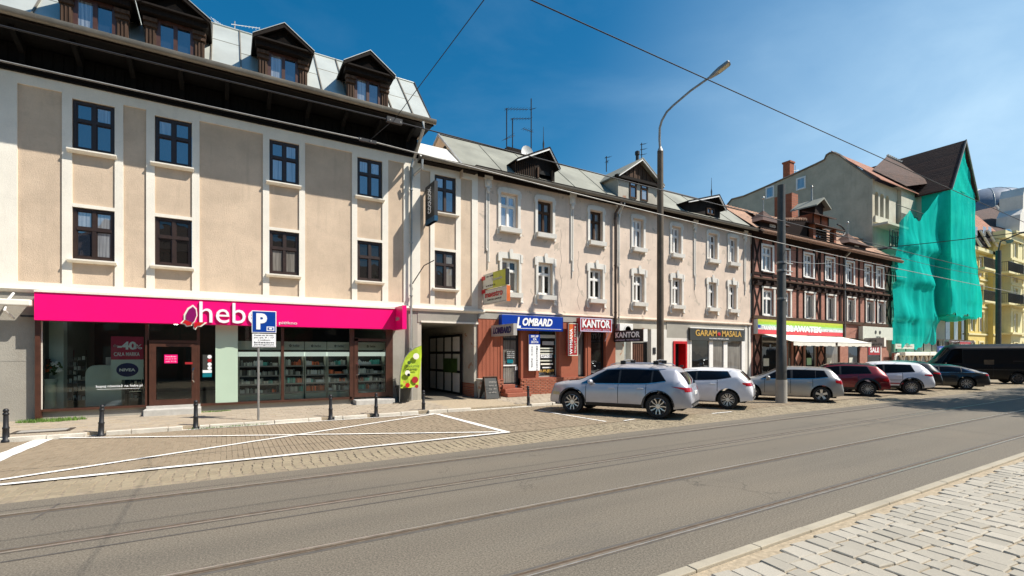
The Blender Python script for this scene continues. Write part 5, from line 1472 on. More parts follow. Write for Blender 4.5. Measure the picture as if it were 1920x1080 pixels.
t, X, y0, y1, z0, z1 = proj('tall black hanging sign with COOLOOK up its side and a blue foot, beside the downpipe', 797.5, 814.5, 352, 424, 'black', th=.14)
B(X-.004, X+.144, y0-.003, y1, z0, z0+.2).obj('blue_foot', 'foot_blue', t)
text('COOLOOK', (y0+y1)/2, (z0+z1)/2+.12, (y1-y0)*.42, (z1-z0)*.72, X-.012, 'white_sign', t, face='X', rot90=False) if False else None
# vertical lettering: letters turned a quarter, reading upwards
def vtext_x(body, yc, zc, w, h, X, m, t):
    o = text(body, 0, 0, h, w, 0, m, t, face='Y', bold=.02)
    me = o.data; base = worg(o)
    for v in me.vertices:
        u, vv = v.co.x, v.co.z          # local, centred
        v.co = Vector((0, vv, u)) if False else Vector((0, vv, u))
    o.location = Vector((X, yc, zc))-worg(t); return o
vtext_x('COOLOOK', (y0+y1)/2, (z0+z1)/2+.12, (y1-y0)*.34, (z1-z0)*.66, X-.012, 'white_sign', t)
# wall arm lamp under it
al = thing('wall_bracket', 'thin dark bent arm fixed to the wall left of the lower gatehouse window', 'bracket', (PX(775, F), F-.1, 4.6))
MB().tube([(PX(773, F), F-.02, PZ(773, 532, F)), (PX(795, 18.1), 18.1, PZ(795, 498, 18.1)), (PX(814, 17.9), 17.9, PZ(814, 488, 17.9))], .02, 6).obj('arm', 'iron', al)

def vsign(label, px0, px1, py0, py1, yd_, m, d_=.1, rim=None):
    x0, x1 = PX(px0, yd_), PX(px1, yd_); c_ = (px0+px1)/2; z1, z0 = PZ(c_, py0, yd_), PZ(c_, py1, yd_)
    t = thing('wall_sign', label, 'sign', ((x0+x1)/2, yd_, z0)); B(x0, x1, yd_, yd_+d_, z0, z1).obj('board', m, t)
    if rim:
        q = MB()
        for a, b, c, e in ((x0, x1, z1-.04, z1), (x0, x1, z0, z0+.04), (x0, x0+.04, z0+.04, z1-.04), (x1-.04, x1, z0+.04, z1-.04)): q.box(a, b, yd_-.01, yd_-.001, c, e)
        q.obj('rim', rim, t)
    return t, x0, x1, z0, z1
yv = F-.22
t, x0, x1, z0, z1 = vsign('tall white board with blue head and dark upright lettering beside the pawn shop window', 992, 1012.5, 627, 695, yv, 'white_sign', .05)
B(x0, x1, yv-.004, yv, z1-.45, z1).obj('blue_head', 'lombard_blue', t)
for i, s_ in enumerate(('SKUP', 'ZA', 'ZŁOTA')): text(s_, (x0+x1)/2, z1-.09-.13*i, (x1-x0)*(.7 if i != 1 else .35), .1, yv-.01, 'white_sign', t, bold=.02)
for i, ch_ in enumerate('AUTO SKUP'): 
    if ch_ != ' ': text(ch_, x0+(x1-x0)*.27, z1-.58-.11*i, .07, .085, yv-.006, 'dark_grey_sign', t, ext=.004)
for i, ch_ in enumerate('NIERUCHOMOŚĆ'[:11]): text(ch_, x0+(x1-x0)*.72, z1-.56-.105*i, .07, .08, yv-.006, 'dark_grey_sign', t, ext=.004)
yk = F-.3
t, x0, x1, z0, z1 = vsign('tall red board with white upright lettering left of the red exchange sign', 1065, 1083.5, 606, 667, yk, 'kantor_red', .12, 'pale_sign')
B(x0+.04, x0+(x1-x0)*.5, yk-.004, yk, z0+(z1-z0)*.5, z1-.04).obj('orange_part', 'orange_sign', t)
text('WYMIANA', x0+(x1-x0)*.3, (z0+z1)/2-.1, .16, (z1-z0)*.78, yk-.01, 'white_sign', t, rot90=True, bold=.02)
text('WALUT I ZŁOTA', x0+(x1-x0)*.72, (z0+z1)/2, .12, (z1-z0)*.84, yk-.01, 'pale_sign', t, rot90=True, bold=.01)
ykk = F-.45
t, x0, x1, z0, z1 = vsign('red box sign reading KANTOR in white over the exchange door', 1088, 1147, 597, 622, ykk, 'kantor_red', .3, 'lilac')
text('KANTOR', (x0+x1)/2, (z0+z1)/2+.06, (x1-x0)*.88, (z1-z0)*.62, ykk-.014, 'white_sign', t, bold=.03, split=True)
text('WYMIANA WALUT  ZŁOTO', (x0+x1)/2, z0+.09, (x1-x0)*.85, .07, ykk-.012, 'lilac', t)
for s in (0, 1): MB().tube([(x0+.15 if s else x1-.1, ykk+.1, z0), (x0+.15 if s else x1-.1, F-.06, z0-.45)], .02, 5).obj('strut', 'lilac', t)
t, X, y0, y1, z0, z1 = proj('black box sign reading KANTOR with a white street end, beside the air conditioner', 1151, 1207, 620.5, 641.5, 'black', end='white_paint', th=.25)
text('KANTOR', (y0+y1)/2+.05, (z0+z1)/2+.06, (y1-y0)*.82, (z1-z0)*.5, X-.012, 'white_sign', t, face='X', bold=.03, split=True)
text('EXCHANGE - WECHSELSTUBE', (y0+y1)/2+.05, z0+.09, (y1-y0)*.8, .06, X-.012, 'lilac', t, face='X')
# air conditioner
ya_ = F-.35
ac = thing('air_conditioner', 'white air conditioner outdoor unit on the wall behind the black exchange sign', 'air conditioner', (PX(1174, ya_), ya_, 3.2))
ax0, ax1, az1, az0 = PX(1162, ya_), PX(1187, ya_), PZ(1174, 607, ya_), PZ(1174, 631, ya_)
B(ax0, ax1, ya_, F, az0, az1).obj('casing', 'white_paint', ac, bevel=.015)
cxx = (ax0+ax1)/2+.1; czz = (az0+az1)/2
MB().lathe(cxx, czz, [(.27, ya_-.012), (.27, ya_-.002)], 20, 'Y').obj('fan_opening', 'dark_grey_sign', ac)
q = MB()
for r_ in (.08, .14, .2, .26): q.lathe(cxx, czz, [(r_, ya_-.022), (r_+.01, ya_-.022), (r_+.01, ya_-.014), (r_, ya_-.014)], 18, 'Y')
q.obj('fan_guard', 'white_paint', ac)

# remaining ground floor: old wall with brown door, pale wall, red door frame, restaurant
B(PX(1153, F), PX(1171, F), F+.02, F+.4, .1, 3.35).obj('bare_wall', 'old_wall', tn)
B(PX(1153, F), PX(1250, F), F+.03, F+.4, 3.35, ZG1).obj('bare_wall', 'old_wall', tn)
yd = F+.3
x0, x1 = PX(1178, yd), PX(1221, yd)
dmx = MB().box(x0-.1, x0, F-.0, yd+.1, .1, 3.35); dmx.obj('white_jamb', 'white_trim', tn)
do = B(x0, x1, yd, yd+.06, .15, 3.35).obj('wooden_door', 'black', tn)
B(x0, x1-.35, yd-.03, yd-.001, 2.62, 2.7).obj('transom', 'concrete', do)
for i in range(7): B(x0+.06+i*.15, x0+.17+i*.15, yd-.03, yd-.001, .2, 2.55).obj('door_board', 'brown_door', do)
B(PX(1221, F), PX(1250, F), F+.0, F+.4, .1, 3.35).obj('pale_wall', 'white_trim', tn); B(PX(1250, F), PX(1262, F), F+.0, F+.4, .1, 2.9).obj('pale_wall', 'white_trim', tn); B(PX(1250, F), PX(1293, F), F+.0, F+.4, 2.9, ZG1).obj('pale_wall', 'grey_plaster', tn)
B(PX(1262, F), PX(1293, F), F+.0, F+.4, 2.72, 2.9).obj('pale_wall', 'white_trim', tn); B(PX(1287, F), PX(1293, F), F, F+.4, .1, 2.72).obj('pale_wall', 'white_trim', tn)
x0, x1 = PX(1262, F), PX(1287, F)
rd = MB().box(x0, x0+.12, F-.06, F+.5, .15, 2.72).box(x1-.12, x1, F-.06, F+.5, .15, 2.72).box(x0+.12, x1-.12, F-.06, F+.5, 2.58, 2.72)
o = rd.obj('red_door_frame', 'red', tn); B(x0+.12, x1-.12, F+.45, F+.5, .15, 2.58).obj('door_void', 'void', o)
# grille on the wall
tg = B(PX(1224, F), PX(1229, F), F-.03, F, 2.0, 2.35).obj('intercom', 'iron', tn)
# restaurant
yr_ = F-.12
gs = thing('restaurant_sign', 'black fascia with golden letters GARAM MASALA and a red mark', 'sign', (PX(1344, yr_), yr_, 3.1))
x0, x1 = PX(1294, yr_), PX(1394.5, yr_); z1, z0 = PZ(1344, 617, yr_), PZ(1344, 639, yr_)
B(x0, x1, yr_, F+.1, z0, z1).obj('board', 'dark_grey_sign', gs); B(x0, x1, yr_-.02, F+.1, z1+.001, z1+.06).obj('cap', 'white_paint', gs)
text('GARAM', x0+(x1-x0)*.28, (z0+z1)/2+.09, (x1-x0)*.38, .36, yr_-.012, 'gold', gs, bold=.02, split=True)
text('MASALA', x0+(x1-x0)*.76, (z0+z1)/2+.09, (x1-x0)*.38, .36, yr_-.012, 'gold', gs, bold=.02, split=True)
MB().ball((x0+(x1-x0)*.515, yr_-.01, (z0+z1)/2+.05), .16, .02, .11, 12, 6).obj('red_mark', 'red', gs)
text('KUCHNIA INDYJSKA I BAR', (x0+x1)/2+.1, z0+.11, (x1-x0)*.36, .1, yr_-.012, 'white_sign', gs)
rz0, rz1 = .75, z0
rf = thing('glazed_restaurant', 'three tall dark glass bays with white posts under the golden lettered fascia', 'shop front', ((x0+x1)/2, F, .2))
ps2 = MB(); ppx = [1294, 1297, 1330, 1337, 1357, 1364, 1391, 1397]
for a, b in zip(ppx[::2], ppx[1::2]): ps2.box(PX(a, F), PX(b, F), F, F+.12, rz0, rz1)
ps2.box(x0, x1, F+.005, F+.115, rz0, rz0+.1); ps2.obj('post', 'white_paint', rf)
for a, b in ((1297, 1330), (1337, 1357), (1364, 1391)): B(PX(a, F), PX(b, F), F+.06, F+.07, rz0+.1, rz1).obj('pane', 'dark_pane', rf)
B(x0, x1, F+.0, F+.3, .1, rz0).obj('plinth', 'brick_red', rf)
B(PX(1397, F), PX(1401, F), F, F+.3, .1, ZG1).obj('white_pier', 'white_trim', tn); B(PX(1404, F), TX1, F-.01, F+.3, .1, ZG1).obj('white_pier', 'white_trim', tn); B(PX(1401, F), PX(1404, F), F+.03, F+.3, .1, ZG1).obj('recess', 'grey_plaster', tn)
B(PX(1293, F), PX(1397, F), F, F+.3, z1+.06, ZG1).obj('header_panel', 'grey_plaster', tn)
B(TX0-.02, TX0+.02, F-.02, F+.2, .12, ZG1).obj('end_strip', 'terracotta', tn)

# board and bits on the pavement
ab = thing('a_board', 'dark chalkboard standing open before the brick plinth', 'sandwich board', (PX(918, 17.9), 17.8, .15))
ax_ = PX(916, 17.9)
for s in (-1, 1):
    q = MB().add([(ax_-.32+s*.0, 17.78+s*.28, .16), (ax_+.32, 17.78+s*.28, .16), (ax_+.3, 17.78+s*.03, 1.02), (ax_-.3, 17.78+s*.03, 1.02), (ax_-.32, 17.8+s*.28, .16), (ax_+.32, 17.8+s*.28, .16), (ax_+.3, 17.8+s*.03, 1.02), (ax_-.3, 17.8+s*.03, 1.02)], [(0, 1, 2, 3), (7, 6, 5, 4), (0, 4, 5, 1), (1, 5, 6, 2), (2, 6, 7, 3), (3, 7, 4, 0)])
    q.obj('board', 'dark_grey_sign', ab)
    q = MB(); 
    for xx in (-.34, .34): q.tube([(ax_+xx, 17.77+s*.29, .15), (ax_+xx*.9, 17.77+s*.03, 1.05)], .022, 4)
    q.tube([(ax_-.31, 17.77+s*.03, 1.05), (ax_+.31, 17.77+s*.03, 1.05)], .022, 4); q.obj('frame', 'weathered_wood', ab)
for i in range(4): text('menu dnia'[i:i+5], ax_, .85-.14*i, .34, .06, 17.45+.07*(3-i)*.0+.08+.0*i, 'grey_sign', ab, ext=.003)
ab.rotation_euler = (0, 0, 0)
pb = MB().lathe(PX(905, 18.2), 18.2, [(.2, .16), (.26, .9), (.29, .92), (.29, .96)], 14).obj('waste_bin', 'old_wall', smooth=True); tag(pb, 'pale round bin against the plinth behind the chalkboard', 'bin')

# beach flag with a lime print
bf = thing('beach_flag', 'lime green feather flag leaning beside the gateway on a small foot', 'flag', (5.75, 17.8, .16))
yb = 17.8; fx = lambda px: PX(px, yb); fz = lambda px, py: PZ(px, py, yb)
outl = [(751, 728), (750, 706), (753, 688), (759, 672), (768, 660), (779, 652), (790, 648), (791, 668), (789, 695), (786, 712), (784.5, 723.5), (768, 727)]
vs = [(fx(a), yb+.05*sin(i), fz(a, b)) for i, (a, b) in enumerate(outl)]
MB().add(vs+[(a, b+.008, c) for a, b, c in vs], [tuple(range(len(vs)))[::-1], tuple(range(len(vs), 2*len(vs)))]).obj('cloth', 'lime', bf)
MB().tube([(fx(749), yb, .18), (fx(750), yb, fz(750, 706)), (fx(753), yb, fz(753, 687)), (fx(759), yb, fz(759, 671)), (fx(768), yb, fz(768, 659)), (fx(779), yb, fz(779, 651)), (fx(790), yb, fz(790, 647))], .014, 6).obj('pole', 'steel_post', bf)
MB().box(fx(749)-.25, fx(749)+.25, yb-.02, yb+.02, .16, .19).box(fx(749)-.02, fx(749)+.02, yb-.25, yb+.25, .16, .188).obj('foot', 'iron', bf)
for (px, py, r_, m) in ((777, 712, .13, 'kantor_red'), (763, 722, .09, 'red'), (780, 724, .07, 'kantor_red'), (779, 668, .12, 'canvas'), (763, 699, .1, 'canvas'), (765, 703, .06, 'black'), (766, 680, .07, 'leaf'), (757, 716, .05, 'gold')):
    MB().lathe(fx(px), fz(px, py), [(r_, yb-.075), (r_, yb-.068)], 12, 'Y').obj('print_spot', m, bf)
text('Piekarnia', fx(773), fz(773, 686), .5, .12, yb-.07, 'leaf', bf, shear=.2); text('świeży', fx(775), fz(775, 692), .3, .09, yb-.07, 'leaf', bf)
pt = MB().lathe(PX(757, 18.25), 18.25, [(.22, .16), (.30, .7), (.33, .72), (.33, .8)], 16).obj('planter', 'dark_grey_sign', smooth=True); tag(pt, 'dark round planter behind the lime feather flag', 'planter')

# ================================================================ HALF-TIMBERED HOUSE
HX0, HX1 = PX(1409, F), PX(1671, F)
ht = thing('half_timbered_house', 'half-timbered house of dark beams and pinkish brick with pointed dormers', 'building', ((HX0+HX1)/2, F, .15))
zU0, zU1, zL0, zL1 = 7.4, 9.05, 4.5, 6.2
hu = [(1428.5, 1448), (1467.5, 1479), (1507, 1524), (1547.5, 1563), (1586, 1600), (1621, 1634), (1642.5, 1655)]
hlw = [(1430, 1450), (1468, 1481), (1509, 1525), (1550, 1564), (1588, 1601), (1623.5, 1637), (1645, 1657)]
zmid0, zmid1 = 6.42, 6.82; zsg = 4.36; ZHT = 9.95
hl = [(PX(a, F), PX(b, F), zU0, zU1) for a, b in hu]+[(PX(a, F), PX(b, F), zL0, zL1) for a, b in hlw]
m_ = MB(); wall_holes(m_, HX0, HX1, zsg, ZHT, F, hl, .25); m_.obj('brick_infill', 'brick_pink', ht)
def beam(x0, x1, z0, z1, nm='beam', m='timber', pr=.05): return B(x0, x1, F-pr, F+.02, z0, z1).obj(nm, m, ht)
def diag(xa, za, xb, zb, w=.13, pr=.04):
    L_ = sqrt((xb-xa)**2+(zb-za)**2); nx, nz = -(zb-za)/L_*w/2, (xb-xa)/L_*w/2
    MB().prism([(xa-nx, za-nz), (xb-nx, zb-nz), (xb+nx, zb+nz), (xa+nx, za+nz)], F-pr, F+.01, 'Y').obj('brace', 'timber', ht)
beam(HX0, HX1, zmid0, zmid1, 'mid_beam', 'timber_h', .10); beam(HX0, HX1, zmid1, zmid1+.12, 'mid_moulding', 'weathered_wood', .2)
beam(HX0, HX1, zU0-.28, zU0-.12, 'rail', 'timber_h'); beam(HX0, HX1, ZHT-.5, ZHT, 'wall_plate', 'timber_h', .1)
beam(HX0, HX1, zsg-.1, zsg+.1, 'sill_beam', 'weathered_wood', .14)
x = HX0+.2
while x < HX1: B(x, x+.16, F-.30, F-.1, zmid0+.08, zmid0+.28).obj('joist_end', 'timber', ht); x += .9
pu = [1411, 1427, 1449.5, 1466, 1480.5, 1494, 1505.5, 1525.5, 1537, 1546, 1564.5, 1573, 1585, 1601.5, 1610, 1620, 1635.5, 1641, 1656.5, 1669]
for p in pu:
    x = PX(p, F)
    beam(x-.09, x+.09, zU0-.12 if p not in (1494, 1537) else zU0-.12, ZHT-.5, 'post'); beam(x-.085, x+.085, zmid1+.12, zU0-.28, 'short_post')
for p in [1411, 1428, 1451.5, 1466.5, 1482.5, 1495, 1507, 1527, 1537.5, 1548, 1566, 1574, 1586.5, 1602.5, 1611, 1622, 1638, 1643.5, 1658.5, 1669]:
    x = PX(p, F); beam(x-.09, x+.09, zsg+.1, zmid0, 'post')
for a, b in ((1411, 1427), (1525.5, 1537), (1656.5, 1669)):
    xa, xb = PX(a, F)+.09, PX(b, F)-.09
    diag(xa, zU0-.12, xb, ZHT-.5); diag(xa, ZHT-.5, xb, zU0-.12, pr=.03); diag(xa, zsg+.1, xb, zmid0); diag(xa, zmid0, xb, zsg+.1, pr=.03)
for i, (a, b) in enumerate(hu):
    x0, x1 = PX(a, F), PX(b, F)
    window(ht, x0+.02, x1-.02, zU0+.02, zU1, F+.10, 'white_paint', 'far_pane', .33, 2, .09)
    B(x0-.06, x1+.06, F-.14, F+.06, zU0-.06, zU0).obj('sill', 'white_paint', ht)
    MB().box(x0-.14, x0, F-.06, F+.0, zU0, zU1+.12).box(x1, x1+.14, F-.06, F+.0, zU0, zU1+.12).box(x0, x1, F-.06, F+.0, zU1, zU1+.12).obj('surround', 'white_paint', ht)
for i, (a, b) in enumerate(hlw):
    x0, x1 = PX(a, F), PX(b, F)
    window(ht, x0+.02, x1-.02, zL0+.02, zL1, F+.10, 'white_paint', 'dark_pane' if i in (0, 1) else 'far_pane', .33 if i < 2 else 0, 2, .09)
    B(x0-.06, x1+.06, F-.14, F+.06, zL0-.06, zL0).obj('sill', 'white_trim', ht)
    MB().box(x0-.14, x0, F-.07, F+.0, zL0, zL1+.1).box(x1, x1+.14, F-.07, F+.0, zL0, zL1+.1).box(x0-.2, x1+.2, F-.1, F+.0, zL1+.1, zL1+.2).obj('surround', 'white_trim', ht)
    if i >= 2:
        q = MB().add([(x1-.12, F+.1, zL0+.1), (x1-.5, F-.28, zL0+.1), (x1-.5, F-.28, zL1-.05), (x1-.12, F+.1, zL1-.05)], [(0, 1, 2, 3)]); o = q.obj('open_casement', 'white_paint', ht)
        s_ = o.modifiers.new('t', 'SOLIDIFY'); s_.thickness = .03
ZH = H+0.2182*17.75/CT
B(HX0, HX1+.2, 17.85, F+.1, ZHT-.02, ZHT+.04).obj('soffit', 'timber_h', ht); B(HX0, HX1+.2, 17.8, 17.86, ZHT-.12, ZH-.05).obj('fascia_board', 'timber_h', ht)
YRH = 20.7; ZRH = H+.2465*YRH/CT
RZ = lambda y: ZH+(ZRH-ZH)*(y-17.7)/(YRH-17.7)
def roof_slab(parent, x0, x1, y0, z0, y1, z1, m, nm='roof', th=.08):
    return MB().add([(x0, y0, z0), (x1, y0, z0), (x1, y1, z1), (x0, y1, z1), (x0, y0, z0-th), (x1, y0, z0-th), (x1, y1, z1-th), (x0, y1, z1-th)], [(0, 1, 2, 3), (7, 6, 5, 4), (0, 4, 5, 1), (1, 5, 6, 2), (2, 6, 7, 3), (3, 7, 4, 0)]).obj(nm, m, parent)
roof_slab(ht, HX0-.05, HX1+.15, 17.7, ZH, YRH, ZRH, 'tile_light'); roof_slab(ht, HX0-.05, HX1+.15, YRH, ZRH, 25, ZRH-3, 'tile_light', 'rear_roof')
q = MB(); x = HX0
while x < HX1+.1:
    q.tube([(x, 17.62, ZH+.0), (x, 17.9, RZ(17.9)+.05)], .085, 6); x += .21
o = q.obj('eaves_tiles', 'tile_light', ht); o['kind'] = 'stuff'
q = MB(); x = HX0
while x < HX1: q.tube([(x, YRH, ZRH+.03), (x+.34, YRH, ZRH+.06)], [.09, .12], 6); x += .36
o = q.obj('ridge_tiles', 'tile_light', ht); o['kind'] = 'stuff'
MB().prism([(17.7, ZH-.02), (YRH, ZRH-.02), (25, ZRH-3), (25, 9), (F, 9), (F, ZHT)], HX0-.02, HX0-.0, 'X').obj('gable_wall', 'old_wall', ht)
MB().prism([(17.7, ZH+.0), (YRH, ZRH+.05), (YRH, ZRH-.1), (17.7, ZH-.14)], HX0-.12, HX0-.05, 'X').obj('verge_board', 'timber', ht)
def pointed(pxc, wpx, ybase, yeave, yapex, yf, dep_, ball):
    x0, x1 = PX(pxc-wpx/2, yf), PX(pxc+wpx/2, yf); cx = (x0+x1)/2; ze = PZ(pxc, yeave, yf); zp = PZ(pxc, yapex, yf+.5)
    zb0 = RZ(yf)-.15
    d = B(x0+.15, x1-.15, yf, yf+dep_, zb0, ze).obj('dormer', 'timber', ht)
    window(d, cx-.3, cx+.3, zb0+.25, ze-.08, yf-.06, 'white_trim', 'far_pane', 0, 2, .05, name='dormer_window')
    yc = yf+.6
    ov = .35
    c = [(x0-.1, yf-ov, ze-.05), (x1+.1, yf-ov, ze-.05), (x1+.1, yf+dep_, ze-.05), (x0-.1, yf+dep_, ze-.05)]
    m1 = [(cx+(p[0]-cx)*.45, yc+(p[1]-yc)*.45, ze+(zp-ze)*.38) for p in c]; ap = (cx, yc, zp)
    MB().add(c+m1+[ap], [(3, 2, 1, 0)]+[(i, (i+1) % 4, (i+1) % 4+4, i+4) for i in range(4)]+[(i+4, (i+1) % 4+4, 8) for i in range(4)]).obj('pointed_roof', 'tile_light' if False else 'tile_dark', d)
    MB().lathe(cx, yc, [(.05, zp-.08), (.03, zp+.1), (.025, zp+.75)], 8).obj('finial_rod', 'steel_post', d); MB().ball((cx, yc, zp+.83), .09, .09, .1, 10, 6).obj('finial_ball', 'zinc_pipe', d, smooth=True)
    return d
pointed(1447, 50, 430, 419, 397, 18.5, 2.2, 1); pointed(1605, 40, 470, 459, 440, 18.5, 2.0, 1)
# large central gable with balcony
yf = 17.95
x0, x1 = PX(1525, yf), PX(1568, yf); cx = (x0+x1)/2; zb0 = RZ(yf)-.1
zE = PZ(1545, 424, yf); zP2 = PZ(1545, 401, yf)
d = B(x0+.5, x1-.3, yf+.5, YRH, zb0, zE).obj('bay_dormer', 'timber', ht)
for s, a in ((0, x0), (1, x1-.3)): B(a, a+.3, yf, yf+.3, zb0, zE-.05).obj('brick_post', 'chimney_brick', d)
for i in range(4): B(x0+.3, x1-.3, yf+.05, yf+.1, zb0+.25+i*.17, zb0+.33+i*.17).obj('balcony_rail', 'weathered_wood', d)
for a in (.33, .5): window(d, x0+(x1-x0)*a-.05, x0+(x1-x0)*(a+.2), zb0+.5, zE-.1, yf+.42, 'timber', 'far_pane', 0, 1, .06, name='dormer_window')
roof_slab(d, x0-.5, x1+.5, yf-.35, zE-.1, yf+.6, zE+.22, 'tile_dark', 'lean_roof', .06)
B(cx-1.05, cx+1.05, yf+.3, yf+1.6, zE+.1, zP2).obj('upper_brick', 'chimney_brick', d)
for a in (cx-1.07, cx-.05, cx+.97): B(a, a+.1, yf+.26, yf+.3, zE+.1, zP2).obj('upper_post', 'timber', d)
roof_slab(d, cx-1.5, cx+1.5, yf-.05, zP2-.12, yf+.8, zP2+.22, 'tile_dark', 'skirt_roof', .07)
zt_ = PZ(1545, 382, yf)
B(cx-.55, cx+.55, yf+.4, yf+1.5, zP2, zt_).obj('belfry', 'timber', d)
for s in (-1, 1):
    MB().prism([(cx, zt_+.5), (cx+s*1.0, zt_-.15), (cx+s*1.0, zt_-.24), (cx, zt_+.38)][::s], yf+.05, yf+1.9, 'Y').obj('belfry_roof', 'roof_zinc', d)
MB().prism([(cx-.8, zt_-.05), (cx+.8, zt_-.05), (cx, zt_+.42)], yf+.35, yf+.5, 'Y').obj('belfry_gable', 'timber', d)
MB().lathe(cx, yf+.9, [(.08, zt_+.4), (.06, zt_+1.4), (.1, zt_+1.45), (.05, zt_+1.6)], 8).obj('spire_rod', 'steel_post', d)
# side roof of the central gable running back to the left
MB().add([(x0-4.3, yf+.9, RZ(yf+.9)+.35), (x0-.3, yf+.2, zE+.25), (x0-.1, YRH, zE+.95), (x0-3.6, YRH, ZRH+.15)], [(0, 1, 2, 3)]).obj('side_roof', 'tile_light', d)
MB().add([(x0-4.3, yf+.9, RZ(yf+.9)+.33), (x0-.3, yf+.2, zE+.22), (x0-.3, yf+.3, zb0), (x0-3.8, yf+1.0, zb0+.3)], [(0, 1, 2, 3)]).obj('side_wall', 'timber', d)
x = x0-4.3
q = MB()
for i in range(18): t = i/18; q.tube([(x0-4.3+4*t, yf+.85-.7*t, RZ(yf+.9)+.38+(zE-.1-RZ(yf+.9))*t), (x0-4.25+4*t, yf+1.3-.6*t, RZ(yf+.9)+.5+(zE-.05-RZ(yf+.9))*t)], .09, 5)
o = q.obj('edge_tiles', 'tile_light', d); o['kind'] = 'stuff'
# dragon-like curl of wrought iron beside the gable
MB().tube([(PX(1570+14*sin(a), 19)+.0, 19, PZ(1590, 437-11*cos(a), 19)) for a in [i*.35 for i in range(0, 13)]], .06, 6).obj('iron_curl', 'iron', ht)
# party-wall chimneys
def stack(label, px0, px1, y0, y1, pyb, pyt, yy, m='chimney_brick', cap=True, parent=None):
    X0, X1 = PX(px0, yy), PX(px1, yy); c_ = (px0+px1)/2
    t = thing('chimney', label, 'chimney', ((X0+X1)/2, yy, PZ(c_, pyb, yy)))
    B(X0, X1, yy, yy+1.4, PZ(c_, pyb, yy), PZ(c_, pyt, yy)).obj('stack', m, t)
    if cap: B(X0-.06, X1+.06, yy-.06, yy+1.46, PZ(c_, pyt, yy), PZ(c_, pyt, yy)+.12).obj('cap', m, t)
    return t
# broad chimney breast seen from its left flank
xr, yr0 = PX(1497, 20.4), 20.4
t = thing('chimney', 'broad red chimney wall behind the half-timbered roof', 'chimney', (xr, 22, 11))
yb_ = dep(1452, xr-.9)
B(xr-.9, xr-.05, 20.4, yb_, 10.5, PZ(1491, 363, 20.4)).obj('stack', 'chimney_brick', t); 

# timbered ground floor, sign, awnings
ysn = F-.3
t = thing('rainbow_sign', 'long striped fascia in green, pale and red with white lettering above the awnings', 'sign', (PX(1500, ysn), ysn, 3.3))
x0, x1 = PX(1421, ysn), PX(1580, ysn); z1, z0 = PZ(1421, 598, ysn), PZ(1421, 625.5, ysn); hh = (z1-z0)
B(x0, x1, ysn, F, z0, z1).obj('board', 'rainbow_pale', t)
for a, b, m in ((0, .30, 'rainbow_red'), (.30, .52, 'rainbow_pale'), (.52, .66, 'rainbow_mint'), (.66, .84, 'rainbow_green'), (.84, 1.0, 'lime_sign')):
    B(x0, x1, ysn-.006, ysn-.0, z0+hh*a, z0+hh*b).obj('stripe', m, t)
B(x0, x0+.3, ysn-.009, ysn-.006, z0+hh*.4, z0+hh*.6).obj('corner_patch', 'lombard_blue', t)
text('TKANINY', PX(1440, ysn), z0+hh*.44, PX(1452, ysn)-PX(1427, ysn), hh*.3, ysn-.018, 'white_sign', t, bold=.03, split=True)
text('BŁAWATEK', PX(1508, ysn), z0+hh*.45, PX(1540, ysn)-PX(1474, ysn), hh*.46, ysn-.018, 'white_sign', t, bold=.05, split=True)
text('PASMANTERIA', PX(1559, ysn), z0+hh*.42, PX(1575, ysn)-PX(1544, ysn), hh*.22, ysn-.018, 'white_sign', t, bold=.02)
hg = MB()
for a, b in ((1409, 1428), (1466, 1477), (1484, 1510), (1530, 1548), (1575, 1590), (1612, 1626), (1652, 1671)): hg.box(PX(a, F), PX(b, F), F-.01, F+.2, .1, zsg-.1)
hg.box(HX0, HX1, F+.0, F+.2, 3.2, zsg-.1); hg.obj('ground_brick', 'brick_pink', ht)
for a, b in ((1413, 1426), (1489, 1504), (1532, 1546)):
    xa, xb = PX(a, F), PX(b, F)
    for (p, q_, r_, s_) in ((xa, .3, xb, 1.7), (xa, 1.7, xb, .3), (xa, 1.7, xb, 3.1), (xa, 3.1, xb, 1.7)): diag(xa, q_, xb, s_, pr=.045 if q_ < s_ else .035)
    for xx in (xa, xb): beam(xx-.08, xx+.08, .1, 3.2, 'post')
sf = thing('fabric_shop_front', 'dark shop windows with pale frames under the cream awnings', 'shop front', (PX(1500, F), F, .15))
for a, b, m in ((1428, 1466, 'dark_pane'), (1477, 1484, 'dark_pane'), (1510, 1530, 'dark_pane'), (1548, 1575, 'dark_pane'), (1590, 1612, 'dark_pane')):
    xa, xb = PX(a, F), PX(b, F); w = MB().box(xa, xa+.1, F+.02, F+.15, .5, 3.1).box(xb-.1, xb, F+.02, F+.15, .5, 3.1).box(xa+.1, xb-.1, F+.02, F+.15, .5, .62).box(xa+.1, xb-.1, F+.02, F+.15, 2.75, 2.86)
    wo_ = w.obj('window_frame', 'concrete' if a in (1428, 1510) else 'shop_brown', sf); B(xa+.1, xb-.1, F+.08, F+.09, .62, 3.1).obj('pane', m, wo_)
    B(xa+.3, xa+.9, F+.05, F+.07, 1.2, 1.7).obj('card', 'pale_sign' if a != 1510 else 'rainbow_mint', sf)
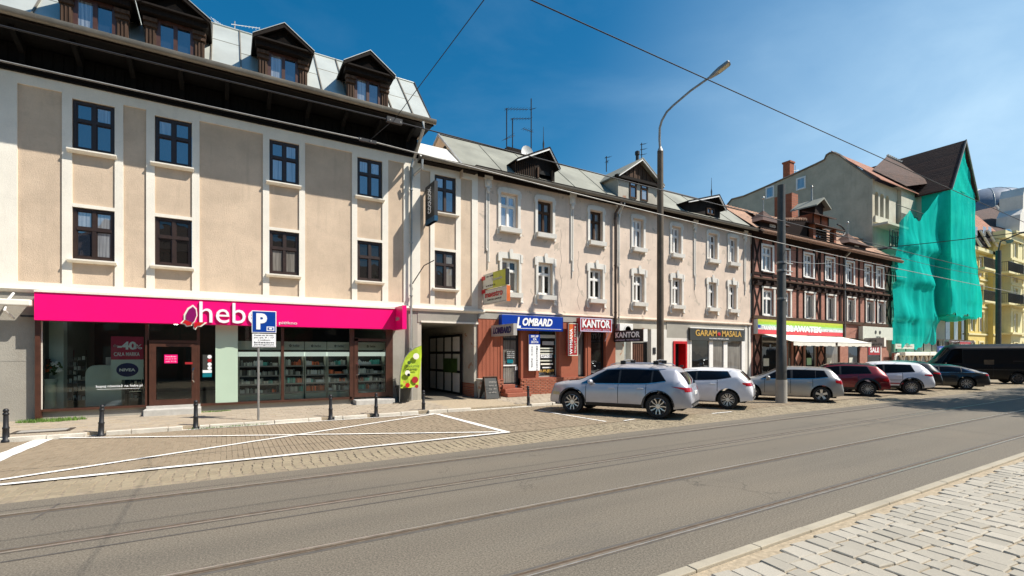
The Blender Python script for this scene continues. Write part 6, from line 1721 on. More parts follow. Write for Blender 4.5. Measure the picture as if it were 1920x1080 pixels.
def awning(label, pa, pb, zt_, zb_, yo):
    xa, xb = PX(pa, F-.3), PX(pb, F-.3)
    t = thing('awning', label, 'awning', ((xa+xb)/2, F-.8, zb_), 'cream awnings of the fabric shop')
    MB().add([(xa, F-.05, zt_), (xb, F-.05, zt_), (xb, yo, zb_), (xa, yo, zb_), (xa, F-.05, zt_-.03), (xb, F-.05, zt_-.03), (xb, yo, zb_-.03), (xa, yo, zb_-.03)], [(0, 3, 2, 1), (4, 5, 6, 7), (0, 1, 5, 4), (1, 2, 6, 5), (3, 0, 4, 7)]).obj('canvas', 'canvas', t)
    n = 10; q = MB()
    for i in range(n): q.box(xa+(xb-xa)*i/n+.004, xa+(xb-xa)*(i+1)/n-.004, yo-.012, yo-.004, zb_-.24-.03*(i % 2), zb_)
    q.obj('valance', 'canvas', t)['kind'] = 'stuff'
    MB().tube([(xa, yo, zb_), (xb, yo, zb_)], .035, 6).obj('front_bar', 'white_paint', t)
    for xx in (xa+.3, xb-.3): MB().tube([(xx, F, 2.7), (xx, F-.8, 2.65), (xx, yo, zb_-.02)], .022, 5).obj('arm', 'iron', t)
awning('left cream awning under the striped fascia, ending beside the dark pole', 1433, 1512, 3.32, 2.76, 16.35)
awning('right cream awning under the striped fascia', 1516, 1580, 3.30, 2.76, 16.35)
t, x0, x1, z0, z1 = vsign('pale box sign with two small marks at the right end of the timbered house', 1618, 1674, 613, 637, F-.35, 'pale_sign', .3)
for px in (1642, 1650): 
    MB().lathe(PX(px, F-.36), (z0+z1)/2+.08, [(.12, F-.37), (.15, F-.37), (.15, F-.351), (.12, F-.351)], 12, 'Y').obj('ring', 'dark_grey_sign', t)
text('OPTYK', (x0+x1)/2, z0+.2, .8, .14, F-.36, 'dark_grey_sign', t)
t, X, y0, y1, z0, z1 = proj('grey box sign with dark oval mark standing out above the SALE window', 1614, 1658, 634, 650, 'grey_sign', end='canvas', th=.3)
text('OPTYK', (y0+y1)/2, (z0+z1)/2+.1, (y1-y0)*.4, .2, X-.012, 'dark_grey_sign', t, face='X'); text('OKULISTA', (y0+y1)/2-.3, z0+.16, .7, .12, X-.012, 'dark_grey_sign', t, face='X')
xa, xb = PX(1627, F), PX(1651, F)
t = thing('sale_window', 'shop window with a red SALE banner at the right end of the timbered house', 'shop window', ((xa+xb)/2, F, .5))
B(xa, xb, F+.0, F+.05, .5, 3.1).obj('pane', 'dark_pane', t); B(xa+.1, xb-.1, F-.02, F-.004, 1.9, 2.7).obj('banner', 'kantor_red', t)
text('SALE', (xa+xb)/2, 2.3, (xb-xa)*.7, .4, F-.03, 'white_sign', t, bold=.03, split=True); B(xb-.1, xb, F-.06, F-.001, .5, 3.1).obj('frame', 'white_paint', t)
pipe(1582, 3.2, 9.8, 'brown_pipe', 'brown downpipe in the middle of the half-timbered house')
pipe(1585, 3.2, 9.8, 'zinc_pipe', 'pale thin pipe beside the brown downpipe of the half-timbered house', .04)

# ================================================================ TALL GREY HOUSE WITH ARCADED LOGGIA
GXX = PX(1671, F)+.05; GY = 19.9
gx0 = 2.434*GY; 
tg_ = thing('tall_house', 'tall house with blank grey gable wall, arched loggia and scaffolded front', 'building', (gx0, GY, .15))
YB = 33.9
def zAt(px, py, y): return H-(py-662)*(gx0*CT+y*ST)/900.
prof = [(GY, 0.1), (GY, zAt(1636, 335, GY))]
for px, py in ((1612, 318), (1590, 303), (1575, 291), (1566, 287), (1556, 287), (1550, 291), (1546, 300), (1530, 308), (1480, 331), (1430, 353), (1395, 368), (1372, 374), (1364, 384)):
    y = dep(px, gx0); prof.append((y, zAt(px, py, y)))
prof.append((dep(1364, gx0), .1))
MB().prism(prof, gx0, gx0+.4, 'X').obj('gable_wall', 'gable_grey', tg_)
q = MB(); pts = [(gx0-.05, a, b+.02) for a, b in prof[1:-1]]; q.tube(pts, .09, 4); q.obj('coping', 'gutter', tg_)
for (pa, pb, ya__, yb__, m) in ((1436, 1452, 352, 374, 'sky_pane'), (1493, 1511, 335, 358, 'sky_pane')):
    a, b = dep(pa, gx0), dep(pb, gx0); zc0, zc1 = zAt(pa, yb__, a), zAt(pa, ya__, a)
    w = MB()
    for (p, q_, r_, s_) in ((b, a, zc1-.14, zc1), (b, a, zc0, zc0+.14), (b, b+.14, zc0+.14, zc1-.14), (a-.14, a, zc0+.14, zc1-.14)): w.box(gx0-.06, gx0-.001, p, q_, r_, s_)
    w.obj('window', 'white_paint', tg_); B(gx0-.03, gx0-.002, b+.14, a-.14, zc0+.14, zc1-.14).obj('pane', m, tg_)
xs9 = PX(1481, 30.); t = thing('chimney', 'small red chimney with antenna on the edge of the grey gable wall', 'chimney', (xs9, 30, 17))
B(xs9, PX(1489, 30.), 30, min(dep(1468, xs9), 31.6), 17, PZ(1485, 305, 30.)).obj('stack', 'chimney_brick', t); B(xs9-.08, PX(1489, 30.)+.08, 29.92, min(dep(1468, xs9), 31.6)+.08, PZ(1485, 305, 30.), PZ(1485, 302, 30.)).obj('cap', 'chimney_brick', t)
t = thing('roof_antenna', 'tiny aerial beside the small red chimney', 'antenna', (PX(1491, 30), 30, 18)); xq = PX(1491, 30); zq = PZ(1491, 325, 30)
MB().tube([(xq, 30, zq-.5), (xq, 30, zq+.9)], .03, 5).tube([(xq-.3, 30, zq+.2), (xq+.7, 30, zq+.5)], .025, 5).obj('mast', 'steel_post', t)
# front of the tall house: loggia with arches
fx1 = 3.1*GY
TH1 = zAt(1636, 335, GY)
def FX(px): return PX(px, GY)
arch = [(1640, 1647), (1650, 1657), (1660, 1667)]
za0, za1 = PZ(1650, 408, GY), PZ(1650, 362, GY)
m_ = MB(); wall_holes(m_, gx0+.4, fx1, .1, TH1-.1, GY, [(FX(a), FX(b), za0, za1) for a, b in arch]+[(FX(1680), FX(1688), PZ(1684, 425, GY), PZ(1684, 375, GY))], .5); m_.obj('front_wall', 'light_render', tg_)
for a, b in arch+[(1680, 1688)]:
    xa, xb = FX(a), FX(b); B(xa, xb, GY+.35, GY+.4, za0 if b < 1670 else PZ(1684, 425, GY), za1 if b < 1670 else PZ(1684, 375, GY)).obj('opening', 'dark_pane', tg_)
    c_ = (xa+xb)/2; r_ = (xb-xa)/2; zt_ = za1 if b < 1670 else PZ(1684, 375, GY); n = 8
    MB().prism([(c_-r_, zt_), (c_-r_, zt_-r_)]+[(c_-r_*cos(pi*i/n), zt_-r_+r_*sin(pi*i/n)) for i in range(1, n)]+[(c_+r_, zt_-r_), (c_+r_, zt_)], GY-.02, GY+.3, 'Y').obj('arch_head', 'light_render', tg_)
B(FX(1638), FX(1669), GY-.15, GY-.0, PZ(1650, 420, GY), za0).obj('balustrade', 'light_render', tg_)
# balcony with railing and lattice tower of scaffolding below
B(gx0+.1, FX(1676), GY-1.1, GY, PZ(1650, 428, GY), PZ(1650, 424, GY)).obj('balcony_slab', 'light_render', tg_)
sc = thing('scaffold', 'rusty scaffold bay with mesh below the arched loggia', 'scaffold', (gx0+2, GY-1, 9))
q = MB(); zs0, zs1 = PZ(1655, 462, GY-1.2), PZ(1655, 426, GY-1.2)
xsA, xsB = gx0+.2, FX(1672)
for i in range(8): xx = xsA+(xsB-xsA)*i/7; q.box(xx-.03, xx+.03, GY-1.23, GY-1.17, zs0, zs1)
for i in range(4): zz = zs0+(zs1-zs0)*i/3; q.box(xsA, xsB, GY-1.22, GY-1.18, zz-.03, zz+.03)
q.obj('grid', 'dark_steel', sc); B(xsA, xsB, GY-1.0, GY-.2, zs0, zs0+.08).obj('deck', 'weathered_wood', sc)
# main roof of the tall house
zr1 = TH1+.1
roof_slab(tg_, gx0-.1, fx1, GY-.6, TH1-.15, 23.2, 20.9, 'tile_orange', 'roof')
# hipped and gabled brown roofs of the wing
WY = 17.3
wx0, wx1 = PX(1777, WY), PX(1821, WY); wc = (wx0+wx1)/2
wE = PZ(1777, 345, WY); wA = PZ(1797, 264, WY)
tw = thing('tower_wing', 'wing with steep brown gabled roof wrapped in green netting', 'building', (wc, WY, .15))
wl0 = wx0; bz0 = PZ(1777, 590, WY-.3); B(wl0, wx1, WY, 24, bz0+.15, wE).obj('wall', 'light_render', tw)
B(wl0, wx1, WY+1.6, 24, .1, bz0+.15).obj('ground_wall', 'light_render', tw)
MB().prism([(wx0, wE), (wx1, wE), (wc, wA-.3)], WY+.05, WY+.4, 'Y').obj('gable', 'light_render', tw)
for s in (-1, 1):
    a = (wc, wA); b = (wc+s*((wx1-wx0)/2+.45), wE-.55)
    pp = [a, b, (b[0], b[1]-.15), (a[0], a[1]-.3)]
    if s < 0: pp = [b, a, (a[0], a[1]-.3), (b[0], b[1]-.15)]
    MB().prism(pp, WY-.4, 31, 'Y').obj('roof', 'tile_dark', tw)
    MB().prism([(p, q_+.04) for p, q_ in pp], WY-.5, WY-.4, 'Y').obj('bargeboard', 'gutter', tw)
# lower hipped roof on the left of the wing
h0 = PX(1638, GY-.4); hz = PZ(1638, 322, GY-.4)
pa = (PX(1636, 21), 21, PZ(1636, 318, 21)); pb_ = (PX(1663, 23), 23, PZ(1663, 293, 23)); pc = (PX(1700, 19.3), 19.3, PZ(1700, 349, 19.3)); pd = (PX(1765, 18.6), 18.6, PZ(1765, 341, 18.6)); pe = (PX(1690, 22.5), 22.5, PZ(1690, 300, 22.5))
MB().poly(pa, pc, pd, pb_).obj('hip_roof', 'tile_dark', tw)
q = MB(); 
for i in range(26):
    t = i/26; p = Vector(pb_).lerp(Vector(pd), t); r_ = Vector(pb_).lerp(Vector(pd), t+.03); q.tube([p+Vector((0, 0, .1)), r_+Vector((0, 0, .14))], [.1, .15], 5)
o = q.obj('hip_tiles', 'kerb_stone', tw); o['kind'] = 'stuff'
B(PX(1690, 19.6), wx0, 19.6, 24, 8, PZ(1700, 352, 19.6)).obj('recess_wall', 'light_render', tw)
B(fx1-.3, wx0, 19.4, 24, .1, 12.0).obj('link_wall', 'light_render', tw)
bz0 = PZ(1777, 590, WY-.3)
# windows hidden under the netting, seen darkly through it
for r_ in range(4):
    for k in range(2):
        xx = wx0+.9+k*2.6; z = 5.9+r_*3.1
        if z+1.7 < wE+1: B(xx, xx+1.2, WY-.03, WY-.002, z, z+1.8).obj('window', 'dark_pane', tw)
    for k in range(3):
        xx = FX(1676)+k*2.4; z = 4.0+r_*3.0
        if xx < wx0-1.5: B(xx, xx+1.2, 19.35, 19.39, z, z+1.8).obj('window', 'dark_pane', tw)
for z in (5.0, 8.1, 11.1):
    B(gx0+.3, gx0+3.4, 18.6, 19.9, z-.12, z+.06).obj('balcony', 'white_trim', tw)
    q = MB()
    for i in range(9): q.box(gx0+.3+i*.38, gx0+.34+i*.38, 18.6, 18.64, z, z+.9)
    q.box(gx0+.3, gx0+3.4, 18.6, 18.65, z+.9, z+.95); q.obj('railing', 'iron', tw)
# scaffold tubes behind the netting
st2 = thing('scaffold', 'steel scaffold tubes and decks showing faintly through the green netting', 'scaffold', (wc, WY-.1, 5))
q = MB()
for k in range(5):
    x = wx0+(wx1-wx0)*k/4; q.tube([(x, WY-.12, bz0), (x, WY-.12, wE-.2)], .035, 5)
    x = gx0+.5+(wx0-gx0-.8)*k/4; q.tube([(x, 18.35, 2.2), (x, 18.35, 10.5)], .035, 5)
q.obj('standard', 'dark_steel', st2)
q = MB()
for k in range(6): z = bz0+.3+2.1*k; q.tube([(wx0, WY-.12, z), (wx1, WY-.12, z)], .03, 5).tube([(gx0+.4, 18.35, z-1.6), (wx0, 18.35, z-1.6)], .03, 5)
q.obj('ledger', 'dark_steel', st2)
# ---- the netting
def net(label, path, sag=.16, seed=3, nz=44, ledges=(), flare=.0, nm='scaffold_net'):
    """path: (x, y, top, bottom, x at the foot, y at the foot); a rippling sheet hung between them"""
    rnd = random.Random(seed); ph = [rnd.uniform(0, 6) for _ in range(8)]
    P = []
    for i in range(len(path)-1):
        a_, b_ = path[i], path[i+1]; n = max(2, int(sqrt((b_[4]-a_[4])**2+(b_[5]-a_[5])**2)/.17))
        for k in range(n): t = k/n; P.append([a_[j]+(b_[j]-a_[j])*t for j in range(6)]+[sin(pi*t)])
    P.append(list(path[-1])+[0]); mbx = MB(); s = 0
    for i, q_ in enumerate(P):
        x, y, zt, zb, xb, yb, hg_ = q_
        if i: s += sqrt((xb-P[i-1][4])**2+(yb-P[i-1][5])**2)
        j = min(i+1, len(P)-1); h_ = max(0, j-2); dx, dy = P[j][4]-P[h_][4], P[j][5]-P[h_][5]; L_ = sqrt(dx*dx+dy*dy) or 1; nx, ny = dy/L_, -dx/L_
        for k in range(nz+1):
            v = k/nz; z = zb+(zt-zb)*v; g = min(1, max(0, (1-v-flare)/max(.05, .55))); g = g*g*(3-2*g)
            px_, py_ = x+(xb-x)*g, y+(yb-y)*g
            rp = .5*sin(s*2.1+ph[0]+z*.25)+.3*sin(s*4.7+ph[1]-z*.5)+.6*sin(s*.8+z*.6+ph[2])+.35*sin(z*1.4+s*.5+ph[3])+.35*abs(sin(s*1.3-z*.45+ph[4]))+.22*abs(sin(s*2.9+z*.9+ph[5]))-.12*abs(sin(s*6.1+z*.4+ph[6]))
            o_ = sag*rp*(.35+.65*(1-v))*(.4+.6*min(1, 3*min(i, len(P)-1-i)/len(P)+.2))
            for (lz_, am) in ledges:
                dz = z-lz_; o_ += am*(math.exp(-(dz/.22)**2) if dz < 0 else math.exp(-(dz/1.1)**2))*(.6+.4*sin(s*1.1+lz_))
            mbx.v.append((px_+nx*o_, py_+ny*o_, z+(.16*sin(s*1.7+ph[4])+.1*sin(s*5+ph[5]) if k == 0 else .06*sin(s*3) if k == nz else 0)))
    m = nz+1
    for i in range(len(P)-1):
        for k in range(nz): mbx.f.append((i*m+k, (i+1)*m+k, (i+1)*m+k+1, i*m+k+1))
    o = mbx.obj(nm, 'net', smooth=True, ang=80); tag(o, label, 'netting'); return o
bz_ = PZ(1777, 590, WY-.3)
fx2 = PX(1837, WY)
wyn = WY-.25
net('green netting stretched over the tall gable front of the wing', [(wx0-.1, 19.2, wE-.4, bz_, wx0-.1, 19.2), (wx0-.12, wyn, wE-.3, bz_, wx0-.15, wyn), (wx1-1.2, wyn, wE-.3, bz_+.1, wx1-.6, wyn), (wx1+.1, wyn, wE-.5, bz_-.1, fx2-.3, wyn), (wx1+.3, wyn+.2, wE-2.0, bz_, fx2, wyn+.25), (wx1+.3, 18.6, wE-4, bz_+.2, fx2-.2, 18.6)], sag=.085, flare=.38, ledges=((7.0, .08), (10.2, .08)))
# triangle over the gable
gq = MB(); n = 14
for i in range(n+1):
    v = i/n; hw = (wx1-wx0)/2*(1-v)+.04
    for k in range(9): gq.v.append((wc-hw+2*hw*k/8, WY-.25+.05*sin(k*1.3+i), wE-.35+(wA-wE-.2)*v))
for i in range(n):
    for k in range(8): gq.f.append((i*9+k, i*9+k+1, (i+1)*9+k+1, (i+1)*9+k))
o = gq.obj('gable_net', 'net', smooth=True); tag(o, 'green netting triangle under the peak of the steep brown gable', 'netting')
PZl = lambda px, py, y: PZ(px, py, y)
def nc(pt_, pyt, pb_, pyb, y, yb=None):
    yb = yb or y; return (PX(pt_, y), y, PZ(pt_, pyt, y), PZ(pb_, pyb, yb), PX(pb_, yb), yb)
net('green netting hanging in folds over the balconies left of the wing', [nc(1686, 418, 1673, 640, 18.2), nc(1694, 408, 1688, 650, 18.0), nc(1704, 395, 1704, 648, 17.9), nc(1714, 409, 1720, 652, 17.9), nc(1724, 414, 1738, 646, 17.9), nc(1742, 388, 1750, 640, 17.9, 18.1), nc(1758, 366, 1758, 602, 17.75, 18.2), (wx0-.1, wyn, wE-.2, bz_+.1, wx0-.1, wyn)],
    sag=.17, seed=5, flare=.0, ledges=((5.0, .25), (8.1, .35), (11.1, .4)))
# underside where the net wraps the projecting bay
q = MB(); n = 10
for i in range(n+1):
    for k in range(7): q.v.append((wx0-.1+(wx1+.4-wx0)*i/n, WY-.25+(3.0)*k/6, bz_+.05-.55*sin(pi*k/6)*.6+.05*sin(i*2+k)+.0))
for i in range(n):
    for k in range(6): q.f.append((i*7+k, (i+1)*7+k, (i+1)*7+k+1, i*7+k+1))
o = q.obj('underside_net', 'net', smooth=True); tag(o, 'sagging green netting under the projecting upper floors of the wing', 'netting')
# ground floor under the net: shops
gs_ = thing('corner_shop', 'flower-decked cream canopy of the small shop beneath the green netting', 'shop front', (PX(1700, 18.3), 18.3, .15))
B(PX(1676, 18.4), PX(1756, 18.4), 17.6, 18.9, PZ(1710, 667, 18), PZ(1710, 660, 18)).obj('canopy', 'canvas', gs_, bevel=.04)
B(PX(1676, 18.8), PX(1760, 18.8), 18.8, 19.2, .1, 3.6).obj('wall', 'light_render', gs_)
for i in range(5):
    x = PX(1684+16*i, 18.0); q = MB()
    for k in range(14): a = pi*k/13; q.ball((x+.62*cos(a), 18.0, 1.45+.5*sin(a)), .13, .1, .12, 5, 3)
    q.obj('flower_garland', 'canvas', gs_)['kind'] = 'stuff'
    B(x-.5, x+.5, 18.05, 18.1, .4, 1.75).obj('arched_window', 'dark_pane', gs_)
B(PX(1676, 18.15), PX(1758, 18.15), 18.12, 18.3, .15, 2.05).obj('pink_wall', 'brick_pink', gs_)
card(1679, 1714, 645, 654, 17.9, 'pale_sign', 'white shop board with red cross mark under the green netting', 'sign', ['Szkoła Językowa'], 'kantor_red')
card(1757, 1800, 649, 660, 17.6, 'lombard_blue', 'blue shop board reading GALANTERIA below the netted wing', 'sign', ['GALANTERIA'])
card(1800, 1820, 641, 653, 17.3, 'kantor_red', 'dark red board right of the blue shop board', 'sign', ['KANTOR'])
card(1779, 1827, 638.5, 643, 17.45, 'shop_brown', 'narrow brown board above the dark red board', 'sign', ['SKLEP FIRMOWY'])
q = MB()
for px in (1763, 1768, 1784, 1798, 1814, 1822): q.lathe(PX(px, 18.6), 18.6, [(.16, .2), (.12, .5), (.11, 3.2), (.2, 3.4)], 8)
q.obj('column_row', 'light_render', tw)['kind'] = 'stuff'
B(PX(1757, 18.8), PX(1828, 18.8), 18.75, 18.85, 2.7, 3.2).obj('dark_arcade', 'shop_brown', tw); B(PX(1757, 18.85), PX(1828, 18.85), 18.86, 18.89, .3, 2.7).obj('arcade_glass', 'dark_pane', tw)
# ornate ground floor windows below the bay
for a, b in ((1772, 1780), (1788, 1795), (1802, 1810)):
    o = B(PX(a, 18.9), PX(b, 18.9), 18.86, 18.89, 3.4, 6.0).obj('window', 'far_pane', tw); B(PX(a, 18.9)-.15, PX(b, 18.9)+.15, 18.84, 18.858, 6.0, 6.25).obj('lintel', 'white_trim', tw)

# ================================================================ YELLOW HOUSES
def yellow(label, pa, pb, y, ztop, m, bays, seed, floors=4, trim='pale_yellow', zf=.4):
    x0, x1 = PX(pa, y), PX(pb, y); t = thing('apartment_house', label, 'building', ((x0+x1)/2, y, .15), None)
    ws = []; W = (x1-x0); n = bays
    fh = (ztop-4.2)/(floors-1)
    for f in range(floors):
        for k in range(n):
            cx = x0+W*(k+.5)/n; z0 = 1.0 if f == 0 else 4.4+(f-1)*fh; ws.append((cx-.6, cx+.6, z0, z0+(2.1 if f else 2.2)))
    mbx = MB(); wall_holes(mbx, x0, x1, .1, ztop, y, ws, .25); mbx.obj('wall', m, t)
    MB().box(x0, x0+.05, y, y+12, .1, ztop).box(x0, x1, y+12, y+12.1, .1, ztop).obj('side_wall', m, t)
    for w in ws:
        window(t, w[0]+.02, w[1]-.02, w[2]+.02, w[3], y+.12, 'white_paint', 'far_pane', .3, 2, .09)
        MB().box(w[0]-.18, w[0], y-.06, y, w[2], w[3]+.18).box(w[1], w[1]+.18, y-.06, y, w[2], w[3]+.18).box(w[0], w[1], y-.06, y, w[3], w[3]+.18).obj('surround', trim, t)
    for f in range(1, floors): z = 4.1+(f-1)*fh; B(x0-.05, x1, y-.1, y-.0, z-.12, z+.05).obj('string_course', trim, t)
    B(x0-.2, x1, y-.5, y+.0, ztop-.25, ztop+.1).obj('cornice', trim, t)
    return t, x0, x1
def balc(t, x0, x1, y, z, m='pale_yellow'):
    B(x0, x1, y-1.2, y-.0, z-.2, z).obj('balcony_slab', m, t); q = MB(); x = x0
    while x < x1: q.box(x, x+.03, y-1.18, y-1.15, z, z+1.0); x += .16
    yy = y-1.15
    while yy < y: q.box(x0, x0+.03, yy, yy+.03, z, z+1.0); yy += .16
    q.box(x0, x1, y-1.2, y-1.14, z+1.0, z+1.05).box(x0, x0+.05, y-1.14, y, z+1.0, z+1.05); q.obj('railing', 'iron', t)
t1, a0, a1 = yellow('yellow house with dark balconies right of the green netting', 1815, 1862, 18.7, 13.1, 'yellow', 3, 1)
t2, b0, b1 = yellow('second yellow house with a bay and stacked iron balconies by the lamp', 1862, 1895, 18.2, 14.3, 'yellow', 2, 2)
t3, c0, c1_ = yellow('pale yellow corner house with tall bay windows at the right photo edge', 1895, 1960, 17.4, 15.4, 'pale_yellow', 4, 3, 5)
for z in (4.3+3.3, 4.3+6.7): balc(t2, b0+.2, b1-.4, 18.2, z-.1)
for z in (7.6, 11): balc(t1, a0+.4, a0+3.6, 18.7, z-.1)
for z in (7.5, 10.8): balc(t3, c0+.4, c0+4.4, 17.4, z-.1)
MB().box(b0+1.0, b1+.2, 16.9, 18.2, 4.1, 4.3).obj('portal_canopy', 'pale_yellow', t2)
B(b0-.1, b1+.2, 17.2, 18.2, 14.5, 15.3).obj('terrace_parapet', 'pale_yellow', t2)
# roofs behind
def pt3(px, py, y): return (PX(px, y), y, PZ(px, py, y))
rb = thing('tiled_roof', 'orange tiled mansard roof with dormer windows beside the green netting', 'roof', (a0, 19, 14.4))
MB().poly(pt3(1812, 398, 21), pt3(1812, 430, 18.4), pt3(1868, 434, 18.4), pt3(1832, 404, 21)).obj('tiles', 'tile_orange', rb)
MB().poly(pt3(1812, 428, 19), pt3(1812, 458, 18.5), pt3(1868, 468, 18.5), pt3(1868, 432, 19)).obj('dormer_face', 'dark_wood', rb)
for px in (1821, 1830, 1846, 1856): MB().poly(pt3(px-3, 424, 18.3), pt3(px-3, 440, 18.3), pt3(px+3, 442, 18.3), pt3(px+3, 426, 18.3)).obj('dormer_window', 'far_pane', rb)
for px in (1822, 1838, 1852): MB().tube([pt3(px, 432, 18.2), pt3(px+18, 462, 18.0)], .12, 5).obj('sloping_rail', 'white_trim', rb)
rc = thing('tiled_roof', 'dark brown hipped roof behind the orange mansard', 'roof', (b0, 22, 15))
MB().poly(pt3(1820, 398, 23), pt3(1868, 387, 23), pt3(1898, 425, 18.6), pt3(1868, 436, 18.6)).obj('tiles', 'tile_dark', rc)
q = MB()
for i in range(16): 
    t = i/16; q.ball(tuple(Vector(pt3(1868, 387, 23)).lerp(Vector(pt3(1898, 425, 18.6)), t)), .22, .22, .16, 6, 4)
q.obj('hip_tiles', 'kerb_stone', rc)['kind'] = 'stuff'
MB().poly(pt3(1870, 384, 26), pt3(1877, 372, 26), pt3(1912, 364, 24), pt3(1900, 424, 19.5), pt3(1893, 420, 20)).obj('tiles', 'tile_dark', rc)
dmn = thing('domed_roof', 'grey metal dome with sunlit crown behind the brown roof', 'dome', (PX(1845, 30), 30, 16))
cxd, cyd = PX(1846, 30), 30.0; zc = PZ(1846, 404, 30); zt_ = PZ(1846, 357, 30); rr = (PX(1876, 30)-PX(1816, 30))*.42
prof_ = [(rr*1.0, zc-3)]+[(rr*cos(a), zc+(zt_-zc)*sin(a)) for a in [i*pi/2/9 for i in range(10)]]
MB().lathe(cxd, cyd, [(max(r_, .05), z) for r_, z in prof_], 28).obj('dome', 'dome_grey', dmn, smooth=True)
q = MB()
for k in range(14):
    a = 2*pi*k/14; q.tube([(cxd+max(r_, .05)*cos(a), cyd+max(r_, .05)*sin(a), z+.02) for r_, z in prof_], .05, 4)
q.obj('rib', 'roof_metal', dmn)
tw2 = thing('corner_turret', 'white curved gable turret at the right photo edge', 'turret', (PX(1912, 18), 18, 15))
xq = PX(1908, 17.6)
MB().prism([(xq, 14.5), (xq+6, 14.5), (xq+6, 21.5), (xq+2.2, 21.4), (xq+1.6, 20.4), (xq+1.5, 18.8), (xq+.6, 18.0), (xq+.3, 16.6)], 17.5, 19.5, 'Y').obj('gable', 'white_trim', tw2)
B(xq-.3, xq+.4, 17.4, 19.5, 14.4, 14.7).obj('cornice', 'white_trim', tw2)
bt = MB().tube([pt3(1888, 431, 17.6), pt3(1890, 440, 17.6), pt3(1888, 452, 17.6)], [.25, .5, .55], 8).obj('folded_parasol', 'blue_tarp'); tag(bt, 'closed blue parasol on the terrace of the yellow house', 'parasol')

# ================================================================ STREET MASTS AND LAMP
lx, ly = PX(1238, 15.35), 15.35
lp = thing('street_lamp', 'tall brown concrete lamp mast with thin curved arm behind the silver roof-bar car', 'street lamp', (lx, ly, .08))
zt = PZ(1238, 284, ly)
MB().lathe(lx, ly, [(.165, .05), (.16, 3), (.135, zt)], 12).obj('mast', 'mast_brown', lp, smooth=True)
MB().lathe(lx, ly, [(.14, zt), (.10, zt+.1), (.06, zt+.2)], 12).obj('collar', 'steel_post', lp, smooth=True)
def PA(px, py, Y): return (PX(px, Y), Y, PZ(px, py, Y))
armp = [(1238, 284, 15.35), (1236.6, 262, 15.33), (1237, 240, 15.25), (1241, 226, 15.1), (1250, 210, 14.9), (1262, 198, 14.7), (1295, 170, 14.1), (1332, 144, 13.45)]
MB().tube([PA(*p) for p in armp], [.055]*3+[.05]*5, 8).obj('arm', 'steel_post', lp, smooth=True)
a = Vector(PA(1330, 146, 13.48)); b = Vector(PA(1368, 116, 12.75))
d = (b-a).normalized(); sd = d.cross(Vector((0, 0, 1))).normalized(); up_ = sd.cross(d)
def ring(t, w, h1, h0): c = a.lerp(b, t); return [c+sd*w+up_*h0, c-sd*w+up_*h0, c-sd*w*.7+up_*h1, c+sd*w*.7+up_*h1]
R_ = [ring(0, .05, .05, -.05), ring(.25, .12, .07, -.06), ring(.5, .17, .08, -.07), ring(.95, .17, .06, -.07), ring(1.0, .12, .03, -.06)]
q = MB(); 
for r_ in R_: q.v += [tuple(p) for p in r_]
for i in range(4):
    for k in range(4): q.f.append((i*4+k, i*4+(k+1) % 4, (i+1)*4+(k+1) % 4, (i+1)*4+k))
q.f += [(3, 2, 1, 0), (16, 17, 18, 19)]
hd = q.obj('lamp_head', 'steel_post', lp)
q = MB(); q.poly(*[tuple(a.lerp(b, t)+sd*s*.12-up_*.076) for t, s in ((.42, 1), (.92, 1), (.92, -1), (.42, -1))]); q.obj('lamp_glass', 'lamp_glass', hd)

mx, my = GR(1465, 755)
mp_ = thing('tram_mast', 'dark steel wire mast with pale foot between the parked cars', 'mast', (mx, my, 0))
zt = PZ(1463.5, 347, my); zc_ = PZ(1465, 712, my)
MB().lathe(mx, my, [(.2, zc_), (.195, zc_+1.4), (.185, zc_+1.42), (.145, zt-.05), (.145, zt)], 14).obj('mast', 'dark_steel', mp_, smooth=True)
MB().lathe(mx, my, [(.22, -.02), (.217, zc_)], 14).obj('foot', 'concrete', mp_, smooth=True)
for py, ln in ((492, .9), (507, .9), (560, .3)):
    z = PZ(1463, py, my); MB().lathe(mx, my, [(.19, z-.04), (.19, z+.04)], 12).tube([(mx, my, z), (mx+ln, my+.05, z+.03)], .03, 6).obj('bracket', 'steel_post', mp_)
fx_, fy_ = PX(1872, 14.5), 14.5
fp = thing('tram_mast', 'dark mast with a curved lamp arm before the yellow houses', 'mast', (fx_, fy_, 0))
MB().lathe(fx_, fy_, [(.2, -.1), (.19, PZ(1872, 470, fy_))], 12).obj('mast', 'dark_steel', fp, smooth=True)
zq = PZ(1872, 470, fy_)
MB().tube([(fx_, fy_, zq), (fx_+.1, fy_-.1, zq+.8), (fx_+.6, fy_-1.2, zq+1.35), (fx_+1.4, fy_-3.0, zq+1.6)], .06, 6).obj('arm', 'dark_steel', fp, smooth=True)

# ---- overhead wires
def wire(name, label, pts, r, m='iron', sag=0):
    P = []
    for i in range(len(pts)-1):
        for k in range(12):
            t = k/12; p = Vector(pts[i]).lerp(Vector(pts[i+1]), t); p.z -= sag*4*t*(1-t); P.append(p)
    P.append(Vector(pts[-1])); o = MB().tube(P, r, 5).obj(name, m, smooth=True); tag(o, label, 'wire', 'overhead tram wires'); return o
def zl(m, y): return H+m*y/CT
wire('contact_wire', 'thick contact wire crossing the sky to the right', [(-14, 4.28, zl(.4487, 4.28)), (2.37, 4.28, zl(.4487, 4.28)), (60, 4.28, zl(.4487, 4.28)-.05), (110, 4.28, 5.8)], .0075, sag=.02)
wire('contact_wire', 'contact wire running in front of the black eaves', [(-14, 7.6, zl(.2515, 7.6)), (2.34, 7.6, zl(.2510, 7.6)), (32, 7.6, zl(.247, 7.6)), (110, 7.6, 5.75)], .011, sag=.05)
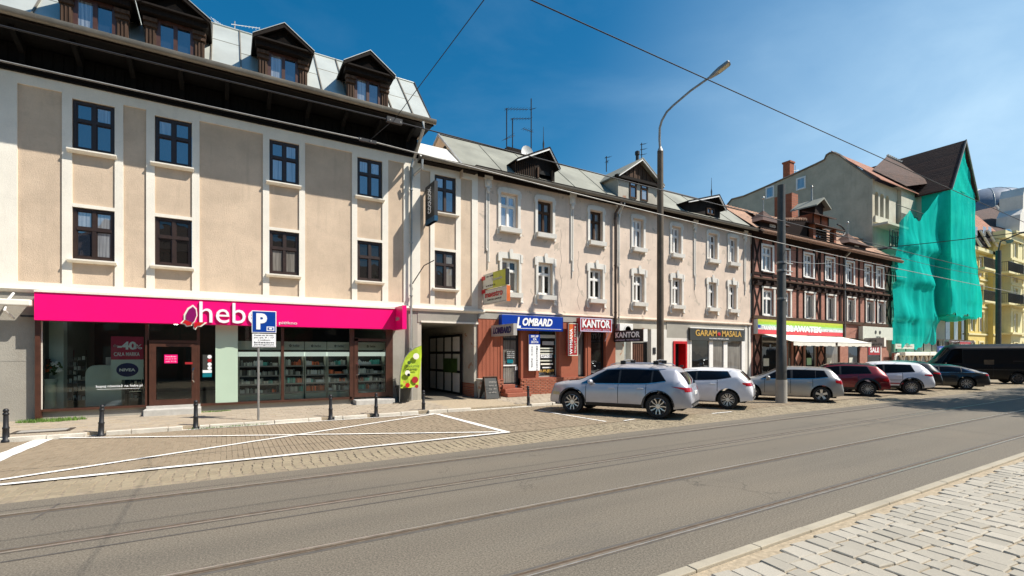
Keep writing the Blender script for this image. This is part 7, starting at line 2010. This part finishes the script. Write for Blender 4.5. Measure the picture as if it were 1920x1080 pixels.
wire('feeder_wire', 'lower pale wire in front of the black eaves and the pinkish house', [(-14, 8.6, zl(.2275, 8.6)), (2.20, 8.6, zl(.2235, 8.6)), (19.7, 8.9, zl(.2015, 8.9)), (60, 8.9, 5.6)], .013, 'steel_post', sag=.06)
wire('span_wire', 'span wire climbing across the blue sky from the roof edge', [(2.37, -6, 6.3), (2.37, 4.28, zl(.4487, 4.28)+.02), (2.34, 7.6, zl(.2510, 7.6)+.05), (2.20, 8.6, zl(.2235, 8.6)+.03)], .0055)
wire('span_wire', 'span wire leaving the dark mast towards the street', [(mx, my, 6.3), (mx+.2, 7.6, 5.75), (mx+.4, 4.28, 5.6), (mx+.6, -6, 6.4)], .012, sag=.02)
wire('span_wire', 'thin wire from the dark mast across the half-timbered windows', [(mx+.2, my, 5.9), (PX(1560, 14), 14, PZ(1560, 492, 14)), (PX(1700, 16.5), 16.5, PZ(1700, 520, 16.5))], .011, 'steel_post', sag=.1)
wire('span_wire', 'wire crossing the green netting towards the far mast', [(PX(1640, 14), 14, PZ(1640, 470, 14)), (fx_, fy_, PZ(1872, 520, fy_))], .013, sag=.2)
ins = thing('wire_clamp', 'wire clamps and white insulators by the eaves above the pink shop', 'wire clamp', (2.3, 8, 5.8))
for (x, y, z) in ((2.25, 7.6, zl(.251, 7.6)), (2.42, 7.6, zl(.251, 7.6)), (2.02, 8.6, zl(.2235, 8.6)), (2.2, 8.6, zl(.2235, 8.6))):
    MB().ball((x, y, z), .036, .024, .024, 8, 5).obj('insulator', 'steel_post', ins)
MB().box(2.2, 2.45, 7.58, 7.64, zl(.251, 7.6)-.03, zl(.251, 7.6)+.05).obj('clamp', 'iron', ins); MB().box(2.0, 2.3, 8.58, 8.62, zl(.2235, 8.6)-.03, zl(.2235, 8.6)+.02).obj('clamp', 'iron', ins)

# ================================================================ VEHICLES
def pchip(pts):
    xs = [p[0] for p in pts]; ys = [p[1] for p in pts]; n = len(xs)
    dl = [(ys[i+1]-ys[i])/(xs[i+1]-xs[i]) for i in range(n-1)]
    ms = [dl[0]]+[0 if dl[i-1]*dl[i] <= 0 else 2*dl[i-1]*dl[i]/(dl[i-1]+dl[i]) for i in range(1, n-1)]+[dl[-1]]
    def f(x):
        if x <= xs[0]: return ys[0]
        if x >= xs[-1]: return ys[-1]
        i = max(j for j in range(n-1) if xs[j] <= x); h = xs[i+1]-xs[i]; t = (x-xs[i])/h
        return (2*t**3-3*t*t+1)*ys[i]+(t**3-2*t*t+t)*h*ms[i]+(-2*t**3+3*t*t)*ys[i+1]+(t**3-t*t)*h*ms[i+1]
    return f
def lin(pts):
    def f(x):
        if x <= pts[0][0]: return pts[0][1]
        for (a, b), (c, d) in zip(pts, pts[1:]):
            if x <= c: return b+(d-b)*(x-a)/(c-a)
        return pts[-1][1]
    return f
SIDEK = [0, .12, .3, .5, .66, .8, .92, 1]
SIDEW = lin([(0, .93), (.12, .975), (.3, .99), (.5, 1.0), (.66, 1.0), (.8, .985), (.92, .965), (1, .935)])
def build_car(sp, label, cat):
    """x forward, rear axle at 0; left side is +y"""
    root = thing(sp['name'], label, cat, (0, 0, 0))
    wb, ro, fo, W, r = sp['wb'], sp['ro'], sp['fo'], sp['W'], sp['r']
    top = lin(sp['top']) if sp.get('hard') else pchip(sp['top']); belt = pchip(sp['belt'])
    xr, xf = -ro, wb+fo; RA = r+sp.get('gap', .07); zl0 = sp.get('sill', .25)
    st = set([xr+(xf-xr)*i/64 for i in range(65)])
    for e in (.015, .04, .08, .13, .2): st.add(xr+e); st.add(xf-e)
    for xa in (0, wb):
        for k in range(17): st.add(xa+RA*cos(pi*k/16))
        st.add(xa+RA+.004); st.add(xa-RA-.004)
    st = sorted(st)
    def plan(x):
        a = min(1, max(0, 1-(x-xr)/sp.get('rr', .55))); b = min(1, max(0, 1-(xf-x)/sp.get('fr', .9)))
        return W/2*(1-sp.get('rk', .16)*a**2.2-sp.get('fk', .30)*b**2.4)
    def zbot(x):
        z = zl0+.05*max(0, 1-(x-xr)/.5)*1.5+.03*max(0, 1-(xf-x)/.5)
        for xa in (0, wb):
            d = abs(x-xa)
            if d <= RA+1e-6: z = max(z, r+sqrt(max(0, RA*RA-d*d)))
        return z
    tumble = sp.get('tumble', .70)
    def sect(x):
        zb = zbot(x); t = top(x); bl = min(belt(x), t-.03); hw = plan(x)
        pts = []
        zlow = min(zl0, zb)
        pts.append((hw*.80, zb)); 
        for k, f_ in enumerate(SIDEK):
            z = max(zlow+(bl-zlow)*f_, zb+.003*(k+1)); fr_ = (z-zlow)/(bl-zlow)
            y = hw*SIDEW(min(1, fr_))
            for xa in (0, wb):
                d = sqrt((x-xa)**2+(z-r)**2)
                if d < RA+.14: y += .022*(1-max(0, d-RA)/.14)
            pts.append((y, min(z, bl) if f_ < 1 else bl))
        g = min(1, max(0, (t-bl)/.42)); yb = pts[-1][0]
        yr_ = yb*(1-.10*(1-g))*(1-g)*.93+g*yb*tumble/.93*.93 if False else yb*((1-g)*.86+g*tumble)
        ze = bl+(t-bl)*(.80 if g > .3 else .7)
        for u in (.06, .3, .6, .85, 1): pts.append((yb+(yr_-yb)*u**1.15*(.97 if u < .1 else 1), bl+(ze-bl)*u))
        for u in (.12, .3, .6, 1): pts.append((yr_*(1-u), ze+(t-ze)*(1-(1-u)**2.2)))
        return pts
    S = [sect(x) for x in st]; n = len(S[0])
    mb = MB(); ring_ = 2*n-1
    for x, s in zip(st, S):
        L_ = [(x, y, z) for y, z in s]; R_ = [(x, -y, z) for y, z in s[:-1]][::-1]; mb.v += L_+R_
    for i in range(len(st)-1):
        for k in range(ring_-1): mb.f.append((i*ring_+k, i*ring_+k+1, (i+1)*ring_+k+1, (i+1)*ring_+k))
    mb.f.append(tuple(range(ring_))[::-1]); m0 = (len(st)-1)*ring_; mb.f.append(tuple(range(m0, m0+ring_)))
    # rings run left to right over the top; orientation is fixed below
    bvh = BVHTree.FromPolygons([Vector(v) for v in mb.v], mb.f)
    body = mb.obj('body', sp['paint'], root, smooth=True, ang=50)
    def cast(kind, a, b, off):
        if kind == 'L': o, d = Vector((a, 4, b)), Vector((0, -1, 0))
        elif kind == 'R': o, d = Vector((a, -4, b)), Vector((0, 1, 0))
        elif kind == 'B': o, d = Vector((-9, a, b)), Vector((1, 0, 0))
        elif kind == 'F': o, d = Vector((12, a, b)), Vector((-1, 0, 0))
        else: o, d = Vector((a, b, 6)), Vector((0, 0, -1))
        loc, nr, idx, dist = bvh.ray_cast(o, d)
        if loc is None: return None
        if nr.dot(d) > 0: nr = -nr
        return loc+nr*off
    def patch(kind, lo, hi, m, nm, off=.006, nu=14, nv=4, parent=root):
        """loft between two polylines given in the plane across the viewing direction"""
        def samp(pl, t):
            q_ = t*(len(pl)-1); i = min(int(q_), len(pl)-2); f_ = q_-i
            return pl[i][0]+(pl[i+1][0]-pl[i][0])*f_, pl[i][1]+(pl[i+1][1]-pl[i][1])*f_
        q = MB(); idx = {}
        for i in range(nu+1):
            for j in range(nv+1):
                a = samp(lo, i/nu); b = samp(hi, i/nu); p = cast(kind, a[0]+(b[0]-a[0])*j/nv, a[1]+(b[1]-a[1])*j/nv, off)
                if p is not None: idx[(i, j)] = len(q.v); q.v.append(tuple(p))
        for i in range(nu):
            for j in range(nv):
                c = [(i, j), (i+1, j), (i+1, j+1), (i, j+1)]
                if all(k in idx for k in c): q.f.append(tuple(idx[k] for k in c))
        if not q.f: return None
        return q.obj(nm, m, parent, smooth=True, ang=60)
    edge = lambda x: min(belt(x), top(x)-.03)+(top(x)-min(belt(x), top(x)-.03))*.80
    # side glass
    for side in 'LR':
        (b0, t0), (b1, t1) = sp['glass'][0], sp['glass'][1]
        def band(xa, xb, ta, tb, off, m, nm, il=.035, iu=.05, par=root):
            lo = [(xa+(xb-xa)*k/10, belt(xa+(xb-xa)*k/10)+il) for k in range(11)]
            hi = [(ta+(tb-ta)*k/10, max(edge(ta+(tb-ta)*k/10)-iu, belt(ta+(tb-ta)*k/10)+il+.01)) for k in range(11)]
            if side == 'R': pass
            return patch(side, lo, hi, m, nm, off, 20, 4, par)
        tr_ = band(b0-.03, b1+.05, t0-.03, t1+.03, .004, 'black_trim', 'window_trim', .015, .03)
        cuts = sp['cuts']; xsB = [b0]+[c for c, w_ in cuts]+[b1]
        for k in range(len(xsB)-1):
            fa = (xsB[k]-b0)/(b1-b0); fb = (xsB[k+1]-b0)/(b1-b0)
            a_ = xsB[k]+(.0 if k == 0 else cuts[k-1][1]/2); b_ = xsB[k+1]-(.0 if k == len(xsB)-2 else cuts[k][1]/2)
            ta = t0 if k == 0 else a_; tb = t1 if k == len(xsB)-2 else b_
            band(a_, b_, ta, tb, .008, 'car_glass', 'side_window')
        if sp.get('chrome'): 
            lo = [(b0+(b1-b0)*k/10, belt(b0+(b1-b0)*k/10)+.005) for k in range(11)]; hi = [(x, z+.02) for x, z in lo]; patch(side, lo, hi, 'chrome', 'belt_trim', .010, 20, 1)
        # door gaps
        for xg in sp['doors']:
            patch(side, [(xg, zl0+.12), (xg, belt(xg))], [(xg+.018, zl0+.12), (xg+.018, belt(xg))], 'black_trim', 'door_gap', .003, 8, 1)
        for xg in sp['handles']:
            p = cast(side, xg, belt(xg)-.13, 0)
            if p: MB().box(xg-.1, xg+.1, min(p.y-.02, p.y+.035), max(p.y-.02, p.y+.035), p.z-.015, p.z+.02).obj('door_handle', sp.get('handle_m', sp['paint']), root, bevel=.01)
        # cladding along sills and round the arches
        cm = sp.get('clad', None)
        if cm:
            patch(side, [(RA+.02, zl0+.005), (wb-RA-.02, zl0+.005)], [(RA+.02, zl0+.11), (wb-RA-.02, zl0+.11)], cm, 'sill_cladding', .008, 14, 2)
            for xa in (0, wb):
                lo = [(xa+(RA+.004)*cos(a), r+(RA+.004)*sin(a)) for a in [pi*k/18 for k in range(19)]]; hi = [(xa+(RA+sp.get('cw', .05))*cos(a), r+(RA+sp.get('cw', .05))*sin(a)) for a in [pi*k/18 for k in range(19)]]
                patch(side, lo, hi, cm, 'arch_cladding', .008, 24, 1)
        # tail lamp on the side, head lamp on the side
        tl = sp['tail']; patch(side, tl[0], tl[1], 'tail_red', 'tail_lamp', .008, 8, 3)
        hl_ = sp['head']; patch(side, hl_[0], hl_[1], 'lamp_glass' if sp.get('lampm') is None else sp['lampm'], 'head_lamp', .008, 8, 3)
        # mirror
        xm = sp['mirror']; p = cast(side, xm, belt(xm)+.06, 0)
        if p:
            s_ = 1 if side == 'L' else -1; q = MB().ball((xm, p.y+s_*.14, belt(xm)+.08), .09, .12, .085, 10, 7); mr = q.obj('mirror', sp['paint'], root, smooth=True)
            MB().box(xm-.03, xm+.03, min(p.y-.02*s_, p.y+.1*s_), max(p.y-.02*s_, p.y+.1*s_), belt(xm)-.0, belt(xm)+.05).obj('mirror_foot', 'black_trim', mr)
    # rear screen, rear lamps, plate, lower bumper
    rw = sp['rear']; yw = sp.get('rw', W*.33)
    patch('B', [(-yw*1.1, rw[0]), (yw*1.1, rw[0])], [(-yw*.9, rw[1]), (yw*.9, rw[1])], 'car_glass', 'rear_window', .008, 12, 6)
    for s_ in (-1, 1):
        q = sp['tailr']; patch('B', [(s_*q[0], q[2]), (s_*q[1], q[2])], [(s_*q[0], q[3]), (s_*q[1], q[3])], 'tail_red', 'rear_lamp', .008, 8, 3)
    zp = sp.get('plate', .8); p = cast('B', 0, zp, 0)
    if p: MB().box(p.x-.015, p.x+.03, -.26, .26, zp-.055, zp+.055).obj('number_plate', 'plate_white', root)
    patch('B', [(-W*.4, zl0+.07), (W*.4, zl0+.07)], [(-W*.42, zl0+.2), (W*.42, zl0+.2)], 'black_trim', 'bumper_lower', .008, 12, 2)
    if sp.get('skid'): patch('B', [(-W*.25, zl0+.08), (W*.25, zl0+.08)], [(-W*.28, zl0+.15), (W*.28, zl0+.15)], 'alloy', 'skid_plate', .014, 10, 2)
    # windscreen and grille
    fw = sp['front']; patch('F', [(-W*.38, fw[0]), (W*.38, fw[0])], [(-W*.31, fw[1]), (W*.31, fw[1])], 'car_glass', 'windscreen', .008, 12, 8)
    patch('F', [(-W*.3, zl0+.12), (W*.3, zl0+.12)], [(-W*.32, zl0+.42), (W*.32, zl0+.42)], 'black_trim', 'grille', .008, 12, 3)
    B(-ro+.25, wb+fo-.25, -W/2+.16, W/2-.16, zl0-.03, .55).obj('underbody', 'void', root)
    # wheels
    for xa in (0, wb):
        for s_ in (1, -1):
            y1 = s_*(W/2-.02); y0 = s_*(W/2-.24)
            a_, b_ = (y0, y1) if s_ > 0 else (y1, y0)
            tw_ = .22; yo = y1
            prof = [(r*.66, y0), (r*.93, y0), (r, y0+s_*.03), (r, y1-s_*.03), (r*.95, y1-s_*.004), (r*.70, y1+s_*.002), (r*.68, y1-s_*.05)]
            wh = MB().lathe(xa, r, prof, 28, 'Y').obj('wheel', 'tyre', root, smooth=True, ang=40)
            MB().lathe(xa, r, [(r*.70, y1-s_*.012), (r*.66, y1-s_*.002), (r*.63, y1-s_*.02), (r*.63, y1-s_*.06)], 28, 'Y', False).obj('rim_edge', 'alloy', wh, smooth=True)
            MB().lathe(xa, r, [(.02, y1-s_*.075), (r*.64, y1-s_*.07)], 24, 'Y').obj('brake_disc', 'dark_alloy', wh)
            q = MB(); ns = sp.get('spokes', 5); st_ = sp.get('style', 'twin')
            for k in range(ns):
                an_ = 2*pi*k/ns+.3; c, d = cos(an_), sin(an_)
                def pt(rad, lat, dy): return (xa+rad*c-lat*d, y1-s_*dy, r+rad*d+lat*c)
                ang_w = .5 if st_ == 'star' else .0
                if st_ == 'star':
                    # forked spokes that bend to meet their neighbours, open star shape
                    for e in (-1, 1):
                        v = [pt(r*.20, e*.012, .03), pt(r*.20, e*.045, .03), pt(r*.45, e*.075, .018), pt(r*.45, e*.04, .018), pt(r*.635, e*.135, .012), pt(r*.635, e*.085, .012)]
                        q.add(v+[(p_[0], p_[1]-s_*.03, p_[2]) for p_ in v], [(0, 1, 2, 3), (3, 2, 4, 5), (6, 9, 8, 7), (9, 11, 10, 8), (0, 3, 9, 6), (3, 5, 11, 9), (1, 7, 8, 2), (2, 8, 10, 4)])
                else:
                    for e in ((-1, 1) if st_ == 'twin' else (0,)):
                        w0_, w1_ = (.012, .014) if st_ == 'twin' else (.035, .05)
                        if ns > 8: w0_, w1_ = .009, .011
                        o0, o1 = e*.022, e*.045
                        v = [pt(r*.12, o0-w0_, .03), pt(r*.12, o0+w0_, .03), pt(r*.64, o1+w1_, .012), pt(r*.64, o1-w1_, .012)]
                        q.add(v+[(p_[0], p_[1]-s_*.03, p_[2]) for p_ in v], [(0, 1, 2, 3), (7, 6, 5, 4), (0, 4, 5, 1), (1, 5, 6, 2), (2, 6, 7, 3), (3, 7, 4, 0)])
            q.lathe(xa, r, [(r*.2, y1-s_*.04), (r*.2, y1-s_*.026), (.02, y1-s_*.024)], 12, 'Y'); q.obj('rim', sp.get('rim_m', 'alloy'), wh)
    return root, cast
AV = 30.0
def place(root, rearhub, yaw_a=AV, wb=2.7, W=1.85, dz=0.0):
    """rearhub: ground point below the near rear wheel; the nose points away from the camera to the left"""
    a = radians(yaw_a); hx = sin(a)*CT-cos(a)*ST; hy = sin(a)*ST+cos(a)*CT
    lx_, ly_ = -hy, hx
    x, y = rearhub; root.location = (x-lx_*W/2, y-ly_*W/2, dz); root.rotation_euler = (0, 0, atan2(hy, hx))
# silver SUV with roof bars
suv = dict(name='suv', wb=2.86, ro=.98, fo=.92, W=1.94, r=.385, sill=.31, gap=.085, paint='silver_paint', clad='black_trim', cw=.035, tumble=.72,
    top=[(-.98, .80), (-.93, .98), (-.86, 1.14), (-.62, 1.46), (-.52, 1.555), (-.45, 1.60), (.1, 1.655), (1.0, 1.685), (1.65, 1.65), (2.0, 1.54), (2.35, 1.34), (2.68, 1.165), (2.95, 1.135), (3.3, 1.09), (3.58, 1.03), (3.72, .95), (3.765, .84), (3.78, .6)],
    belt=[(-.98, .70), (-.86, .98), (-.4, 1.17), (-.1, 1.13), (.3, 1.065), (1.5, 1.03), (2.7, 1.01), (3.3, .97), (3.6, .9), (3.78, .58)],
    glass=((-.22, .05), (2.52, 1.72)), cuts=[(.20, .06), (1.24, .07)], doors=[.36, 1.26, 2.35], handles=[.55, 1.48], chrome=True, handle_m='silver_paint',
    tail=([(-.97, .86), (-.80, .92), (-.45, 1.0)], [(-.93, .98), (-.80, .99), (-.40, 1.02)]), head=([(3.3, .62), (3.62, .62)], [(3.32, .72), (3.62, .72)]), mirror=2.18, rear=(1.08, 1.44), tailr=(.5, .9, .86, .98), plate=.8, front=(1.1, 1.52), skid=True, spokes=5, style='star', rim_m='alloy', rk=.14)
o, cs = build_car(suv, 'silver SUV with black roof bars, parked nose-in nearest the empty bay', 'car')
for y in (-.62, .62): MB().tube([(-.25, y, 1.62), (-.1, y, 1.70), (1.4, y, 1.72), (1.6, y, 1.66)], .018, 6).obj('roof_rail', 'silver_paint', o)
for x in (.12, 1.18):
    MB().tube([(x, -.62, 1.80), (x, 0, 1.83), (x, .62, 1.80)], .02, 6).obj('roof_bar', 'alloy', o)
    for y in (-.62, .62): MB().box(x-.08, x+.08, y-.04, y+.04, 1.68, 1.80).obj('bar_foot', 'black', o)
MB().box(-.60, -.5, -.03, .03, 1.6, 1.66).obj('aerial_fin', 'black_trim', o)
place(o, GR(1233, 785.5), 29, W=1.92)
SUVX = o
# white crossover, rear quarter visible
cx5 = dict(name='crossover', wb=2.68, ro=.82, fo=.90, W=1.84, r=.345, sill=.27, paint='white_car', clad=None, tumble=.70,
    top=[(-.82, .74), (-.79, .90), (-.70, 1.04), (-.45, 1.32), (-.34, 1.42), (.1, 1.49), (.9, 1.51), (1.5, 1.47), (2.2, 1.2), (2.7, 1.02), (3.2, .94), (3.5, .84), (3.63, .6)],
    belt=[(-.82, .66), (-.7, .94), (-.3, 1.17), (.1, 1.10), (.4, 1.05), (1.4, 1.0), (2.6, .93), (3.63, .55)], glass=((-.10, .05), (2.35, 1.6)), cuts=[(1.08, .07)], doors=[.34, 1.14, 2.2], handles=[.5, 1.35], handle_m='white_car',
    tail=([(-.80, .84), (-.5, .92)], [(-.76, .97), (-.48, .98)]), head=([(3.1, .72), (3.4, .68)], [(3.1, .84), (3.42, .78)]), mirror=2.05, rear=(1.05, 1.36), tailr=(.42, .86, .86, .97), front=(1.05, 1.42), spokes=9, style='twin')
o, cs = build_car(cx5, 'white crossover parked right behind the silver SUV with roof bars', 'car'); place(o, GR(1364, 767.5), 30, W=1.84)
# silver hatchback
golf = dict(name='hatchback', wb=2.60, ro=.78, fo=.85, W=1.79, r=.325, sill=.22, paint='grey_silver', tumble=.74,
    top=[(-.78, .62), (-.76, .84), (-.69, .98), (-.48, 1.26), (-.34, 1.38), (-.2, 1.425), (.3, 1.47), (1.0, 1.485), (1.5, 1.44), (2.1, 1.16), (2.5, 1.0), (2.9, .93), (3.25, .84), (3.41, .68), (3.45, .5)],
    belt=[(-.78, .55), (-.68, .92), (-.2, 1.03), (.15, .97), (.6, .95), (1.6, .93), (2.5, .9), (3.45, .5)], glass=((-.22, -.08), (2.22, 1.55)), cuts=[(.2, .03), (1.06, .09)], doors=[.3, 1.1, 2.08], handles=[.42, 1.28], chrome=True, handle_m='grey_silver',
    tail=([(-.75, .78), (-.5, .82)], [(-.70, .93), (-.48, .93)]), head=([(3.0, .62), (3.3, .58)], [(3.0, .76), (3.3, .7)]), mirror=1.95, rear=(1.0, 1.32), tailr=(.4, .8, .76, .92), front=(1.0, 1.4), spokes=5, style='solid')
o, cs = build_car(golf, 'silver-grey hatchback parked behind the dark wire mast', 'car'); place(o, GR(1540.5, 755), 28, W=1.79)
# red SUV
red = dict(suv, name='suv', wb=2.62, ro=.88, fo=.86, W=1.83, r=.35, paint='red_car', clad='black_trim', cw=.09,
    top=[(-.88, .72), (-.84, .9), (-.78, 1.04), (-.5, 1.36), (-.36, 1.48), (.2, 1.56), (.9, 1.58), (1.5, 1.53), (2.2, 1.2), (2.6, 1.05), (3.1, .98), (3.4, .86), (3.48, .6)], belt=[(-.88, .62), (-.78, .95), (-.1, 1.06), (1.4, .98), (2.5, .93), (3.48, .55)],
    glass=((-.15, .0), (2.3, 1.62)), cuts=[(1.05, .08)], doors=[.34, 1.1, 2.1], handles=[.5, 1.3], tail=([(-.86, .7), (-.6, .76)], [(-.82, .8), (-.6, .84)]), tailr=(.45, .86, .72, .84), rear=(1.06, 1.36), chrome=False, handle_m='red_car', head=([(3.0, .6), (3.3, .6)], [(3.0, .74), (3.3, .7)]), front=(1.1, 1.46), spokes=14, style='solid', mirror=1.95, skid=True)
o, cs = build_car(red, 'dark red SUV with black roof beside the silver-grey hatchback', 'car'); place(o, GR(1627, 743.5), 29, W=1.83)
o2 = MB(); 
for i in range(13):
    for k in range(9):
        x = -.4+1.9*i/12; y = -.56+1.12*k/8; p = cs('T', x, y, .006); o2.v.append(tuple(p) if p else (x, y, 1.5))
for i in range(12):
    for k in range(8): o2.f.append((i*9+k, (i+1)*9+k, (i+1)*9+k+1, i*9+k+1))
ro_ = o.rotation_euler.copy(); lo_ = o.location.copy(); o.rotation_euler = (0, 0, 0); o.location = (0, 0, 0)
o2.obj('black_roof', 'black_car', o, smooth=True); o.rotation_euler = ro_; o.location = lo_
# white SUV with stickers
tuc = dict(suv, name='suv', wb=2.66, ro=.92, fo=.88, W=1.85, r=.35, paint='white_car', cw=.06, top=[(-.92, .74), (-.88, .92), (-.8, 1.08), (-.55, 1.4), (-.42, 1.52), (-.3, 1.56), (.3, 1.62), (1.0, 1.64), (1.55, 1.6), (2.3, 1.24), (2.7, 1.07), (3.2, 1.0), (3.45, .88), (3.54, .62)],
    belt=[(-.92, .66), (-.8, .98), (-.3, 1.1), (.3, 1.06), (1.4, 1.0), (2.6, .95), (3.54, .58)], glass=((-.12, .02), (2.4, 1.65)), cuts=[(1.08, .08)], doors=[.34, 1.14, 2.2], handles=[.5, 1.36], chrome=False, handle_m='white_car',
    tail=([(-.9, .9), (-.5, .94)], [(-.86, 1.0), (-.5, 1.0)]), tailr=(.4, .86, .9, 1.0), rear=(1.1, 1.44), head=([(3.1, .7), (3.4, .66)], [(3.1, .84), (3.4, .78)]), spokes=7, style='twin', mirror=2.05)
o, cs = build_car(tuc, 'white SUV with small red print on its rear door, right of the red car', 'car')
for i, (x, z, w, m) in enumerate(((.62, .72, .5, 'grey_sign'), (.62, .66, .4, 'grey_sign'), (.6, .53, .55, 'kantor_red'))):
    p = cs('L', x, z, .0)
    if p: B(x-w/2, x+w/2, p.y-.01, p.y+.012, z-.012 if i < 2 else z-.03, z+.012 if i < 2 else z+.03).obj('print', m, o)
place(o, GR(1709.5, 739.5), 29, W=1.85)
# black car squeezed in, only its rear seen
blk = dict(tuc, name='estate_car', paint='black_car', handle_m='black_car', chrome=True)
o, cs = build_car(blk, 'black car of which only the rear shows behind the white SUV', 'car'); place(o, (32.4, 11.0), 27, W=1.85)
# black fastback
fast = dict(golf, name='sedan', wb=2.82, ro=1.02, fo=.9, W=1.87, r=.345, sill=.22, paint='black_car', top=[(-1.02, .6), (-1.0, .84), (-.92, .97), (-.7, 1.02), (-.2, 1.22), (.3, 1.36), (.8, 1.42), (1.3, 1.42), (1.7, 1.37), (2.4, 1.08), (2.7, .98), (3.2, .9), (3.55, .8), (3.72, .5)],
    belt=[(-1.02, .55), (-.9, .9), (-.4, .96), (.6, .95), (1.8, .93), (2.8, .88), (3.72, .48)], glass=((-.35, .15), (2.45, 1.75)), cuts=[(.2, .04), (1.16, .07)], doors=[.4, 1.2, 2.3], handles=[.6, 1.45], handle_m='black_car', tail=([(-1.0, .78), (-.8, .8)], [(-.95, .88), (-.8, .89)]), tailr=(.35, .85, .78, .88), rear=(1.02, 1.25), head=([(3.3, .62), (3.6, .56)], [(3.3, .72), (3.6, .66)]), mirror=2.15, spokes=10, style='twin', rim_m='alloy', front=(1.02, 1.34))
o, cs = build_car(fast, 'black fastback sedan before the black van', 'car'); place(o, GR(1813, 731), 28, W=1.87)
# black van
van = dict(golf, name='delivery_van', wb=3.7, ro=1.1, fo=1.0, W=2.05, r=.37, sill=.3, paint='van_black', tumble=.86, hard=True, handle_m='van_black',
    top=[(-1.1, 2.3), (-1.06, 2.62), (-.8, 2.68), (3.1, 2.66), (3.4, 2.55), (4.1, 1.55), (4.3, 1.38), (4.62, 1.2), (4.7, .7)], belt=[(-1.1, 1.3), (3.0, 1.3), (4.0, 1.15), (4.7, .62)],
    glass=((2.75, 2.75), (3.95, 3.3)), cuts=[], doors=[1.2, 2.6, 3.75], handles=[1.4, 2.85], chrome=False, tail=([(-1.08, 1.0), (-.98, 1.0)], [(-1.08, 1.4), (-.98, 1.4)]), tailr=(.8, .95, 1.0, 1.4), rear=(1.5, 2.2), head=([(4.2, .85), (4.5, .85)], [(4.2, 1.05), (4.5, 1.0)]), mirror=3.7, spokes=6, style='solid', rim_m='dark_alloy', front=(1.6, 2.4), rk=.03, fk=.22, fr=.7)
o, cs = build_car(van, 'long black delivery van with tan badge at the right photo edge', 'van')
for (x0, x1, z0, z1, m) in ((1.15, 1.65, 1.25, 1.6, 'mast_brown'), (-1.0, 2.6, .92, .96, 'dark_grey_sign'), (-.9, .2, 1.5, 1.53, 'dark_grey_sign')):
    p = cs('L', (x0+x1)/2, (z0+z1)/2, 0); B(x0, x1, p.y-.03, p.y+.02, z0, z1).obj('badge' if m == 'mast_brown' else 'rub_strip', m, o)
place(o, GR(1909, 720.5), 27, W=2.05)

# ================================================================ BEHIND THE CAMERA: the other side of the street
ob = 0
for i, (x0, x1, zt, m) in enumerate(((-26, -9, 9.0, 'mast_brown'), (-9, 7, 10.5, 'brick_pink'), (7, 24, 8.5, 'dark_steel'), (24, 46, 10.0, 'brick_pink'))):
    t = thing('opposite_house', ['brown house across the street, mirrored in the far left panes', 'brick house across the street, mirrored in the shop windows', 'dark house across the street, opposite the gateway', 'brick house across the street, opposite the timbered house'][i], 'building', ((x0+x1)/2, -11, 0))
    t['category'] = 'building'
    B(x0, x1-.05, -21, -11, 0, zt).obj('wall', m, t)
    MB().prism([(-10.6, zt), (-21.4, zt), (-16, zt+3.2)], x0, x1-.05, 'X').obj('roof', 'tile_dark', t)
    q = MB(); n = int((x1-x0)/2.6)
    for k in range(n):
        for f_ in range(3): cx = x0+(k+.5)*(x1-x0)/n; q.box(cx-.5, cx+.5, -11.0, -10.96, .9+f_*2.9, 2.6+f_*2.9)
    q.obj('window_row', 'far_pane', t)['kind'] = 'stuff'
struct(B(-40, 60, -11, -4.5, -.3, .02).obj('opposite_pavement', 'slab'))
def tree(loc, h, cr, n, seed, label):
    rnd = random.Random(seed); x, y = loc
    t = thing('street_tree', label, 'tree', (x, y, 0), 'street trees on the near side')
    MB().tube([(x, y, -.1), (x+.05, y, h*.25), (x-.1, y+.1, h*.5), (x+.1, y, h*.8)], [.24, .19, .13, .04], 8).obj('trunk', 'bark', t, smooth=True)
    q = MB(); cl = [(rnd.gauss(0, cr*.42), rnd.gauss(0, cr*.42), h*.62+rnd.gauss(0, cr*.36), cr*rnd.uniform(.3, .5)) for _ in range(22)]
    for _ in range(n):
        a, b, c, s = rnd.choice(cl); u, v, w = rnd.gauss(0, 1), rnd.gauss(0, 1), rnd.gauss(0, 1); L_ = sqrt(u*u+v*v+w*w) or 1; rr_ = s*rnd.random()**.4
        px, py, pz = x+a+u/L_*rr_, y+b+v/L_*rr_, c+w/L_*rr_; e = rnd.uniform(.06, .13); f1 = Vector((rnd.gauss(0, 1), rnd.gauss(0, 1), rnd.gauss(0, .6))).normalized()*e; f2 = Vector((rnd.gauss(0, 1), rnd.gauss(0, 1), rnd.gauss(0, .6))).normalized()*e
        p = Vector((px, py, pz)); q.poly(tuple(p-f1), tuple(p-f2), tuple(p+f1), tuple(p+f2))
    q.obj('crown', 'leaf', t)['kind'] = 'stuff'
tree((30.5, .6), 15.0, 3.6, 15000, 1, 'street tree just right of the view whose shade lies on the road')
tree((37.5, .2), 15.5, 3.8, 14000, 2, 'second street tree further right of the view, shading the far road')
tree((45, .0), 15.0, 3.8, 9000, 3, 'third street tree down the street on the near side')
tree((-3, -7.5), 9.5, 3.0, 6000, 4, 'street tree across the road mirrored in the left shop pane')
tree((5, -8), 9.0, 2.8, 6000, 5, 'street tree across the road mirrored in the shop door')
tree((13, -8), 9.0, 2.8, 5000, 6, 'street tree across the road opposite the gateway')
